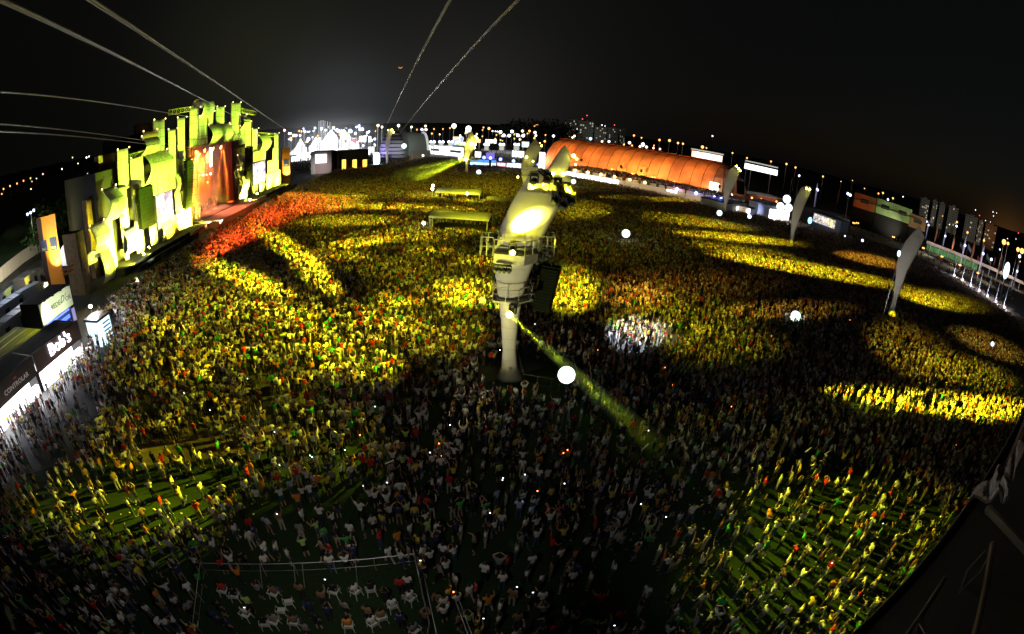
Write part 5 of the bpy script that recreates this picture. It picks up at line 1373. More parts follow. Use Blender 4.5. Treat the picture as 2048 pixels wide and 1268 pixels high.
for (f, w_, z_, hh) in ((.48, .05, .74, .12), (.56, .05, .74, .12), (.70, .05, .66, .4)): part(gbar, 'orange_sign', MB().box(gbp.w(gbp.L * f, gbh * z_, .3), (gbp.L * w_, .2, gbh * hh), gbp.d, gbp.n), glow('orange_sign_light', (1, .45, .1), 4))
for (px_, py_) in ((1620, 441), (1670, 455)):
    p = at(px_, py_, 2.0); t = thing('blue_torch', 'cyan glowing lamp beside the small glass bar', 'lamp', (p.x, p.y, 0), 'cyan lamps by the glass bar')
    part(t, 'bulb', MB().ball(p, .9, 8, 6, sz=1.5), glow('cyan_torch', (.2, .65, 1), 4)); part(t, 'post', MB().bar((p.x, p.y, 0), p, .15), m_dark)
# red brown low hall + wall line behind
rh, rp_, rhh = slab_building('red_hall', 'low reddish hall behind the pale blue one', 'hall', (1478, 398), (1568, 411), 386, 12, mat('red_brown_wall', (.35, .12, .08), .7), mat('white_edge_roof', (.6, .6, .6), .6))
for f in (.05, .25, .45, .8):
    part(rh, 'wall_lamp', MB().ball(rp_.w(rp_.L * f, rhh * .7, .3), .5, 8, 5), m_so)
spot(rp_.w(rp_.L * .6, 2, 12), rp_.w(rp_.L * .6, 2, 0), 12, .35, (1, .5, .35), 1, .3)
# billboards over the tent
tb_, tpl, q = billboard(1384, 1445, 301, 313, 300, 'wide lit billboard with a bulb row on top, behind the right end of the tent', ad_mat('pink_white_advert', [(1, .45, .3), (1, .9, .8), (1, 1, 1)], 2.2, .22))
cb = MB()
for k in range(16): cb.box(tpl.w(q[0] + (q[1] - q[0]) * k / 15, q[3] + 1.0, .5), (1.0, 1.0, .8))
part(tb_, 'lamp_row', cb, mat('dim_bulb', (.6, .6, .5), .5, emit=(.8, .8, .75), strength=.5))
wb_, wpl, q = billboard(1490, 1556, 326, 337, 255, 'blank white glowing billboard on posts right of the tent', glow('white_billboard', (1, 1, .96), 2.6))
cb = MB()
for k in range(20): cb.box(wpl.w(q[0] + (q[1] - q[0]) * (k + .5) / 20, q[3] + 1.3, .5), (.6, .6, .6))
part(wb_, 'lamp_row', cb, mat('dim_bulb', (.6, .6, .5), .5, emit=(.8, .8, .75), strength=.5))
# poles
PG = 'tall bare poles behind the terrace'
for (xt, yt, xb_, yb, col) in ((1492, 340, 1488, 376, 0), (1498, 340, 1496, 378, 1), (1584, 356, 1578, 398, 1), (1601, 352, 1592, 396, 2), (1635, 380, 1630, 414, 2), (1623, 358, 1620, 398, 0)):
    b = at(xb_, yb); ztp = at_dist(xt, yt, b.length).z
    t = lamp_post(b, ztp, ['thin bare grey pole behind the masts at the right', 'pole lit orange behind the masts at the right', 'pole with a blue white lamp behind the masts at the right'][col], PG + str(col), ((0, 0, 0),) if col == 2 else (), .7)
# road, embankment wall, green shelter, lamps with white sleeves, flags
sheet('road', [at(1680, 462), at(1560, 428), at(1600, 412), at(1700, 432), at(1800, 466), at(1880, 500), at(2000, 555), at(2100, 600), at(2140, 640), at(2060, 640), at(1980, 600), at(1900, 545), at(1810, 502)], .016, m_road)
ew0, ew1 = at(1852, 489, 3.0), at(2046, 572, 3.0); EP = Plane(ew0, ew1)
ew = thing('promenade_wall', 'long pale beam of a raised walkway above the green lit shelter', 'walkway', EP.w(EP.L / 2, 0))
part(ew, 'beam', MB().box(EP.w(EP.L / 2, 4.4, 0), (EP.L, 1.2, 1.5), EP.d, EP.n), mat('pale_beam', (.5, .42, .38), .7))
for k in range(12): part(ew, 'column', MB().box(EP.w(EP.L * (k + .5) / 12, 1.85, 0), (.35, .5, 3.6), EP.d, EP.n), m_pole)
part(ew, 'green_screen', MB().box(EP.w(EP.L * .26, 2.0, -1.0), (EP.L * .5, .2, 3.2), EP.d, EP.n), mat('green_netting', (.12, .38, .12), .8, noise=(.6, .5)))
for k in range(6): spot(EP.w(EP.L * (k + .5) / 6, 8, 12), EP.w(EP.L * (k + .5) / 6, 2.5, 0), 14, .30 if k < 4 else .5, (1, .9, .8), 1, .3)
for (x, y, L, rr) in ((1700, 445, .6, 22), (1770, 472, .6, 22), (1840, 505, .5, 18), (1900, 535, .45, 16), (1960, 560, .4, 18)):
    p = at(x, y); spot(p + Vector((6, -4, 9)), p, rr, L, (1, .9, .72), 1, .3); spot(p + Vector((-4, -14, 2.5)), p + Vector((0, 0, 8)), rr * .6, L * .8, (1, .85, .7), 1, .3)
WL = 'white sleeved lamp posts along the road'
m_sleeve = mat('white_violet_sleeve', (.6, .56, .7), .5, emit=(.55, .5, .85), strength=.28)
def sleeve(top, bot, lab, grp=WL, rr=.5, m=None, w=(.22, .55), bulb=m_bw, bulb_r=.62, cat='lamp post', name='sleeved_lamp'):
    b = at(*bot); z = at_dist(top[0], top[1], b.length).z
    t = thing(name, lab, cat, b, grp)
    part(t, 'sleeve', MB().tube([b, b + Vector((0, 0, z * .2)), b + Vector((0, 0, z * .72)), b + Vector((0, 0, z))], [w[0] * .6, w[0], w[1], .05], 6), m or m_sleeve)
    if bulb: part(t, 'lamp', MB().ball(b + Vector((0, -.3, z * .74)), bulb_r, 8, 6), bulb)
    return t
for i, (x, y, xb_, yb) in enumerate(((1637, 366, 1628, 414), (1720, 388, 1710, 443), (1799, 416, 1789, 468), (1892, 462, 1884, 500), (1930, 472, 1918, 540), (1966, 488, 1954, 556), (1858, 440, 1851, 478), (2036, 528, 2024, 580))):
    sleeve((x, y), (xb_, yb), 'white sleeved post with a blue white lamp along the road at the right')
for (x, y, xb_, yb, h2) in ((1695, 388, 1690, 438, 1.0), (1776, 399, 1769, 440, 0), (1852, 442, 1848, 466, .8), (1917, 454, 1903, 502, 0), (2036, 511, 2022, 585, 0), (1745, 418, 1740, 446, 0), (1981, 518, 1976, 548, 0)):
    b = at(xb_, yb); lamp_post(b, at_dist(x, y, b.length).z, 'tall road lamp with a blue white head at the right', 'road lamps at the right', ((-h2, 0, .2), (h2, 0, -.2)) if h2 else ((0, 0, 0),), .75 if x != 1745 else .5)
m_ofl = mat('orange_feather_flag', (.85, .28, .12), .6)
OG = 'orange feather flags along the road'
for (x, y, xb_, yb) in ((1677, 379, 1671, 421), (1757, 402, 1749, 456), (1836, 431, 1830, 462), (1874, 448, 1865, 500), (1908, 468, 1898, 520), (1949, 482, 1935, 545), (2003, 506, 1990, 570), (1905, 455, 1899, 482), (1990, 514, 1984, 540)):
    b = at(xb_, yb); z = at_dist(x, y, b.length).z
    t = thing('feather_flag', 'tall narrow orange flag on a pole beside the road', 'flag', b, OG)
    part(t, 'pole', MB().tube([b, b + Vector((0, 0, z * .95))], .1, 5), m_pole)
    n_ = (b).normalized(); s_ = Vector((n_.y, -n_.x, 0))
    pts = [[b + s_ * (w_ * j) + Vector((0, 0, z * f)) for j in (0, 1)] for f, w_ in ((.35, .5), (.5, .9), (.7, 1.1), (.9, .8), (1.0, .08))]
    part(t, 'cloth', MB().slab(pts, .06, n_), m_ofl)
m_wf = mat('pale_blue_flag', (.55, .7, .95), .6)
for (x, y, xb_, yb, m_, l) in ((1937, 486, 1930, 520, m_wf, 'blue and white flag'), (1920, 482, 1916, 508, m_wf, 'pale blue flag'), (1956, 510, 1952, 530, mat('red_flag', (.6, .05, .05), .6), 'dark red flag'), (1972, 505, 1968, 536, mat('green_white_flag', (.3, .5, .35), .6), 'pale green flag')):
    b = at(xb_, yb); z = at_dist(x, y, b.length).z
    t = thing('flag', l + ' on a pole at the far right beyond the walkway', 'flag', b, None)
    part(t, 'pole', MB().tube([b, b + Vector((0, 0, z))], .1, 5), m_pole)
    n_ = (b).normalized(); s_ = Vector((n_.y, -n_.x, 0))
    pts = [[b + s_ * (3.0 * j / 4) + n_ * .25 * math.sin(j * 1.6) + Vector((0, 0, z * .98 - f * 2.4 - .55 * j * 1.2)) for j in range(5)] for f in (0, .5, 1)]
    part(t, 'cloth', MB().slab(pts, .05, n_), m_)
# row of slim poles with a ball of blue light at their foot
BG = 'slim poles with a blue white lamp near the foot, in a row in the crowd'
for (x, y, xb_, yb) in ((1914, 521, 1904.3, 562), (1931, 532, 1921, 571), (1950, 536, 1937, 582), (1966, 541, 1953.5, 593), (1984, 552, 1970, 604), (1999, 560, 1986.5, 615.5), (2020, 561, 2003, 627)):
    b = at(xb_, yb); z = at_dist(x, y, b.length).z
    t = thing('flag_pole', 'slim pole with a blue white lamp near its foot, right of the near right mast', 'flag pole', b, BG)
    part(t, 'pole', MB().tube([b, b + Vector((0, 0, z))], .09, 5), mat('white_flag_pole', (.8, .8, .82), .5))
    lz = at_dist(x - (x - xb_) * .93, yb - 3.5, b.length).z
    part(t, 'lamp', MB().ball(b + Vector((0, -.4, max(2.2, lz))), .42, 8, 6), m_bw)
    point(b + Vector((-.9, -1.6, 3.2)), 500, (.75, .8, 1), .2)
# oval glowing balloon sign by the walkway
p = at_dist(2013, 541, 190)
t = thing('oval_light_balloon', 'tall oval blue white light balloon beyond the walkway at the right edge', 'light balloon', (p.x, p.y, 0))
part(t, 'balloon', MB().ball(p, 1.25, 12, 10, sz=2.4), glow('oval_light', (.55, .78, 1), 4)); part(t, 'mast', MB().bar((p.x, p.y, 0), p - Vector((0, 0, 2.6)), .15), m_pole)
p = at_dist(1798, 507, 85)
t = thing('oval_light_balloon', 'small oval blue white light balloon against the near right mast', 'light balloon', (p.x, p.y, 0))
part(t, 'balloon', MB().ball(p, .32, 12, 10, sz=1.6), glow('oval_light', (.55, .78, 1), 4)); part(t, 'mast', MB().bar((p.x, p.y, 0), p - Vector((0, 0, .4)), .05), m_pole)
# orange carousels of bulbs along the walkway
for (x, y) in ((1708, 446), (1787, 474), (1847, 496), (1884, 513), (1920, 530), (1956, 546), (1715, 446)):
    p = at(x, y, 2.6); t = thing('orange_lamp_cluster', 'small cluster of orange bulbs beside the road at the right', 'lamp', (p.x, p.y, 0), 'orange bulb clusters beside the road')
    part(t, 'bulb', MB().ball(p + Vector((.6, 0, 0)), .38, 6, 4), m_so); part(t, 'bulb', MB().ball(p - Vector((.6, 0, 0)), .38, 6, 4), m_so); part(t, 'post', MB().bar((p.x, p.y, 0), p, .12), m_pole)
# buildings behind the road
gl, gpl, glh = slab_building('green_lit_building', 'long building with green and orange lit facade beyond the road', 'building', (1712, 405), (1845, 452), 0, 16, mat('dull_wall', (.3, .28, .2), .8), zc=3) if False else (None, None, None)
FB = Plane(at_dist(1705, 420, 260), at_dist(1850, 468, 260))
fbb = thing('lit_depot', 'long depot building, orange at its left and green in the middle, beyond the road', 'building', FB.w(FB.L / 2, 0))
def px_rect(pl, xa, ya, xb_, yb, off=0.0):
    x0, z1 = pl.q(xa, ya, off); x1, z0 = pl.q(xb_, yb, off); return x0, x1, z0, z1
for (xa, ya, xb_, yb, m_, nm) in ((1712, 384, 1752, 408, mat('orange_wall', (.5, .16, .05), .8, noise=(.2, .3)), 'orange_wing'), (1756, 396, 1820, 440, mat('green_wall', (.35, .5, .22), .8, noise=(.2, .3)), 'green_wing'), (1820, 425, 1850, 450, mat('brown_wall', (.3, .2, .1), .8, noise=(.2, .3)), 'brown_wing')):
    x0, x1, z0, z1 = px_rect(FB, xa, ya, xb_, yb); z0 = z1 * .58; part(fbb, 'base_wall', MB().box(FB.w((x0 + x1) / 2, z0 / 2, -.1), (x1 - x0, 13.6, z0 - .02), FB.d, FB.n), m_black)  # base coloured black to stand for the dark below the facade
    w_ = part(fbb, nm, MB().box(FB.w((x0 + x1) / 2, (z0 + z1) / 2), (x1 - x0, 14, z1 - z0), FB.d, FB.n), m_)
    nwin = int((x1 - x0) / 7)
    for k in range(nwin):
        sub(w_, 'window', MB().box(FB.w(x0 + (k + .5) * (x1 - x0) / nwin, z1 * .82, 7.05), (4.6, .1, z1 * .12), FB.d, FB.n), m_dark)
x0, x1, z0, z1 = px_rect(FB, 1700, 372, 1850, 440); part(fbb, 'roof', MB().box(FB.w(FB.L * .45, 13.8, -1), (FB.L * .9, 18, .6), FB.d, FB.n), mat('dark_roof_sheet', (.1, .09, .06), .8))
# apartment towers on the right skyline, and slabs on the middle skyline
m_apt = mat('pale_apartment_wall', (.34, .33, .28), .8); m_apt2 = mat('brownish_apartment_wall', (.30, .18, .10), .8)
m_win = glow('lit_window', (.95, .85, .6), .55); m_wino = mat('dark_window', (.02, .02, .02), .4)
def tower(xl, xr, yt, yb, dist, lab, m, grp, emit=True, lit=.12, cols=5, rows=9, side=None):
    a, b = at_dist(xl, yb, dist), at_dist(xr, yb, dist); pl = Plane(a, b); h = pl.q((xl + xr) / 2, yt)[1]; h = max(h, 12)
    t = thing('apartment_tower', lab, 'tower block', pl.w(pl.L / 2, 0), grp); w_ = pl.L; dp = w_ * .6
    part(t, 'wall', MB().box(pl.w(w_ / 2, h / 2, -dp / 2), (w_, dp, h), pl.d, pl.n), m)
    part(t, 'roof_block', MB().box(pl.w(w_ / 2, h + h * .03, -dp / 2), (w_ * .35, dp * .4, h * .06), pl.d, pl.n), m)
    md, ml = MB(), MB()
    for i in range(cols):
        for j in range(rows):
            q = MB if False else (ml if random.random() < lit else md)
            q.box(pl.w(w_ * (i + .5) / cols, h * (.12 + .86 * (j + .4) / rows), .15), (w_ / cols * .5, .3, h / rows * .42), pl.d, pl.n)
    if md.v: part(t, 'window_row', md, m_wino)['kind'] = 'stuff'
    if ml.v: part(t, 'lit_window_row', ml, m_win)['kind'] = 'stuff'
    return pl, h
m_apt_l = m_apt; m_apt_b = m_apt2
for (x_, y_, d_, r__, L_, c_) in ((1865, 440, 560, 60, .05, (1, .95, .8)), (1940, 465, 560, 60, .05, (1, .95, .8)), (1985, 478, 560, 30, .09, (1, .5, .2)), (1190, 262, 830, 110, .06, (.9, .95, .9))):
    q_ = at_dist(x_, y_, d_); q_.z = 12; spot(q_, at_dist(x_, y_ - 18, d_ + 60), r__ , L_, c_, 1.0, 1.0)
for (u_, L_, c_) in ((.12, .09, (1, .45, .1)), (.38, .10, (.85, 1, .35)), (.62, .10, (.85, 1, .35)), (.9, .12, (1, .7, .3))):
    spot(FB.w(FB.L * u_, 9.5, 24), FB.w(FB.L * u_, 11.5, 7), 11, L_ * .9, c_, 1.0, .5)
AG = 'dim apartment towers on the right skyline'
for (xl, xr, yt, yb, l, m_) in ((1838, 1856, 396, 424, 'leftmost dim apartment tower above the road', m_apt_l), (1862, 1872, 400, 428, 'narrow dim apartment tower, second from the left on the skyline', m_apt_l), (1875, 1887, 405, 436, 'pale dim apartment tower in front of a darker neighbour', m_apt_l),
                          (1893, 1913, 412, 446, 'wide apartment tower with a few lit windows, middle of the right skyline', m_apt_l), (1927, 1953, 430, 458, 'widest apartment tower with a row of lit windows', m_apt_l), (1954, 1964, 440, 465, 'narrow apartment tower beside the widest one', m_apt_l), (1966, 1990, 447, 480, 'rightmost brownish apartment tower near the orange street glow', m_apt_b)):
    tower(xl, xr, yt, yb, 620, l, m_, AG)
MG = 'dim slab blocks on the middle skyline behind the tent'
for (xl, xr, yt, yb, l) in ((1128, 1152, 238, 262, 'leftmost dim slab block behind the tent'), (1154, 1186, 242, 268, 'dim slab block second from the left behind the tent'), (1188, 1212, 254, 276, 'lower dim slab block in the middle behind the tent'), (1214, 1236, 256, 278, 'dim slab block second from the right behind the tent'), (1238, 1250, 258, 280, 'rightmost dim slab block behind the tent')):
    tower(xl, xr, yt, yb, 900, l, m_apt_l, MG, cols=7, rows=7, lit=.16)
x0_ = 0
# trees ------------------------------------------------------------------
m_leaf = mat('tree_leaves', (.05, .075, .025), .8); m_trunk = mat('tree_bark', (.10, .07, .05), .9); m_leafl = mat('shrub_leaves', (.06, .12, .02), .8)
def tree(p, h, crown, lab, grp, m=None, n=160, palm=False, seed=0, flat=.8):
    rnd = random.Random(seed); p = Vector((p[0], p[1], 0)); t = thing('tree', lab, 'tree', p, grp)
    tk = MB().tube([p, p + Vector((rnd.uniform(-.3, .3), 0, h * .5)), p + Vector((rnd.uniform(-.5, .5), 0, h * .8))], [h * .03, h * .02, h * .01], 6)
    for k in range(5):
        a = rnd.uniform(0, 2 * PI); q = p + Vector((0, 0, h * rnd.uniform(.4, .65))); tk.tube([q, q + Vector((math.cos(a) * crown * .6, math.sin(a) * crown * .6, h * .2))], [h * .01, h * .004], 4)
    part(t, 'trunk', tk, m_trunk)
    lb = MB()
    for k in range(n):
        a, r_, z = rnd.uniform(0, 2 * PI), crown * rnd.random() ** .5, rnd.uniform(-1, 1)
        sc = math.sqrt(max(0, 1 - z * z)); c = p + Vector((math.cos(a) * r_ * sc, math.sin(a) * r_ * sc, h * .68 + z * h * .32 * flat))
        if rnd.random() < .15: continue
        s_ = crown * rnd.uniform(.08, .17)
        for _ in range(3):
            u = Vector((rnd.gauss(0, 1), rnd.gauss(0, 1), rnd.gauss(0, 1))).normalized(); v = u.cross(Vector((rnd.gauss(0, 1), rnd.gauss(0, 1), rnd.gauss(0, 1)))).normalized()
            o_ = c + Vector((rnd.gauss(0, s_), rnd.gauss(0, s_), rnd.gauss(0, s_)))
            lb.add([o_ - u * s_, o_ + v * s_ * .5, o_ + u * s_, o_ - v * s_ * .5], [(0, 1, 2, 3)])
    part(t, 'crown', lb, m or m_leaf)
    return t
TRG = 'dark trees on the skyline behind the far booths'
for i, (x, y, hpx) in enumerate(((1010, 247, 0), (1024, 243, 0), (1040, 240, 0), (1052, 236, 0), (1068, 240, 0), (1083, 241, 0), (1096, 238, 0), (1110, 240, 0), (1122, 243, 0), (1138, 250, 0))):
    p = at_dist(x, y, 520); tree((p.x, p.y), p.z, 11 + (i * 7) % 5, 'dark tree on the skyline between the far booths and the tent', TRG, n=60, seed=i)
TR2 = 'leafy trees beyond the road at the right'
for i, (x, y, yt) in enumerate(((1776, 438, 425), (1784, 441, 428), (1806, 452, 440), (1798, 455, 444), (1920, 500, 482), (1908, 492, 476), (1940, 505, 492), (1700, 430, 424))):
    b = at(x, y + 6); h = at_dist(x, yt, b.length).z; tree((b.x, b.y), max(4, h), 3.2, 'leafy tree lit yellow green beyond the road at the right', TR2, m=mat('yellow_green_leaves', (.09, .14, .03), .8), n=70, seed=40 + i)  # leaves paler and yellower than those of the dark trees
TR3 = 'dark shrubby trees on the bank behind the stage'
for i in range(34):
    x = 5 + i * 5.6; y = 545 - i * 4.0 + 18 * math.sin(i * 2.1)
    b = at(x, y) * 1.0
    if i < 13: continue
    if b.length > 260 or b.length < 60: b = b.normalized() * 190
    tree((b.x, b.y), 9 + 3 * math.sin(i * 3.3), 5.2, 'dark leafy tree on the bank left of the stage', TR3, m=m_leafl, n=60, seed=90 + i)
spot(Vector((-120, 55, 14)), Vector((-150, 90, 6)), 40, .03, (.75, 1, .5), 1, .5)
# dim parking ground lights

# ================================================================== PEOPLE
def attr_mat(name, attr, rough=.85, scale=1.0):
    m = bpy.data.materials.new(name); m.use_nodes = True; t = m.node_tree; b = t.nodes['Principled BSDF']; b.inputs['Roughness'].default_value = rough
    b.inputs['Specular IOR Level'].default_value = .2
    a = t.nodes.new('ShaderNodeAttribute'); a.attribute_type = 'INSTANCER'; a.attribute_name = attr
    t.links.new(a.outputs['Color'], b.inputs['Base Color'])
    return m
m_skin = attr_mat('skin', 'skin_tint', .6); m_shirt = attr_mat('shirt_cloth', 'shirt_tint'); m_trou = attr_mat('trouser_cloth', 'trouser_tint')
m_hair = mat('dark_hair', (.012, .009, .007), .7); m_shoe = mat('shoe', (.25, .25, .22), .7)

J0 = dict(pel=(0, 0, .96), sp=(0, .01, 1.14), ch=(0, 0, 1.34), nk=(0, 0, 1.48), hd=(0, .015, 1.60), top=(0, .0, 1.72),
          shl=(-.17, 0, 1.42), ell=(-.22, -.02, 1.14), wrl=(-.23, .05, .90), hal=(-.23, .08, .80),
          shr=(.17, 0, 1.42), elr=(.22, -.02, 1.14), wrr=(.23, .05, .90), har=(.23, .08, .80),
          hpl=(-.09, 0, .90), knl=(-.11, .02, .50), anl=(-.12, -.02, .09), tol=(-.13, .14, .04),
          hpr=(.09, 0, .90), knr=(.11, .02, .50), anr=(.12, -.02, .09), tor=(.13, .14, .04))
E0 = [('pel', 'sp'), ('sp', 'ch'), ('ch', 'nk'), ('nk', 'hd'), ('hd', 'top'), ('ch', 'shl'), ('shl', 'ell'), ('ell', 'wrl'), ('wrl', 'hal'), ('ch', 'shr'), ('shr', 'elr'), ('elr', 'wrr'), ('wrr', 'har'),
      ('pel', 'hpl'), ('hpl', 'knl'), ('knl', 'anl'), ('anl', 'tol'), ('pel', 'hpr'), ('hpr', 'knr'), ('knr', 'anr'), ('anr', 'tor')]
RAD = dict(pel=(.15, .11), sp=(.13, .10), ch=(.165, .115), nk=(.06, .06), hd=(.088, .10), top=(.06, .07), shl=(.075, .075), ell=(.048, .048), wrl=(.035, .035), hal=(.045, .025), shr=(.075, .075), elr=(.048, .048), wrr=(.035, .035), har=(.045, .025),
           hpl=(.095, .095), knl=(.062, .062), anl=(.045, .05), tol=(.045, .03), hpr=(.095, .095), knr=(.062, .062), anr=(.045, .05), tor=(.045, .03))
POSES = {
 'standing': {},
 'standing_relaxed': dict(knl=(-.13, .05, .5), tol=(-.2, .12, .04), ell=(-.25, .0, 1.15), wrl=(-.18, .16, 1.0), hal=(-.12, .2, .98), top=(.02, .02, 1.72)),
 'both_arms_raised': dict(ell=(-.30, .05, 1.66), wrl=(-.26, .08, 1.92), hal=(-.24, .09, 2.02), elr=(.30, .05, 1.66), wrr=(.26, .08, 1.92), har=(.24, .09, 2.02)),
 'one_arm_raised': dict(elr=(.27, .08, 1.64), wrr=(.25, .14, 1.90), har=(.25, .16, 2.0)),
 'clapping_overhead': dict(ell=(-.34, .06, 1.62), wrl=(-.12, .08, 1.80), hal=(-.03, .08, 1.88), elr=(.34, .06, 1.62), wrr=(.12, .08, 1.80), har=(.03, .08, 1.88)),
 'hands_at_face': dict(ell=(-.26, .16, 1.22), wrl=(-.10, .30, 1.44), hal=(-.05, .33, 1.53), elr=(.26, .16, 1.22), wrr=(.10, .30, 1.44), har=(.05, .33, 1.53)),
 'walking': dict(knl=(-.10, .20, .52), anl=(-.10, .28, .10), tol=(-.11, .44, .06), knr=(.10, -.05, .50), anr=(.11, -.32, .16), tor=(.11, -.22, .04), ell=(-.24, -.14, 1.16), wrl=(-.22, -.16, .92), hal=(-.22, -.14, .84), elr=(.24, .08, 1.16), wrr=(.20, .26, 1.02), har=(.19, .33, .99)),
 'hands_on_hips': dict(ell=(-.40, -.04, 1.18), wrl=(-.22, .04, 1.02), hal=(-.14, .08, 1.0), elr=(.40, -.04, 1.18), wrr=(.22, .04, 1.02), har=(.14, .08, 1.0), knl=(-.15, 0, .5), anl=(-.19, -.02, .09), tol=(-.24, .13, .04), knr=(.15, 0, .5), anr=(.19, -.02, .09), tor=(.24, .13, .04)),
 'dancing': dict(pel=(.05, 0, .93), hpl=(-.05, 0, .88), hpr=(.14, 0, .88), ell=(-.38, .1, 1.45), wrl=(-.46, .16, 1.68), hal=(-.48, .18, 1.77), elr=(.36, .08, 1.24), wrr=(.42, .28, 1.32), har=(.44, .36, 1.36), knl=(-.17, .14, .52), anl=(-.24, -.02, .12), tol=(-.28, .13, .04), knr=(.20, .08, .5), anr=(.24, -.06, .09), tor=(.30, .1, .04)),
 'seated': dict(pel=(0, 0, .52), sp=(0, .0, .72), ch=(0, .02, .92), nk=(0, .03, 1.06), hd=(0, .06, 1.18), top=(0, .05, 1.30), shl=(-.17, .02, 1.0), ell=(-.24, .06, .74), wrl=(-.16, .30, .66), hal=(-.13, .38, .66), shr=(.17, .02, 1.0), elr=(.24, .06, .74), wrr=(.16, .30, .66), har=(.13, .38, .66),
                hpl=(-.10, .06, .50), knl=(-.13, .46, .50), anl=(-.13, .44, .09), tol=(-.14, .60, .04), hpr=(.10, .06, .50), knr=(.13, .46, .50), anr=(.13, .44, .09), tor=(.14, .60, .04)),
}
def grow(pose, subd=1):
    J = dict(J0); J.update(POSES[pose]); names = list(J)
    me = bpy.data.meshes.new('b'); me.from_pydata([J[n] for n in names], [(names.index(a), names.index(b)) for a, b in E0], []); me.update()
    o = bpy.data.objects.new('b', me); COL.objects.link(o)
    md = o.modifiers.new('s', 'SKIN'); md.use_smooth_shade = True
    for i, n in enumerate(names):
        v = me.skin_vertices[0].data[i]; v.radius = RAD[n]; v.use_root = (n == 'pel')
    if subd: ms = o.modifiers.new('u', 'SUBSURF'); ms.levels = subd; ms.render_levels = subd
    bpy.context.view_layer.update()
    r = bpy.data.meshes.new_from_object(o.evaluated_get(bpy.context.evaluated_depsgraph_get()))
    bpy.data.objects.remove(o); bpy.data.meshes.remove(me)
    segs = [(a, b, Vector(J[a]), Vector(J[b])) for a, b in E0]
    def region(c, shorts, sleeve=.62):
        best, k, tt = 9, None, 0
        for a, b, A, B in segs:
            d = B - A; t = max(0, min(1, (c - A).dot(d) / d.length_squared)); q = (A + d * t - c).length
            if q < best: best, k, tt = q, (a, b), t
        a, b = k
        if b == 'top' or a == 'hd' or (b == 'hd' and tt > .6):
            hd = Vector(J['hd']); return 3 if (c.z > hd.z + .045 or c.y < hd.y - .02) and c.z > hd.z - .07 else 0
        if a == 'nk': return 0
        if a in ('shl', 'shr'): return 1 if tt < sleeve else 0
        if a in ('ell', 'elr', 'wrl', 'wrr'): return 0
        if a in ('hpl', 'hpr') or b in ('hpl', 'hpr'): return 2
        if a in ('knl', 'knr'): return (0 if shorts and tt > .05 else 2)
        if a in ('anl', 'anr'): return 4
        if a == 'pel': return 2 if tt < .25 else 1
        return 1
    return r, region
FIG = {}
def figure(pose, shorts):
    key = (pose, shorts)
    if key in FIG: return FIG[key]
    me, region = grow(pose, 1)
    regs = [region(p.center, shorts) for p in me.polygons]
    allm = me.copy(); allm.name = 'crowd_person'
    for m in (m_skin, m_shirt, m_trou, m_hair, m_shoe): allm.materials.append(m)
    allm.polygons.foreach_set('material_index', regs)
    bm = bytearray(0)
    def peel(name, r, off, m):
        b = bmesh.new(); b.from_mesh(me); b.faces.ensure_lookup_table(); b.normal_update()
        small = []; isls = []; kill = [f for i, f in enumerate(b.faces) if regs[i] != r]
        for v in b.verts: v.co += v.normal * off
        bmesh.ops.delete(b, geom=kill, context='FACES')
        seen = set(); b.faces.ensure_lookup_table()
        for f0 in list(b.faces):
            if f0 in seen: continue
            isl, st = [], [f0]; seen.add(f0)
            while st:
                g_ = st.pop(); isl.append(g_)
                for e_ in g_.edges:
                    for h_ in e_.link_faces:
                        if h_ not in seen: seen.add(h_); st.append(h_)
            isls.append(isl)
        isls.sort(key=len, reverse=True)
        for i_ in isls[1 if name != 'trousers' else 2:]: small += i_
        if small: bmesh.ops.delete(b, geom=small, context='FACES')
        bmesh.ops.delete(b, geom=[v for v in b.verts if not v.link_faces], context='VERTS')
        q = bpy.data.meshes.new(name); b.to_mesh(q); b.free(); q.materials.append(m)
        q.polygons.foreach_set('use_smooth', [True] * len(q.polygons)); return q
    body = me.copy(); body.name = 'person_body'; body.materials.append(m_skin); body.materials.append(m_shoe)
    body.polygons.foreach_set('material_index', [1 if r == 4 else 0 for r in regs])
    FIG[key] = dict(all=allm, body=body, shirt=peel('shirt', 1, .018, m_shirt), trousers=peel('trousers', 2, .014, m_trou), hair=peel('hair', 3, .016, m_hair))
    return FIG[key]
pose_names = list(POSES)[:-1]
for p_ in POSES:
    for s_ in (False, True): figure(p_, s_)

SHIRTS = {'white': (.78, .77, .72), 'yellow': (.80, .60, .08), 'red': (.60, .03, .02), 'orange': (.75, .26, .04), 'green': (.04, .42, .08), 'black': (.02, .02, .022), 'grey': (.26, .26, .26), 'navy': (.03, .04, .14), 'brown': (.28, .17, .09), 'pink': (.65, .22, .25), 'pale green': (.45, .65, .18), 'pale blue': (.42, .55, .72)}
SKINS = [(.42, .24, .15), (.50, .30, .20), (.30, .17, .10), (.18, .10, .06), (.55, .36, .26)]
TROUS = {'dark': (.03, .03, .045), 'jeans': (.06, .09, .16), 'pale': (.45, .42, .36), 'black': (.012, .012, .014), 'khaki': (.26, .2, .12)}
GAZE = Vector((-66, 88, 0))
def in_poly(P, poly):
    x, y = P[:, 0], P[:, 1]; r = np.zeros(len(P), bool); n = len(poly); j = n - 1
    for i in range(n):
        xi, yi = poly[i][0], poly[i][1]; xj, yj = poly[j][0], poly[j][1]
        c = ((yi > y) != (yj > y)) & (x < (xj - xi) * (y - yi) / (yj - yi + 1e-12) + xi); r ^= c; j = i
    return r
EN = [at(415, 1150), at(832, 1132), at(862, 1268), at(850, 1330), at(400, 1330)]   # the enclosure with chairs
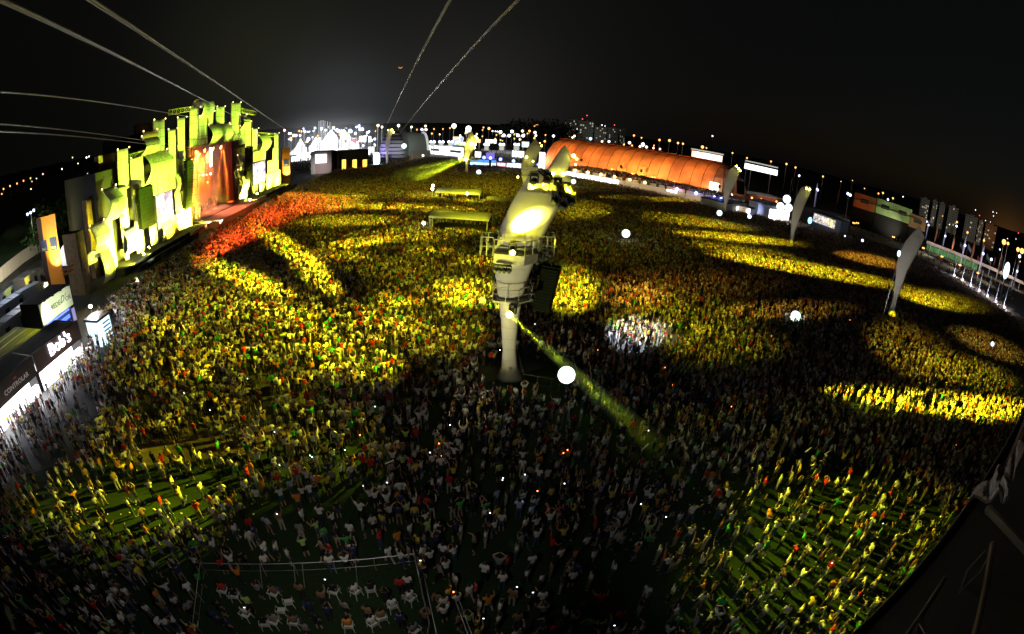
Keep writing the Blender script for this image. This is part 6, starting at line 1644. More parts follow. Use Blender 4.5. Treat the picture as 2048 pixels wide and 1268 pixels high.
# crowd footprint on the ground
CROWD = [(-57, -3), (-49, 12), at(105, 800), at(178, 722), at(196, 640), at(240, 592), at(300, 556), at(395, 492), at(520, 425), at(566, 390), at(588, 352), at(640, 344), at(690, 341), at(750, 337), at(800, 328), at(860, 316), at(935, 318), at(1000, 340), at(1048, 344), at(1100, 352), at(1135, 358),
         at(1240, 378), at(1360, 402), at(1480, 430), at(1540, 446), at(1600, 452), at(1640, 470), at(1720, 482), at(1790, 508), at(1860, 540), at(1920, 566), at(1990, 605), at(2047, 650), (150, 55), (110, 20), (70, -4)]
def density(X, Y):
    px, py = project(np.stack([X, Y, np.full_like(X, .9)], -1)); d = np.hypot(X, Y)
    den = np.interp(d, [10, 22, 30, 42, 60, 90, 300], [1.35, 1.4, 1.5, 1.7, 1.8, 1.8, 1.6])
    def ell(cx_, cy_, rx, ry, v, soft=1.0):
        nonlocal den
        q = ((px - cx_) / rx) ** 2 + ((py - cy_) / ry) ** 2; k = np.clip((1.15 - q) / .3, 0, 1); den = den * (1 - k) + v * k
    ell(250, 980, 260, 85, .62); ell(1640, 1040, 250, 130, .68); ell(380, 888, 110, 20, .2); ell(60, 900, 120, 60, .8); ell(140, 800, 70, 60, .5); ell(215, 680, 28, 70, .5); ell(1850, 800, 200, 28, 1.3)
    cl = sum(np.sin(X * a_ + Y * b_ + c_) for a_, b_, c_ in ((1.1, .7, .3), (-.8, 1.3, 1.7), (2.1, -1.6, .9), (.45, .38, 2.2), (-3.1, .9, .2)))
    return den * np.clip(1 + cl * .22, .25, 1.9)
def sample_crowd():
    xs, ys = [], []
    cell = .56
    gx = np.arange(-115, 160, cell); gy = np.arange(-6, 262, cell)
    X, Y = np.meshgrid(gx, gy); X = X.ravel() + RNG.uniform(-.26, .26, X.size); Y = Y.ravel() + RNG.uniform(-.26, .26, Y.size)
    P = np.stack([X, Y], -1); k = in_poly(P, CROWD); P = P[k]
    den = density(P[:, 0], P[:, 1]); k = RNG.random(len(P)) < den * cell * cell; P = P[k]
    # kept clear: mast feet, canopies, enclosure, front of the stage
    d = np.hypot(P[:, 0] - BM.x - 3.2, P[:, 1] - BM.y - .3); k = ~((d < 3.6) | (np.hypot(P[:, 0] - BM.x, P[:, 1] - BM.y + 1.0) < 2.8)); P = P[k]
    P = P[~in_poly(P, [(e.x, e.y) for e in EN])]
    for T in (r1, r2, r3, t2, mb1, mb2, pyl):
        c = T[0].matrix_world.translation; P = P[np.hypot(P[:, 0] - c.x, P[:, 1] - c.y) > 1.8]
    for PL, a, b in ((P1, -.5, 16.5), (P2, -.5, 20)):
        rel = P - np.array([PL.a.x, PL.a.y]); u = rel @ np.array([PL.d.x, PL.d.y]); v = rel @ np.array([PL.n.x, PL.n.y]); u0, u1 = (PL.q(858, 430)[0], PL.q(979, 430)[0]) if PL is P1 else (PL.q(871, 380)[0], PL.q(961, 380)[0])
        P = P[~((u > u0 - .3) & (u < u1 + .3) & (v < .3) & (v > -6.5))]
    rel = P - np.array([SP.a.x, SP.a.y]); v = rel @ np.array([SP.n.x, SP.n.y]); P = P[v > 12.6]
    return P
def pick(names, probs): return names[int(RNG.choice(len(names), p=np.array(probs) / sum(probs)))]
SN = list(SHIRTS); SPB = [.40, .09, .055, .045, .05, .19, .06, .05, .02, .01, .04, .01]
TN = list(TROUS); TPB = [.3, .28, .12, .2, .1]
# individuals read off the photograph: x, y (at waist height) and shirt
MAN = """379 941 w;401 976 w;446 982 w;462 929 w;401 919 w;420 918 w;443 929 w;480 916 w;517 921 w;496 949 r;502 937 o;539 896 l;528 881 w;437 897 g;394 1020 r;323 1009 r;325 922 r;336 911 y;359 905 g;388 859 r;513 992 w;562 992 w;528 976 o;596 1003 o;492 976 w;426 1027 w;558 913 k;440 861 w
115 947 w;120 969 w;186 936 w;173 952 n;151 995 o;202 991 w;255 985 r;268 985 n;258 1012 w;290 939 w;266 942 o;225 917 y;251 916 w;200 927 o;156 916 r;38 980 r;69 1028 o;88 1045 w;105 1037 w;158 1059 y;293 1064 o;259 1070 l;230 960 n;300 975 w;340 1045 w;210 1040 k;140 1025 k;285 1030 n;360 990 y;345 965 w
1386 938 w;1418 936 w;1410 957 r;1423 955 o;1375 965 g;1435 993 r;1420 980 w;1418 1006 w;1454 993 w;1461 1039 w;1500 1047 y;1530 966 r;1536 1034 o;1551 1056 w;1579 1023 l;1383 1026 w;1358 1039 b;1380 1066 w;1574 988 w;1533 1092 g;1565 1081 l;1470 945 w;1500 950 k;1350 960 y;1440 1020 w;1480 1000 k;1510 980 w;1560 1000 w
1661 900 w;1625 922 w;1685 918 y;1713 918 o;1764 943 y;1698 949 r;1650 968 r;1612 1006 w;1701 1014 w;1672 1011 g;1638 1028 o;1745 1036 r;1740 1050 w;1803 1036 r;1811 957 w;1836 946 o;1778 993 r;1828 995 w;1710 1004 o;1690 1035 w;1760 1020 w;1725 980 n;1790 975 w;1600 1040 w;1660 1045 w;1840 1030 w;1580 950 k;1730 955 w;1850 985 n
1514 1097 w;1531 1094 g;1575 1124 w;1636 1169 w;1494 1122 w;1602 1153 w;1613 1105 w;1589 1103 r;1658 1136 r;1685 1163 w;1664 1172 o;1619 1210 y;1619 1241 b;1677 1225 w;1544 1183 w;1528 1224 w;1438 1211 g;1403 1200 w;1406 1174 o;1427 1177 n;1402 1127 w;1455 1150 k;1480 1180 w;1565 1150 n;1570 1225 w;1590 1250 w;1640 1255 w;1560 1255 b;1700 1200 w;1720 1150 w;1650 1090 w;1700 1080 w;1740 1100 w;1790 1080 w;1760 1130 w
1074 1074 w;1045 1081 e;1104 1088 r;1127 1068 y;972 1074 w;949 1084 e;909 1107 w;893 1137 w;880 1144 e;886 1104 w;998 1130 e;1015 1124 r;969 1144 w;1005 1160 w;939 1183 w;952 1177 r;1025 1193 n;1084 1160 w;1064 1124 w;1121 1111 w;1187 1114 w;1226 1140 w;1130 1226 w;1144 1236 e;1035 1239 n;1088 1223 e;1200 1200 r;1180 1249 g;1239 1233 r;1048 995 b;1038 1018 b;1071 1012 b;1063 1027 b
379 1180 w;326 1216 n;379 1216 e;247 1239 w;267 1239 e;290 1110 w;158 1183 w;316 1193 o;530 1100 w;553 1098 w;575 1110 w;645 1098 n;660 1100 r;470 1060 w;600 1060 e;700 1060 w;760 1075 r;820 1060 w;640 1030 w;720 1020 w;450 1100 k;500 1050 r;560 1040 n;215 1130 n;90 1130 e;60 1180 k;130 1230 e;190 1080 w"""
CM = dict(w='white', r='red', o='orange', g='green', y='yellow', l='pale green', k='black', n='brown', e='grey', b='pale blue')
man = []
for line in MAN.replace('\n', ';').split(';'):
    x, y, c = line.split(); p = at(float(x), float(y), .95); man.append((p.x, p.y, CM[c]))
manP = np.array([(m[0], m[1]) for m in man])
P = sample_crowd()
dm_ = np.min(np.hypot(P[:, None, 0] - manP[None, :, 0], P[:, None, 1] - manP[None, :, 1]), axis=1) if len(P) < 200000 else None
P = P[dm_ > .75]
dist = np.hypot(P[:, 0], P[:, 1]); px_, py_ = project(np.stack([P[:, 0], P[:, 1], np.full(len(P), .9)], -1))
inframe = (px_ > 2) & (px_ < 2046) & (py_ > 2) & (py_ < 1266)
N_SEAT = 15
quota = 300 - len(man) - N_SEAT - 8
order = np.argsort(np.where(inframe, dist, 1e9))[:quota]
indiv = np.zeros(len(P), bool); indiv[order] = True
PLURAL = {'standing': 'standing with arms down', 'standing_relaxed': 'standing at ease', 'both_arms_raised': 'with both arms raised', 'one_arm_raised': 'with one arm up', 'clapping_overhead': 'with hands joined overhead', 'hands_at_face': 'holding hands up at face', 'walking': 'walking', 'hands_on_hips': 'with hands on hips', 'dancing': 'dancing'}
def zone(x, y):
    if y < 905: return 'on the lit area left of the dark foreground' if x < 700 else 'in the crowd at middle depth'
    if x < 110: return 'at the dim lower left edge'
    if x < 430 and y < 1085: return 'on the lit green turf at lower left' if x > 250 else 'on the green turf nearest the left edge'
    if x < 640 and y < 1060: return 'right of the lit lower left turf'
    if x < 410: return 'in the dark left of the chair enclosure'
    if x < 870 and y > 1050: return 'in the dark just above the chair enclosure'
    if x < 870: return 'in the dark between the turf and the middle'
    if x < 1030: return 'in the dark right of the chair enclosure'
    if x < 1150: return 'in the dark at bottom middle'
    if x < 1350: return 'in the dark left of the lit right turf'
    if x < 1500: return 'on the left part of the lit right turf' if y < 1100 else 'at the dark lower edge of the right turf'
    if x < 1650: return 'in the middle of the lit right turf' if y < 1120 else 'at the lower end of the right turf'
    return 'on the right part of the lit right turf' if y < 1120 else 'beside the dark parapet at lower right'
made = {}
def person(x, y, pose, shirt, trou, shorts, skin, yaw, scale, label=None, group=None, z=0.0, cat='person', where=None):
    f = figure(pose, shorts)
    if label is None:
        if where is None:
            a, b = project(np.array([x, y, .9])); where = zone(float(a), float(b))
        legs = {'pale': 'pale', 'dark': 'dark', 'jeans': 'denim', 'black': 'black', 'khaki': 'khaki'}[trou] + (' shorts' if shorts else ' trousers')
        label = 'person in %s shirt and %s %s %s' % (shirt, legs, PLURAL[pose], where)
        w = label.split()
        if len(w) > 16: label = label.replace(' and %s' % legs, ''); w = label.split()
        if len(w) > 16: label = label.replace('in %s shirt ' % shirt, 'in %s ' % shirt); w = label.split()
        label = ' '.join(w[:16])
    o = bpy.data.objects.new('person', f['body']); COL.objects.link(o)
    o.matrix_world = Matrix.Translation((x, y, z)) @ Matrix.Rotation(yaw, 4, 'Z') @ Matrix.Scale(scale, 4)
    o['label'] = label; o['category'] = cat
    made.setdefault(label, []).append(o)
    if group: o['group'] = group
    o['skin_tint'] = [float(v) for v in skin]
    for nm, key, val in (('shirt', 'shirt_tint', SHIRTS[shirt]), ('trousers', 'trouser_tint', TROUS[trou]), ('hair', 'hair_tint', (0, 0, 0))):
        c = bpy.data.objects.new(nm, f[nm]); COL.objects.link(c); c.parent = o; c[key] = [float(v) for v in val]
    return o
def yaw_to(x, y, j=.5):
    d = GAZE - Vector((x, y, 0)); a = math.atan2(d.y, d.x) - PI / 2
    return a + RNG.normal(0, j)
def rnd_person(x, y, shirt=None):
    near_turf = True
    pose = pick(pose_names, [.22, .2, .07, .06, .05, .12, .12, .08, .08])
    s_ = pick(SN, SPB) if shirt is None else shirt
    tr_ = pick(TN, TPB); sh = RNG.random() < .4
    person(x, y, pose, s_, tr_, bool(sh), SKINS[int(RNG.integers(5))], yaw_to(x, y, .9), float(RNG.uniform(.93, 1.08)))
for x, y, c in man: rnd_person(x, y, c)
for i in order: rnd_person(float(P[i, 0]), float(P[i, 1]))
for lab, os_ in made.items():
    if len(os_) > 1:
        for o in os_: o['group'] = 'people ' + ' '.join(lab.split()[1:9])
# -------- the rest of the crowd: one instanced mass
crowd_col = bpy.data.collections.new('crowd_figures')
cp_names = []
k = 0
for p_ in pose_names:
    for s_ in (False, True):
        o = bpy.data.objects.new('crowd_figure_%02d' % k, FIG[(p_, s_)]['all']); crowd_col.objects.link(o); k += 1
def crowd(name, P, z, yaws, label=None, dark=1.0, kinds=None, sc=None):
    n = len(P); me = bpy.data.meshes.new(name)
    co = np.zeros((n, 3), np.float32); co[:, :2] = P; co[:, 2] = z
    me.vertices.add(n); me.vertices.foreach_set('co', co.ravel()); me.update()
    def A(nm, typ, dat, prop):
        a = me.attributes.new(nm, typ, 'POINT'); a.data.foreach_set(prop, np.ascontiguousarray(dat).ravel())
    A('yaw', 'FLOAT', yaws.astype(np.float32), 'value')
    A('size', 'FLOAT', (RNG.uniform(.92, 1.1, n) * np.interp(np.hypot(P[:, 0], P[:, 1]), [40, 160], [1.0, 1.12]) if sc is None else sc).astype(np.float32), 'value')
    pp = np.array([.24, .20, .09, .08, .08, .13, .05, .05, .08]); pose = RNG.choice(9, n, p=pp / pp.sum()) * 2 + RNG.integers(0, 2, n)
    A('pose', 'INT', pose.astype(np.int32), 'value')
    def tint(dct, pr):
        arr = np.array([dct[q] for q in dct], np.float32); idx = RNG.choice(len(arr), n, p=np.array(pr) / sum(pr)); c = np.ones((n, 4), np.float32)
        c[:, :3] = arr[idx] * RNG.uniform(.75, 1.1, (n, 1)); return np.clip(c * dark, 0, 1)
    A('shirt_tint', 'FLOAT_COLOR', tint(SHIRTS, SPB), 'color'); A('trouser_tint', 'FLOAT_COLOR', tint(TROUS, TPB), 'color')
    A('skin_tint', 'FLOAT_COLOR', tint({i: c for i, c in enumerate(SKINS)}, [.25, .25, .2, .1, .2]), 'color')
    o = bpy.data.objects.new(name, me); COL.objects.link(o); o['kind'] = 'stuff'
    ng = bpy.data.node_groups.new(name, 'GeometryNodeTree')
    ng.interface.new_socket('Geometry', in_out='INPUT', socket_type='NodeSocketGeometry'); ng.interface.new_socket('Geometry', in_out='OUTPUT', socket_type='NodeSocketGeometry')
    gi, go = ng.nodes.new('NodeGroupInput'), ng.nodes.new('NodeGroupOutput')
    mp = ng.nodes.new('GeometryNodeMeshToPoints'); ip = ng.nodes.new('GeometryNodeInstanceOnPoints'); ci = ng.nodes.new('GeometryNodeCollectionInfo')
    ci.inputs['Collection'].default_value = crowd_col; ci.inputs['Separate Children'].default_value = True; ci.inputs['Reset Children'].default_value = True
    def na(nm, t):
        q = ng.nodes.new('GeometryNodeInputNamedAttribute'); q.data_type = t; q.inputs['Name'].default_value = nm; return q.outputs['Attribute']
    ng.links.new(gi.outputs[0], mp.inputs['Mesh']); ng.links.new(mp.outputs[0], ip.inputs['Points']); ng.links.new(ci.outputs[0], ip.inputs['Instance'])
    ip.inputs['Pick Instance'].default_value = True
    ng.links.new(na('pose', 'INT'), ip.inputs['Instance Index'])
    cx = ng.nodes.new('ShaderNodeCombineXYZ'); ng.links.new(na('yaw', 'FLOAT'), cx.inputs['Z']); ng.links.new(cx.outputs[0], ip.inputs['Rotation'])
    ng.links.new(na('size', 'FLOAT'), ip.inputs['Scale']); ng.links.new(ip.outputs[0], go.inputs[0])
    md = o.modifiers.new('crowd', 'NODES'); md.node_group = ng
    return o
Q = P[~indiv]
yw = np.arctan2(GAZE.y - Q[:, 1], GAZE.x - Q[:, 0]) - PI / 2 + RNG.normal(0, .5, len(Q))
crowd('crowd', Q, 0.0, yw)
print('CROWD', len(Q), 'individuals', int(indiv.sum()) + len(man))
# terrace crowd and people on the road and booths
def strip_crowd(name, pl, u0, u1, o0, o1, z, n, face):
    u = RNG.uniform(u0, u1, n); o_ = RNG.uniform(o0, o1, n)
    PP = np.array([[pl.a.x + pl.d.x * a + pl.n.x * b, pl.a.y + pl.d.y * a + pl.n.y * b] for a, b in zip(u, o_)])
    return crowd(name, PP, z, np.full(n, face) + RNG.normal(0, .8, n))
strip_crowd('crowd_on_terrace', VP, x0 * 0 + VP.q(1120, 350)[0], VP.q(1478, 422)[0], -20, -3.5, DK, 1500, 1.5)
rp = np.array([[p.x, p.y] for p in (at(1700 + 330 * t_ + RNG.normal(0, 6), 452 + 150 * t_ ** 1.1 + RNG.normal(0, 9)) for t_ in RNG.random(170))])
crowd('crowd_on_road', rp, 0.0, RNG.uniform(0, 6, len(rp)))
fq = []
for k in range(1500):
    x = RNG.uniform(585, 850); y = RNG.uniform(296, 340 if x < 625 else 322); p = at(x, y, .9)
    if p.length < 700: fq.append((p.x, p.y))
crowd('crowd_at_fair', np.array(fq), 0.0, RNG.uniform(0, 6, len(fq)))
# people at the shop counters
kc = []
for k in range(60): w_ = KP.w(RNG.uniform(-8, KP.L + 3), 0, RNG.uniform(.8, 5)); kc.append((w_.x, w_.y))
crowd('crowd_at_counters', np.array(kc), 0.0, RNG.uniform(0, 6, len(kc)))
# performers and backline on the stage
for i, (u, o_, sh) in enumerate(((45, -3, 'black'), (50, -4, 'white'), (54, -3.2, 'black'), (58, -5, 'red'))):
    p = SP.w(u, 0, o_); person(p.x, p.y, ['hands_at_face', 'one_arm_raised', 'standing', 'dancing'][i], sh, 'black', False, SKINS[1], math.atan2(SP.n.y, SP.n.x) - PI / 2, 1.05,
        label=['leftmost performer on the stage deck, in black', 'performer in white on the stage deck with one arm up', 'performer in black standing right of the one in white', 'rightmost performer on the stage deck, in red'][i], group='performers on the stage', z=1.8)
dr = SP.w(52, 1.8, -9); dt = thing('drum_riser', 'white lit drum riser with drums in the middle of the stage', 'drum kit', dr)
part(dt, 'riser', MB().box(dr + Vector((0, 0, .5)), (6, 3, 1.0), SP.d, SP.n), mat('white_riser', (.7, .7, .7), .6))
for k in range(5): part(dt, 'drum', MB().tube([dr + SP.d * (k - 2) * .8 + Vector((0, 0, 1.0)), dr + SP.d * (k - 2) * .8 + Vector((0, 0, 1.6))], .4, 10), m_bwall)
for k, u in enumerate((41, 43.5, 57, 60)):
    p = SP.w(u, 1.8, -7); t = thing('amplifier_stack', 'dark amplifier stack on the stage deck beside the drum riser', 'amplifier', p, 'amplifier stacks on the stage')
    part(t, 'cabinet', MB().box(p + Vector((0, 0, .8)), (1.2, .6, 1.6), SP.d, SP.n), m_dark); part(t, 'head', MB().box(p + Vector((0, 0, 1.8)), (1.0, .5, .35), SP.d, SP.n), m_black)

# ------------------------------------------------------------------ chairs and the railed enclosure
m_chair = mat('white_plastic_chair', (.75, .74, .70), .45)
def chair_proto():
    t = thing('plastic_chair', 'x', 'chair', (0, 0, 0))
    s_ = [[Vector((-.22 + .44 * i / 3, -.2 + .42 * j / 3, .43 + .012 * abs(i - 1.5))) for j in range(4)] for i in range(4)]
    part(t, 'seat', MB().slab(s_, .025, (0, 0, 1)), m_chair)
    bk = MB(); arc = [Vector((-.23, -.2, .43)), Vector((-.25, -.27, .7)), Vector((-.17, -.32, .86)), Vector((0, -.33, .89)), Vector((.17, -.32, .86)), Vector((.25, -.27, .7)), Vector((.23, -.2, .43))]
    bk.tube(arc, .022, 5)
    for k in range(5): x = -.13 + .065 * k; bk.box((x, -.27, .66), (.035, .015, .42), (1, 0, 0), (0, .97, .24))
    part(t, 'backrest', bk, m_chair)
    for sx in (-1, 1): part(t, 'armrest', MB().tube([(sx * .25, -.27, .66), (sx * .28, -.05, .65), (sx * .27, .18, .64), (sx * .25, .2, .43)], .022, 5), m_chair)
    for sx in (-1, 1):
        for sy in (-.19, .2): part(t, 'leg', MB().tube([(sx * .21, sy, .43), (sx * .27, sy * 1.25, 0)], [.028, .02], 5), m_chair)
    return t
CH = chair_proto(); ch_used = False
CG = 'white plastic chairs inside the railed enclosure'
chairs = [(447, 1182, 'r', 'in the top left corner of the enclosure, under a person in red'), (470, 1192, 'k', 'second from the top left of the enclosure'), (548, 1188, 'n', 'under a person in brown near the top left rail'), (577, 1205, None, 'standing empty and tall, facing away, left of the middle'), (492, 1230, 'w', 'under a person in white at the left of the enclosure'),
          (530, 1248, 'k', 'in the lower left row of the enclosure'), (548, 1245, 'e', 'in the lower left row, right of its dark neighbour'), (588, 1246, 'n', 'under a tan seated person below the empty tall chair'), (563, 1222, None, 'empty in the left half of the enclosure, seen side on'), (668, 1184, 'k', 'under a person with a phone in the middle of the enclosure'), (712, 1184, 'w', 'left one of the pair at top right of the enclosure'), (742, 1180, 'k', 'right one of the pair at top right of the enclosure'),
          (822, 1198, 'w', 'beside the right rail under a white shirt'), (786, 1213, 'w', 'under a wide white shirt at the right of the enclosure'), (697, 1252, 'o', 'at the bottom middle under an orange shirt'), (746, 1248, 'w', 'at the bottom right with a slotted back'), (764, 1236, 'n', 'behind the slotted chair at bottom right'), (830, 1262, 'e', 'in the bottom right corner of the enclosure')]
seat_n = 0
for i, (x, y, who, l) in enumerate(chairs):
    p = at(x, y, .4); p.z = 0; yaw = .35 * math.sin(i * 2.7) + (.15 if x < 600 else .25) + (0.5 if x > 700 else 0)
    mw = Matrix.Translation(p) @ Matrix.Rotation(yaw, 4, 'Z')
    if not ch_used: CH.matrix_world = mw; CH['label'] = 'white plastic chair ' + l; CH['group'] = CG; ch_used = True
    else: clone(CH, mw, 'white plastic chair ' + l, CG)
    if who:
        col = CM[who]; person(p.x, p.y, 'seated', col, pick(TN, TPB), bool(RNG.random() < .4), SKINS[i % 5], yaw, 1.0, label='person in %s shirt seated on the chair %s' % (col, ' '.join(l.split()[:8])), group='people seated in the enclosure')
for k in range(12):
    x, y = ((440, 1215), (456, 1250), (515, 1180), (600, 1180), (632, 1240), (655, 1225), (690, 1215), (735, 1225), (770, 1195), (800, 1240), (610, 1258), (850, 1235))[k]
    p = at(x, y, .95); person(p.x, p.y, ('standing', 'standing_relaxed', 'hands_at_face')[k % 3], ('black', 'navy', 'grey', 'brown')[k % 4], 'dark', k % 2 == 0, SKINS[k % 5], .2 * math.sin(k * 5), 1.0, label='person in %s standing among the chairs of the railed enclosure' % ('black', 'navy', 'grey', 'brown')[k % 4])
for x, y, c, pz, l in ((476, 1150, 'orange', 'both_arms_raised', 'person in orange with arms raised leaning on the enclosure top rail'), (815, 1165, 'white', 'standing', 'person in white with a shoulder bag inside the right corner of the enclosure'), (618, 1215, 'navy', 'walking', 'person in dark clothes walking across the middle of the enclosure'), (495, 1205, 'pale green', 'standing_relaxed', 'person in pale green standing at the left of the enclosure'), (430, 1235, 'navy', 'standing_relaxed', 'person in navy beside the left rail of the enclosure'), (645, 1195, 'brown', 'one_arm_raised', 'person with one arm up by the top rail middle of the enclosure'), (800, 1170, 'red', 'standing', 'person in red by the top right rail of the enclosure')):
    p = at(x, y, .95); person(p.x, p.y, pz, c, 'dark', False, SKINS[0], .2, 1.0, label=l)
ef = thing('railed_enclosure', 'grey metal railing around the white chairs at the bottom', 'railing', EN[0])
m_steel = mat('galvanised_rail', (.45, .45, .46), .4, .5)
mid = EN[0].lerp(EN[1], .46)
for a, b in ((EN[0], mid), (mid, EN[1]), (EN[1], EN[2]), (EN[0], EN[4]), (EN[2], EN[3])):
    mb = MB(); railing(mb, [a, b], 1.15, False, mid=False, w=.06, step=2.2)
    mb.bar(a + Vector((0, 0, .5)), b + Vector((0, 0, .5)), .025)
    part(ef, 'rail_section', mb, m_steel)
br_ = MB()
for f in (.30, .46, .5, .74): q = EN[0].lerp(EN[1], f); br_.bar(q + Vector((0, 0, 1.1)), q + Vector((.15, -.9, 0)), .05)
part(ef, 'brace', br_, m_steel)
# the enclosure is brightened by a fill light added further down
# ------------------------------------------------------------------ phones, wands
m_ph = glow('phone_screen', (.75, .85, 1), 5); m_phc = mat('phone_case', (.02, .02, .02), .4)
PHG = 'glowing phones held up in the dark crowd'
for k, (x, y) in enumerate(((1034, 1174), (980, 1026), (1005, 960), (1006, 956), (1129, 967), (1050, 949), (841, 1121), (489, 1215), (650, 1159), (1229, 1251), (549, 864), (559, 930), (554, 1028), (620, 911), (750, 813), (774, 965), (727, 972), (1332, 1034), (1297, 861), (1282, 1008), (967, 1237), (1664, 1126), (1766, 1047), (1066, 1185), (1070, 648), (624, 914), (703, 742), (1000, 700), (350, 760), (420, 820), (690, 900), (860, 905), (900, 850), (495, 757), (368, 786))):
    p = at(x, y, 1.75); t = thing('phone', 'small glowing phone screen held up in the crowd', 'phone', p, PHG)
    part(t, 'case', MB().box(p + Vector((0, .02, 0)), (.08, .015, .14)), m_phc); part(t, 'screen', MB().box(p + Vector((0, -.005, .0)), (.07, .015, .10), (1, 0, 0), (0, 1, .3)), m_ph)
m_em = glow('orange_ember', (1, .25, .05), 6)
for k, (x, y) in enumerate(((1127, 906), (1135, 900), (1075, 982), (907, 1184), (882, 912), (878, 887), (1463, 813), (1345, 770), (1196, 700), (1330, 735), (720, 870), (1912, 890), (1881, 1033), (1543, 672), (1700, 640), (1240, 560))):
    p = at(x, y, 1.6); t = thing('lighter', 'tiny orange point of light in the dark crowd', 'lighter', p, 'tiny orange lights in the crowd')
    part(t, 'flame', MB().ball(p, .05, 6, 4), m_em); part(t, 'case', MB().box(p - Vector((0, 0, .09)), (.04, .03, .08)), m_phc)
m_wand = mat('white_inflatable_wand', (.8, .8, .75), .4)
WGp = 'white inflatable wands held up by the crowd'
for k, (x, y, a, b) in enumerate(((1405, 892, .05, .9), (1479, 896, .1, .9), (1513, 898, .15, .9), (1435, 872, -.3, .8), (1344, 883, .9, .5), (1457, 915, -.15, .9), (1345, 928, -.4, .8), (1527, 858, .2, .95), (1386, 938, .1, .6), (1655, 905, .7, .3), (1616, 900, .8, .6), (1637, 885, -.3, .9), (1670, 896, -.2, .6), (779, 924, .8, .5), (1290, 894, .4, .5), (1600, 880, .3, .9), (370, 1005, .3, .5), (142, 967, -.5, .6), (190, 878, -.4, .6), (228, 885, .5, .9))):
    p = at(x, y, 2.0); d = Vector((a, .1, b)).normalized()
    t = thing('inflatable_wand', 'white inflatable wand held up in the crowd', 'wand', p, WGp)
    part(t, 'tube', MB().tube([p - d * .35, p - d * .3, p + d * .3, p + d * .35], [.02, .045, .045, .02], 8), m_wand); part(t, 'grip', MB().tube([p - d * .42, p - d * .34], .02, 6), m_phc)
# litter on the turf
lt = MB()
for k in range(260):
    x, y = (RNG.uniform(40, 520), RNG.uniform(925, 1090)) if k % 2 else (RNG.uniform(1350, 1880), RNG.uniform(920, 1240))
    p = at(x, y, .03); lt.box(p, (RNG.uniform(.06, .16), RNG.uniform(.06, .12), .05), (math.cos(k), math.sin(k), 0), (-math.sin(k), math.cos(k), 0))
lt.build('litter', mat('white_paper_cup', (.8, .8, .75), .6), kind='stuff')
spot(Vector((-3, 3, H - 5)), Vector((-10, 12, 0)), 8, .05, (1, .93, .8), 1, .3, name='added_fill')  # fill light added to brighten the chairs
# ------------------------------------------------------------------ light balloons over the crowd
m_bal = glow('white_balloon', (.80, 1, .95), 2.6, True)
bl_l = {0: 'largest white glowing ball balloon, right of the fenced mast foot', 1: 'white glowing ball balloon over the dark crowd right of centre', 2: 'white glowing ball balloon right of the nearest mast', 3: 'white glowing ball balloon left of the mast by the orange tent', 4: 'white glowing ball balloon beside the nearest mast lamps, before the terrace', 5: 'white glowing ball balloon between the far beam mast and the nearest mast',
        6: 'small bluish ball balloon at the far right above the crowd', 7: 'violet edged ball balloon in front of the pale blue hall', 8: 'white glowing ball balloon in front of the striped dome', 9: 'tiny white ball balloon over the far crowd right of the dome', 10: 'tiny blue white balloon in the crowd before the road', 11: 'tiny balloon left of its blue neighbour before the road'}
for i, (x, y, rpx, d) in enumerate(((1133, 750, 17.5, 31), (1591, 633, 10.8, 68), (1252, 467, 8.2, 90), (1439, 426, 5.5, 135), (1147, 363, 4.8, 165), (957.5, 344, 4.5, 185), (1985, 688, 4, 85), (1499, 433, 4, 140), (808, 292, 5, 235), (846, 311, 2.4, 240), (1725, 481, 2.6, 130), (1690, 472, 1.6, 140))):
    p = at_dist(x, y, d); rr = rpx / F_PX * (p - Vector((0, 0, H))).length
    t = thing('light_balloon', bl_l[i], 'balloon', (p.x, p.y, 0))
    part(t, 'balloon', MB().ball(p, rr, 20, 14), m_bal if i not in (6, 7, 10) else glow('bluish_balloon', (.72, .80, 1), 3)).data.polygons.foreach_set('use_smooth', [True] * (18 * 14 // 1) if False else [True] * len(t.children[0].data.polygons))
    part(t, 'tether', MB().bar((p.x, p.y, 0), p - Vector((0, 0, rr)), .03), m_dark)
# ------------------------------------------------------------------ cables overhead
m_cable = mat('steel_zip_cable', (.75, .70, .52), .35, .3)
def cable(a, da, b, db, r, lab, sag=0.0):
    A = Vector((0, 0, H)) + ray(*a) * da; B = Vector((0, 0, H)) + ray(*b) * db; pts = []
    for k in range(25):
        f = (k / 24) ** 2.2; p = A.lerp(B, f); p.z -= sag * f * (1 - f) * 4; pts.append(p)
    t = thing('steel_cable', lab, 'cable', pts[0]); part(t, 'strand', MB().tube(pts, [r * 1.05] * 25, 8), m_cable)
    part(t, 'end_clamp', MB().ball(pts[-1], r * 4, 6, 4), m_dark)
CBL = ((( -30, -14), 5, (470, 233), 150, 0.028, 'thick overhead cable from the top left corner to the stage top'), ((160, -14), 5, (578, 264), 260, 0.025, 'thick overhead cable passing right of the stage top'), ((908, -14), 6, (768, 262), 240, 0.021, 'overhead cable running from the top edge down to the dome'), ((1050, -14), 6, (800, 266), 240, 0.021, 'rightmost overhead cable running down towards the dome'),
       ((-30, 182), 12, (400, 238), 120, 0.024, 'thin upper cable from the left edge to the stage roof'), ((-30, 246), 16, (380, 296), 110, 0.024, 'thin middle cable from the left edge across the stage cladding'), ((-30, 262), 16, (380, 300), 110, 0.024, 'thin lowest cable from the left edge across the stage cladding'))
for a, da, b, db, r_, lab in CBL: cable(a, da, b, db, r_, lab)
spot(Vector((2, 1, H + 1.5)), Vector((-12, 14, H + 11)), 9, .36, (1, .92, .75), 1.0, .2, name='added_fill')  # fill light added so the cables show against the sky
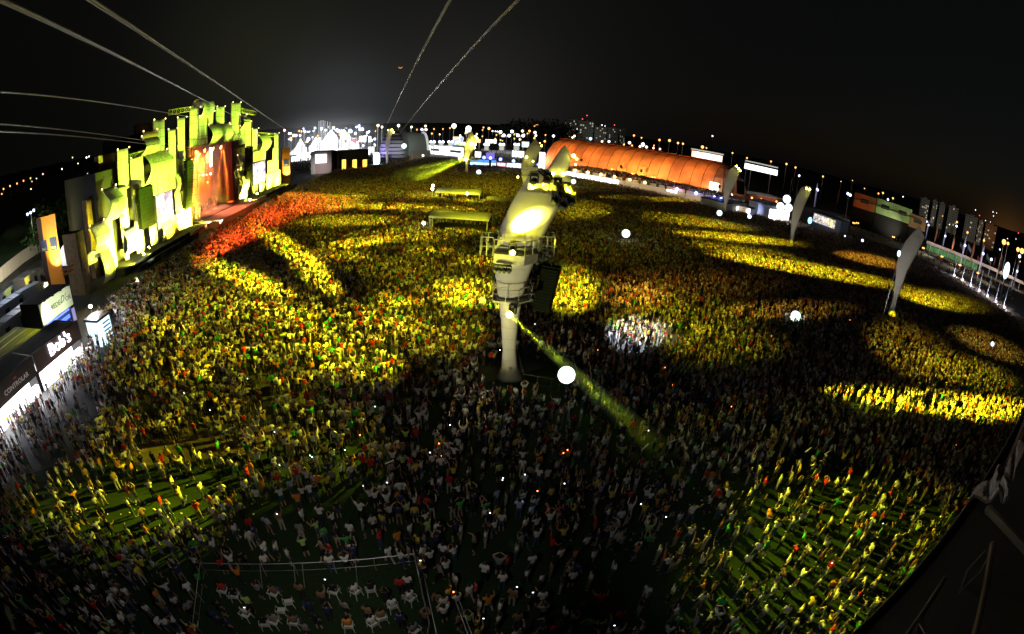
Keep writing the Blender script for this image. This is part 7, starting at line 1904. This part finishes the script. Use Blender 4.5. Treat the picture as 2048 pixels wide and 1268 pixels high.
for a, b in (((903, 1178), (938, 1275)), ((848, 1150), (875, 1275)), ((911, 1180), (946, 1275))):
    A = at(*a, .3) ; B = Vector((0, 0, H)) + ray(*b) * 19
    t = thing('guy_wire', 'thin guy wire rising from the crowd at bottom middle', 'cable', A, 'guy wires at bottom middle'); part(t, 'strand', MB().tube([A, B], .022, 5), m_steel); part(t, 'clamp', MB().ball(A, .06, 6, 4), m_dark)
# ------------------------------------------------------------------ dark corner of the tower the picture is taken from
C0 = Vector((0, 0, H))
def nr(px_, py_, d): return C0 + ray(px_, py_) * d
m_par = mat('dark_tower_cladding', (.006, .005, .005), .8, noise=(3, .4)); m_edge = mat('worn_edge_strip', (.07, .06, .04), .6, noise=(6, .4)); m_cl = mat('grey_canvas_flap', (.35, .31, .27), .8, noise=(8, .1))
tw = thing('tower_parapet', 'dark parapet of the lookout tower curving across the lower right corner', 'parapet', nr(2000, 1200, 3))
edge = [nr(2075, 770, 4.6), nr(1995, 905, 4.0), nr(1915, 1030, 3.6), nr(1850, 1125, 3.3), nr(1780, 1205, 3.05), nr(1690, 1290, 2.8), nr(1600, 1360, 2.7)]
out = [nr(2300, 800, 3.6), nr(2300, 950, 3.2), nr(2300, 1080, 2.9), nr(2300, 1200, 2.6), nr(2300, 1320, 2.4), nr(2250, 1450, 2.2), nr(2000, 1600, 2.1)]
A_, B_ = edge[0], edge[-1]
edge = [A_.lerp(B_, k / 6) for k in range(7)]
mb = MB(); mb.slab([edge, out], .06, (0, 0, 1)); part(tw, 'cladding', mb, m_par)
part(tw, 'edge_strip', MB().tube([e + Vector((0, 0, .02)) for e in edge], .022, 6), m_edge)
def flap(name, pts, m, lab, cat='canvas flap', grp=None):
    """a fold of stiff cloth with real thickness"""
    P4 = [nr(*p) for p in pts]; n = (P4[1] - P4[0]).cross(P4[-1] - P4[0]).normalized()
    N = 6; a, b, c, d = P4; rows = []
    for i in range(N):
        f = i / (N - 1); rows.append([a.lerp(b, f).lerp(d.lerp(c, f), g / (N - 1)) + n * .03 * math.sin(f * 7 + g * .9) for g in range(N)])
    t = thing(name, lab, cat, P4[0], grp); part(t, 'cloth', MB().slab(rows, .006, n), m); part(t, 'hem', MB().tube([r_[0] for r_ in rows], .008, 4), m_edge); return t
flap('canvas_flap', ((1938, 1000, 2.4), (1992, 996, 2.35), (2014, 925, 2.4), (1984, 945, 2.45)), m_cl, 'pale canvas flap on the parapet, left of the pair at the right edge')
flap('canvas_flap', ((1992, 988, 2.3), (2014, 1000, 2.28), (2016, 955, 2.3), (1998, 962, 2.35)), m_cl, 'smaller dark canvas flap below the pale one at the right edge')
flap('canvas_flap', ((2010, 952, 2.3), (2028, 958, 2.28), (2050, 880, 2.3), (2030, 890, 2.35)), m_cl, 'narrow canvas flap at the right edge above the other two')
flap('canvas_flap', ((1822, 1285, 1.7), (1870, 1290, 1.68), (1842, 1234, 1.7), (1834, 1240, 1.7)), m_cl, 'pale canvas scrap at the bottom edge in the dark lower right corner')
flap('canvas_flap', ((-12, 1290, 1.9), (40, 1290, 1.9), (20, 1215, 1.9), (-12, 1190, 1.9)), mat('grey_green_canvas', (.16, .17, .13), .8, noise=(8, .1)), 'dim grey canvas corner at the lower left picture edge')
for (a, b, r_, l, m_) in (((1985, 1090, 2.2), (1944, 1290, 1.9), .016, 'dark timber pole running down to the bottom edge in the lower right corner', mat('pale_timber', (.13, .09, .06), .7)), ((1978, 1020, 2.3), (2070, 1120, 2.1), .022, 'dark slanting pole at the lower right edge', m_edge), ((1888, 1160, 2.0), (1800, 1290, 1.8), .012, 'thin dark pole left of the timber pole in the corner', m_edge), ((2060, 830, 2.6), (2020, 930, 2.5), .03, 'brown post at the right edge above the canvas flaps', mat('brown_post', (.12, .06, .035), .7))):
    A, B = nr(*a), nr(*b); t = thing('tower_pole', l, 'pole', A); part(t, 'shaft', MB().tube([A, A.lerp(B, .5), B], r_, 8), m_); part(t, 'cap', MB().ball(A, r_ * 1.1, 8, 6), m_)
for a, m1, b in (((1972, 1100, 2.2), (1935, 1140, 2.2), (1918, 1187, 2.2)), ((1980, 1108, 2.2), (1960, 1145, 2.2), (1922, 1180, 2.2))):
    A, M_, B = nr(*a), nr(*m1), nr(*b); t = thing('loose_cord', 'thin loose cord hanging beside the timber pole in the lower right corner', 'cord', A, 'loose cords in the lower right corner'); part(t, 'strand', MB().tube([A, M_, B], .004, 4), m_edge)
spot(C0 + Vector((.5, -1.5, 1.2)), nr(1975, 975, 2.4), .30, .05, (1, .85, .7), 1.0, .1, name='tower_lamp')  # small spot from behind the camera onto the canvas flaps
# ------------------------------------------------------------------ moon
mp_ = C0 + ray(801, 133) * 4000; mo = thing('moon', 'thin orange crescent moon in the dark sky between the cables', 'moon', mp_)
fw = ray(801, 133); rt_ = fw.cross(Vector((0, 0, 1))).normalized(); upv = rt_.cross(fw)
rings = []
for k in range(13):
    a = PI + PI * k / 12; th = 4.5 * math.sin(PI * k / 12) + .3; c = mp_ + rt_ * 16 * math.cos(a) + upv * 13 * math.sin(a)
    rd_ = (rt_ * math.cos(a) + upv * math.sin(a)); rings.append([c + rd_ * th * math.cos(q) + fw * th * .5 * math.sin(q) for q in (0, PI / 2, PI, 3 * PI / 2)])
part(mo, 'crescent', MB().loft(rings), glow('moon_light', (.75, .30, .08), .9))

# ================================================================== THE SHOW LIGHTS ON THE CROWD
def patch(px_, py_, rx, ry, L, src, color=YEL, tilt=0.0, blend=.8, size=.25):
    c = at(px_, py_, 1.5)
    ca, sa = math.cos(tilt), math.sin(tilt)
    e1 = at(px_ + rx * ca, py_ + rx * sa, 1.5) - c; e2 = at(px_ - ry * sa, py_ + ry * ca, 1.5) - c
    e2b = at(px_ + ry * sa, py_ - ry * ca, 1.5) - c
    if e2b.length > e2.length: e2 = e2.lerp(-e2b, .5)
    e1 *= 1.15; e2 *= 1.15
    spot(src, c, 1, L, color, 1.0 if L < 1.5 and max(e1.length, e2.length) > 5 else blend if max(e1.length, e2.length) < 9 else .9, size, E=(e1, e2))
TM = MP.w(0, zA + 1.6, 2.4); TML = MP.w(-3.5, zA + 1.5, 2.0); TMR = MP.w(3.0, zA + 1.5, 1.5); TT = MP.w(2.2, 17.5, 1.5)
TS = MP.w(2.2, 17.5, 2.2)
def top(T, du=0, f=.97): return TS + Vector(((T[1].a.x - BM.x) * .01, 0, 0))
SL_ = SR_ = SC_ = MP.w(-2.6, 16.5, 1.2)
TW = MP.w(4.2, 15.5, 1.6); TT = MP.w(4.0, 18.6, 1.4)
GY = (.90, .95, .02); OY = (1, .62, .05)
for a in [
 (290, 985, 250, 78, .62, TML, YEL, -.03), (430, 930, 110, 60, .45, TML, YEL), (600, 860, 260, 80, .34, TML, YEL), (300, 860, 140, 60, .30, TML, YEL),
 (1665, 1020, 240, 125, .48, TMR, GY, .2), (1500, 1120, 190, 110, .4, TMR, GY, .3), (1690, 1190, 110, 80, .4, TMR, GY),
 (520, 670, 300, 120, .20, TML, YEL, .1), (330, 700, 130, 90, .16, TML, YEL), (420, 605, 150, 45, .2, TML, YEL, .2),
 (500, 560, 130, 20, 1.5, SL_, YEL, .35), (590, 505, 125, 18, 1.5, SL_, YEL, .55), (640, 560, 70, 18, .9, SL_, YEL, .5),
 (955, 592, 90, 30, 1.9, MP.w(-2.5, 8.5, 3), YEL, .1), (860, 560, 140, 80, .11, TML, YEL), (880, 660, 110, 60, .3, TML, YEL), (700, 650, 180, 50, .5, TML, YEL),
 (1140, 585, 60, 45, 1.1, TMR, YEL), (735, 722, 95, 36, 1.0, TML, YEL), (1270, 590, 70, 28, .40, TT, OY), (1340, 640, 140, 50, .24, TT, YEL), (1430, 690, 120, 40, .12, TT, YEL),
 (1272, 662, 64, 28, 1.1, TW, (.72, .82, 1)), (1330, 570, 180, 35, .08, TT, OY),
 (1610, 537, 185, 13, .95, top(r2), YEL, .19), (1455, 474, 130, 9, .85, top(r1), YEL, .10), (1330, 436, 160, 11, .75, top(r1), YEL, .13), (1290, 397, 95, 6, .9, top(r1), YEL, .05), (1480, 500, 120, 10, .3, top(r2), YEL, .15),
 (1860, 803, 185, 24, 1.5, top(r3), YEL, .09), (1960, 815, 90, 26, 1.2, top(r3), YEL, .05), (1745, 520, 70, 11, .5, top(r2), OY, .22), (1860, 600, 75, 16, .5, r3[1].w(3.5, 14, 3), YEL, .2), (1825, 705, 110, 50, .16, top(r3), (1, .8, .05), .5), (1980, 690, 80, 22, .16, top(r3), (1, .75, .1), .4),
 (1930, 740, 100, 30, .22, top(r3), YEL, .3), (1560, 620, 120, 20, .15, top(r3), OY),
 (760, 376, 130, 5, 1.0, top(t2), YEL, 0), (690, 385, 90, 6, .4, top(t2), YEL), (760, 412, 130, 8, .9, SR_, YEL, .03), (820, 356, 60, 4, .6, top(t2), YEL, -.05), (860, 390, 80, 8, .3, SR_, YEL),
 (982, 340, 38, 4, 1.2, top(mb1), YEL, -.05), (985, 359, 42, 3.5, .8, top(mb1), YEL), (890, 350, 40, 4, .4, top(t2), YEL), (1030, 385, 90, 12, .2, top(mb1), YEL),
 (700, 440, 120, 12, .5, SC_, YEL, 0), (820, 470, 120, 16, .28, SC_, YEL), (720, 485, 70, 9, 1.0, SC_, YEL, -.1), (680, 510, 90, 12, .4, SC_, YEL), (900, 420, 60, 9, .4, SC_, YEL), (690, 395, 60, 8, .5, SC_, YEL),
 (960, 520, 70, 12, .3, SC_, YEL), (780, 530, 120, 20, .08, SC_, YEL),
 (490, 462, 70, 24, .6, SL_, (1, .10, .02), -.5), (560, 424, 70, 22, .6, SL_, (1, .11, .02), -.3), (640, 412, 70, 16, .8, SL_, (1, .25, .03), -.1), (600, 392, 60, 9, .8, SL_, (1, .38, .03)), (520, 440, 110, 34, .25, SL_, (1, .12, .02), -.35), (610, 408, 36, 10, .6, SL_, (1, .12, .02), -.2), (455, 482, 30, 12, .5, SL_, (1, .12, .02), -.5), (430, 500, 50, 18, .7, SL_, (1, .15, .03), -.6),
 (880, 370, 400, 22, .06, SR_, YEL), (1250, 480, 250, 60, .02, TT, YEL), (1150, 420, 70, 20, .14, TT, YEL), (720, 430, 340, 70, .06, SC_, YEL), (1500, 860, 350, 90, .02, TMR, YEL), (842, 340, 18, 3, 1.2, top(t2), (1, .05, .02)),
 (1050, 1008, 16, 14, .22, at(1050, 1000) + Vector((0, 3, 6)), (.35, .6, 1)), (200, 600, 60, 30, .35, SP.w(-2, 6, 6), (1, .85, .3)),

 (400, 740, 60, 16, .6, TML, YEL, .1), (560, 620, 80, 14, .7, TML, YEL, .2), (330, 650, 60, 18, .6, TML, YEL, .2), (640, 690, 70, 16, .6, TML, YEL, 0), (800, 600, 60, 14, .6, TML, YEL, .1), (480, 700, 60, 14, .5, TML, YEL, .1), (620, 760, 80, 14, .35, TML, YEL, .1), (420, 800, 80, 16, .3, TML, YEL, .1), (860, 500, 60, 9, .5, SC_, YEL, 0), (930, 455, 40, 7, .6, SC_, YEL, 0),
]:
    px_, py_, rx, ry, L, src = a[:6]; patch(px_, py_, rx, ry, L * 2.7, src, a[6] if len(a) > 6 else YEL, a[7] if len(a) > 7 else 0.0)
# dim fill lights added below the camera so the near crowd shows
spot(Vector((-3, 4, H - 6)), Vector((-6, 22, 0)), 20, .034, (1, .95, .85), 1, .5, name='added_fill')
spot(Vector((3, 5, H - 6)), Vector((22, 24, 0)), 24, .018, (.8, .9, 1), 1, .5, name='added_fill')
spot(Vector((-3, 4, H - 6)), Vector((-27, 10, 0)), 16, .022, (.95, .97, 1), 1, .5, name='added_fill')
# beams
b1 = beam(beam_src, at(1375, 950, -1.5), .17, 1.35, .13, 1.3, .9, color=(.80, 1, .02))
s1 = at_dist(920.5, 316.3, at(933, 352).length - 1); s2 = at_dist(932, 317.5, at(933, 352).length - 2)
beam(s1, at(790, 352, 4), .35, 2.2, .06, 4.5, 1.6); beam(s2, at(825, 362, 2), .35, 2.6, .06, 5, 2.0)

# ================================================================== labels: set apart the things that still share one
bpy.context.view_layer.update()
LANDM = [(0, 230, 'on the far left skyline'), (230, 560, 'near the stage'), (560, 745, 'over the white fairground'), (745, 860, 'by the striped dome'), (860, 960, 'above the long white booth'), (960, 1060, 'by the blue terrace bar'), (1060, 1140, 'by the left tent end'), (1140, 1280, 'by the left half of the tent'), (1280, 1460, 'by the right half of the tent'), (1460, 1600, 'by the white billboard'), (1600, 1755, 'left of the lit depot'), (1755, 1870, 'by the lit depot'), (1870, 2100, 'at the far right')]
def place_of(x, y):
    if y < 345 or (x > 1460 and y < 345 + (x - 1460) * .45):
        for a, b, t_ in LANDM:
            if a <= x < b: return t_
        return 'at the picture edge'
    row = 'far' if y < 520 else 'middle' if y < 800 else 'near' if y < 1050 else 'bottom'
    col = 'at far left' if x < 300 else 'left of the nearest mast' if x < 960 else 'below the nearest mast' if x < 1180 else 'right of the nearest mast' if x < 1600 else 'at far right'
    return 'in the %s crowd %s' % (row, col)
ORD = 'leftmost,second from left,third from left,fourth from left,fifth from left,sixth from left,seventh from left,eighth from left,ninth from left,tenth from left,eleventh from left,twelfth from left,thirteenth from left,fourteenth from left,fifteenth from left,sixteenth from left'.split(',') + [w_ + ' from left' for w_ in 'seventeenth eighteenth nineteenth twentieth twenty-first twenty-second twenty-third twenty-fourth twenty-fifth twenty-sixth twenty-seventh twenty-eighth twenty-ninth thirtieth thirty-first thirty-second thirty-third thirty-fourth thirty-fifth thirty-sixth thirty-seventh thirty-eighth thirty-ninth fortieth forty-first forty-second forty-third forty-fourth forty-fifth forty-sixth forty-seventh forty-eighth forty-ninth fiftieth'.split()]
def pos_of(o):
    c = [ch for ch in o.children if ch.type == 'MESH']
    p = None
    for ch in c:
        if any(k in ch.name for k in ('lamp', 'bulb', 'screen', 'tube', 'flame', 'crown', 'balloon', 'lens', 'cloth')):
            p = ch.matrix_world @ (sum((Vector(b) for b in ch.bound_box), Vector()) / 8); break
    return p if p is not None else o.matrix_world.translation + Vector((0, 0, 1))
SHORT = {'small added lamp among the fair tents': 'small added lamp among the fair tents', 'small added lamp behind the far white booths': 'small added lamp behind the far white booths', 'orange sodium street lamp far behind the crowd': 'orange street lamp', 'small glowing phone screen held up in the crowd': 'glowing phone screen', 'dark leafy tree on the bank left of the stage': 'dark bank tree', 'pale blue white lamp on the far skyline': 'pale white skyline lamp', 'white lamp on a post over the bright fairground': 'white fairground lamp', 'white inflatable wand held up in the crowd': 'white inflatable wand',
         'cream distant lamp on the skyline': 'cream skyline lamp', 'pinkish white lamp behind the orange tent and dome': 'pinkish white lamp', 'tiny orange point of light in the dark crowd': 'tiny orange light', 'orange lamp on the terrace rail before the left half of the tent': 'orange terrace rail lamp'}
groups = {}
for o in list(SC.objects):
    if o.parent is None and 'label' in o.keys() and o.get('kind') is None: groups.setdefault(o['label'], []).append(o)
for lab, os_ in groups.items():
    if len(os_) < 2: continue
    base = SHORT.get(lab, lab); isp = base.startswith('person'); bk = {}
    for o in os_:
        p = pos_of(o); a, b = project(np.array(p)); bk.setdefault('' if isp or lab not in SHORT else place_of(float(a), float(b)), []).append((float(a), o))
    for pl_, lst in bk.items():
        lst.sort(key=lambda q: q[0])
        for i, (a, o) in enumerate(lst):
            t_ = base + ((' ' + pl_) if pl_ else '')
            if len(lst) > 1: t_ = ORD[min(i, len(ORD) - 1)] + ' ' + t_ if not isp else t_.replace('person', ORD[min(i, len(ORD) - 1)] + ' person', 1)
            w = t_.split()
            if len(w) > 16: t_ = t_.replace(' shirt and', ' and').replace(' trousers', '').replace(' the ', ' ')
            o['label'] = ' '.join(t_.split()[:16])
            if isp and 'group' in o.keys() and o['group'].startswith('people '): o['group'] = 'people in the foreground crowd'
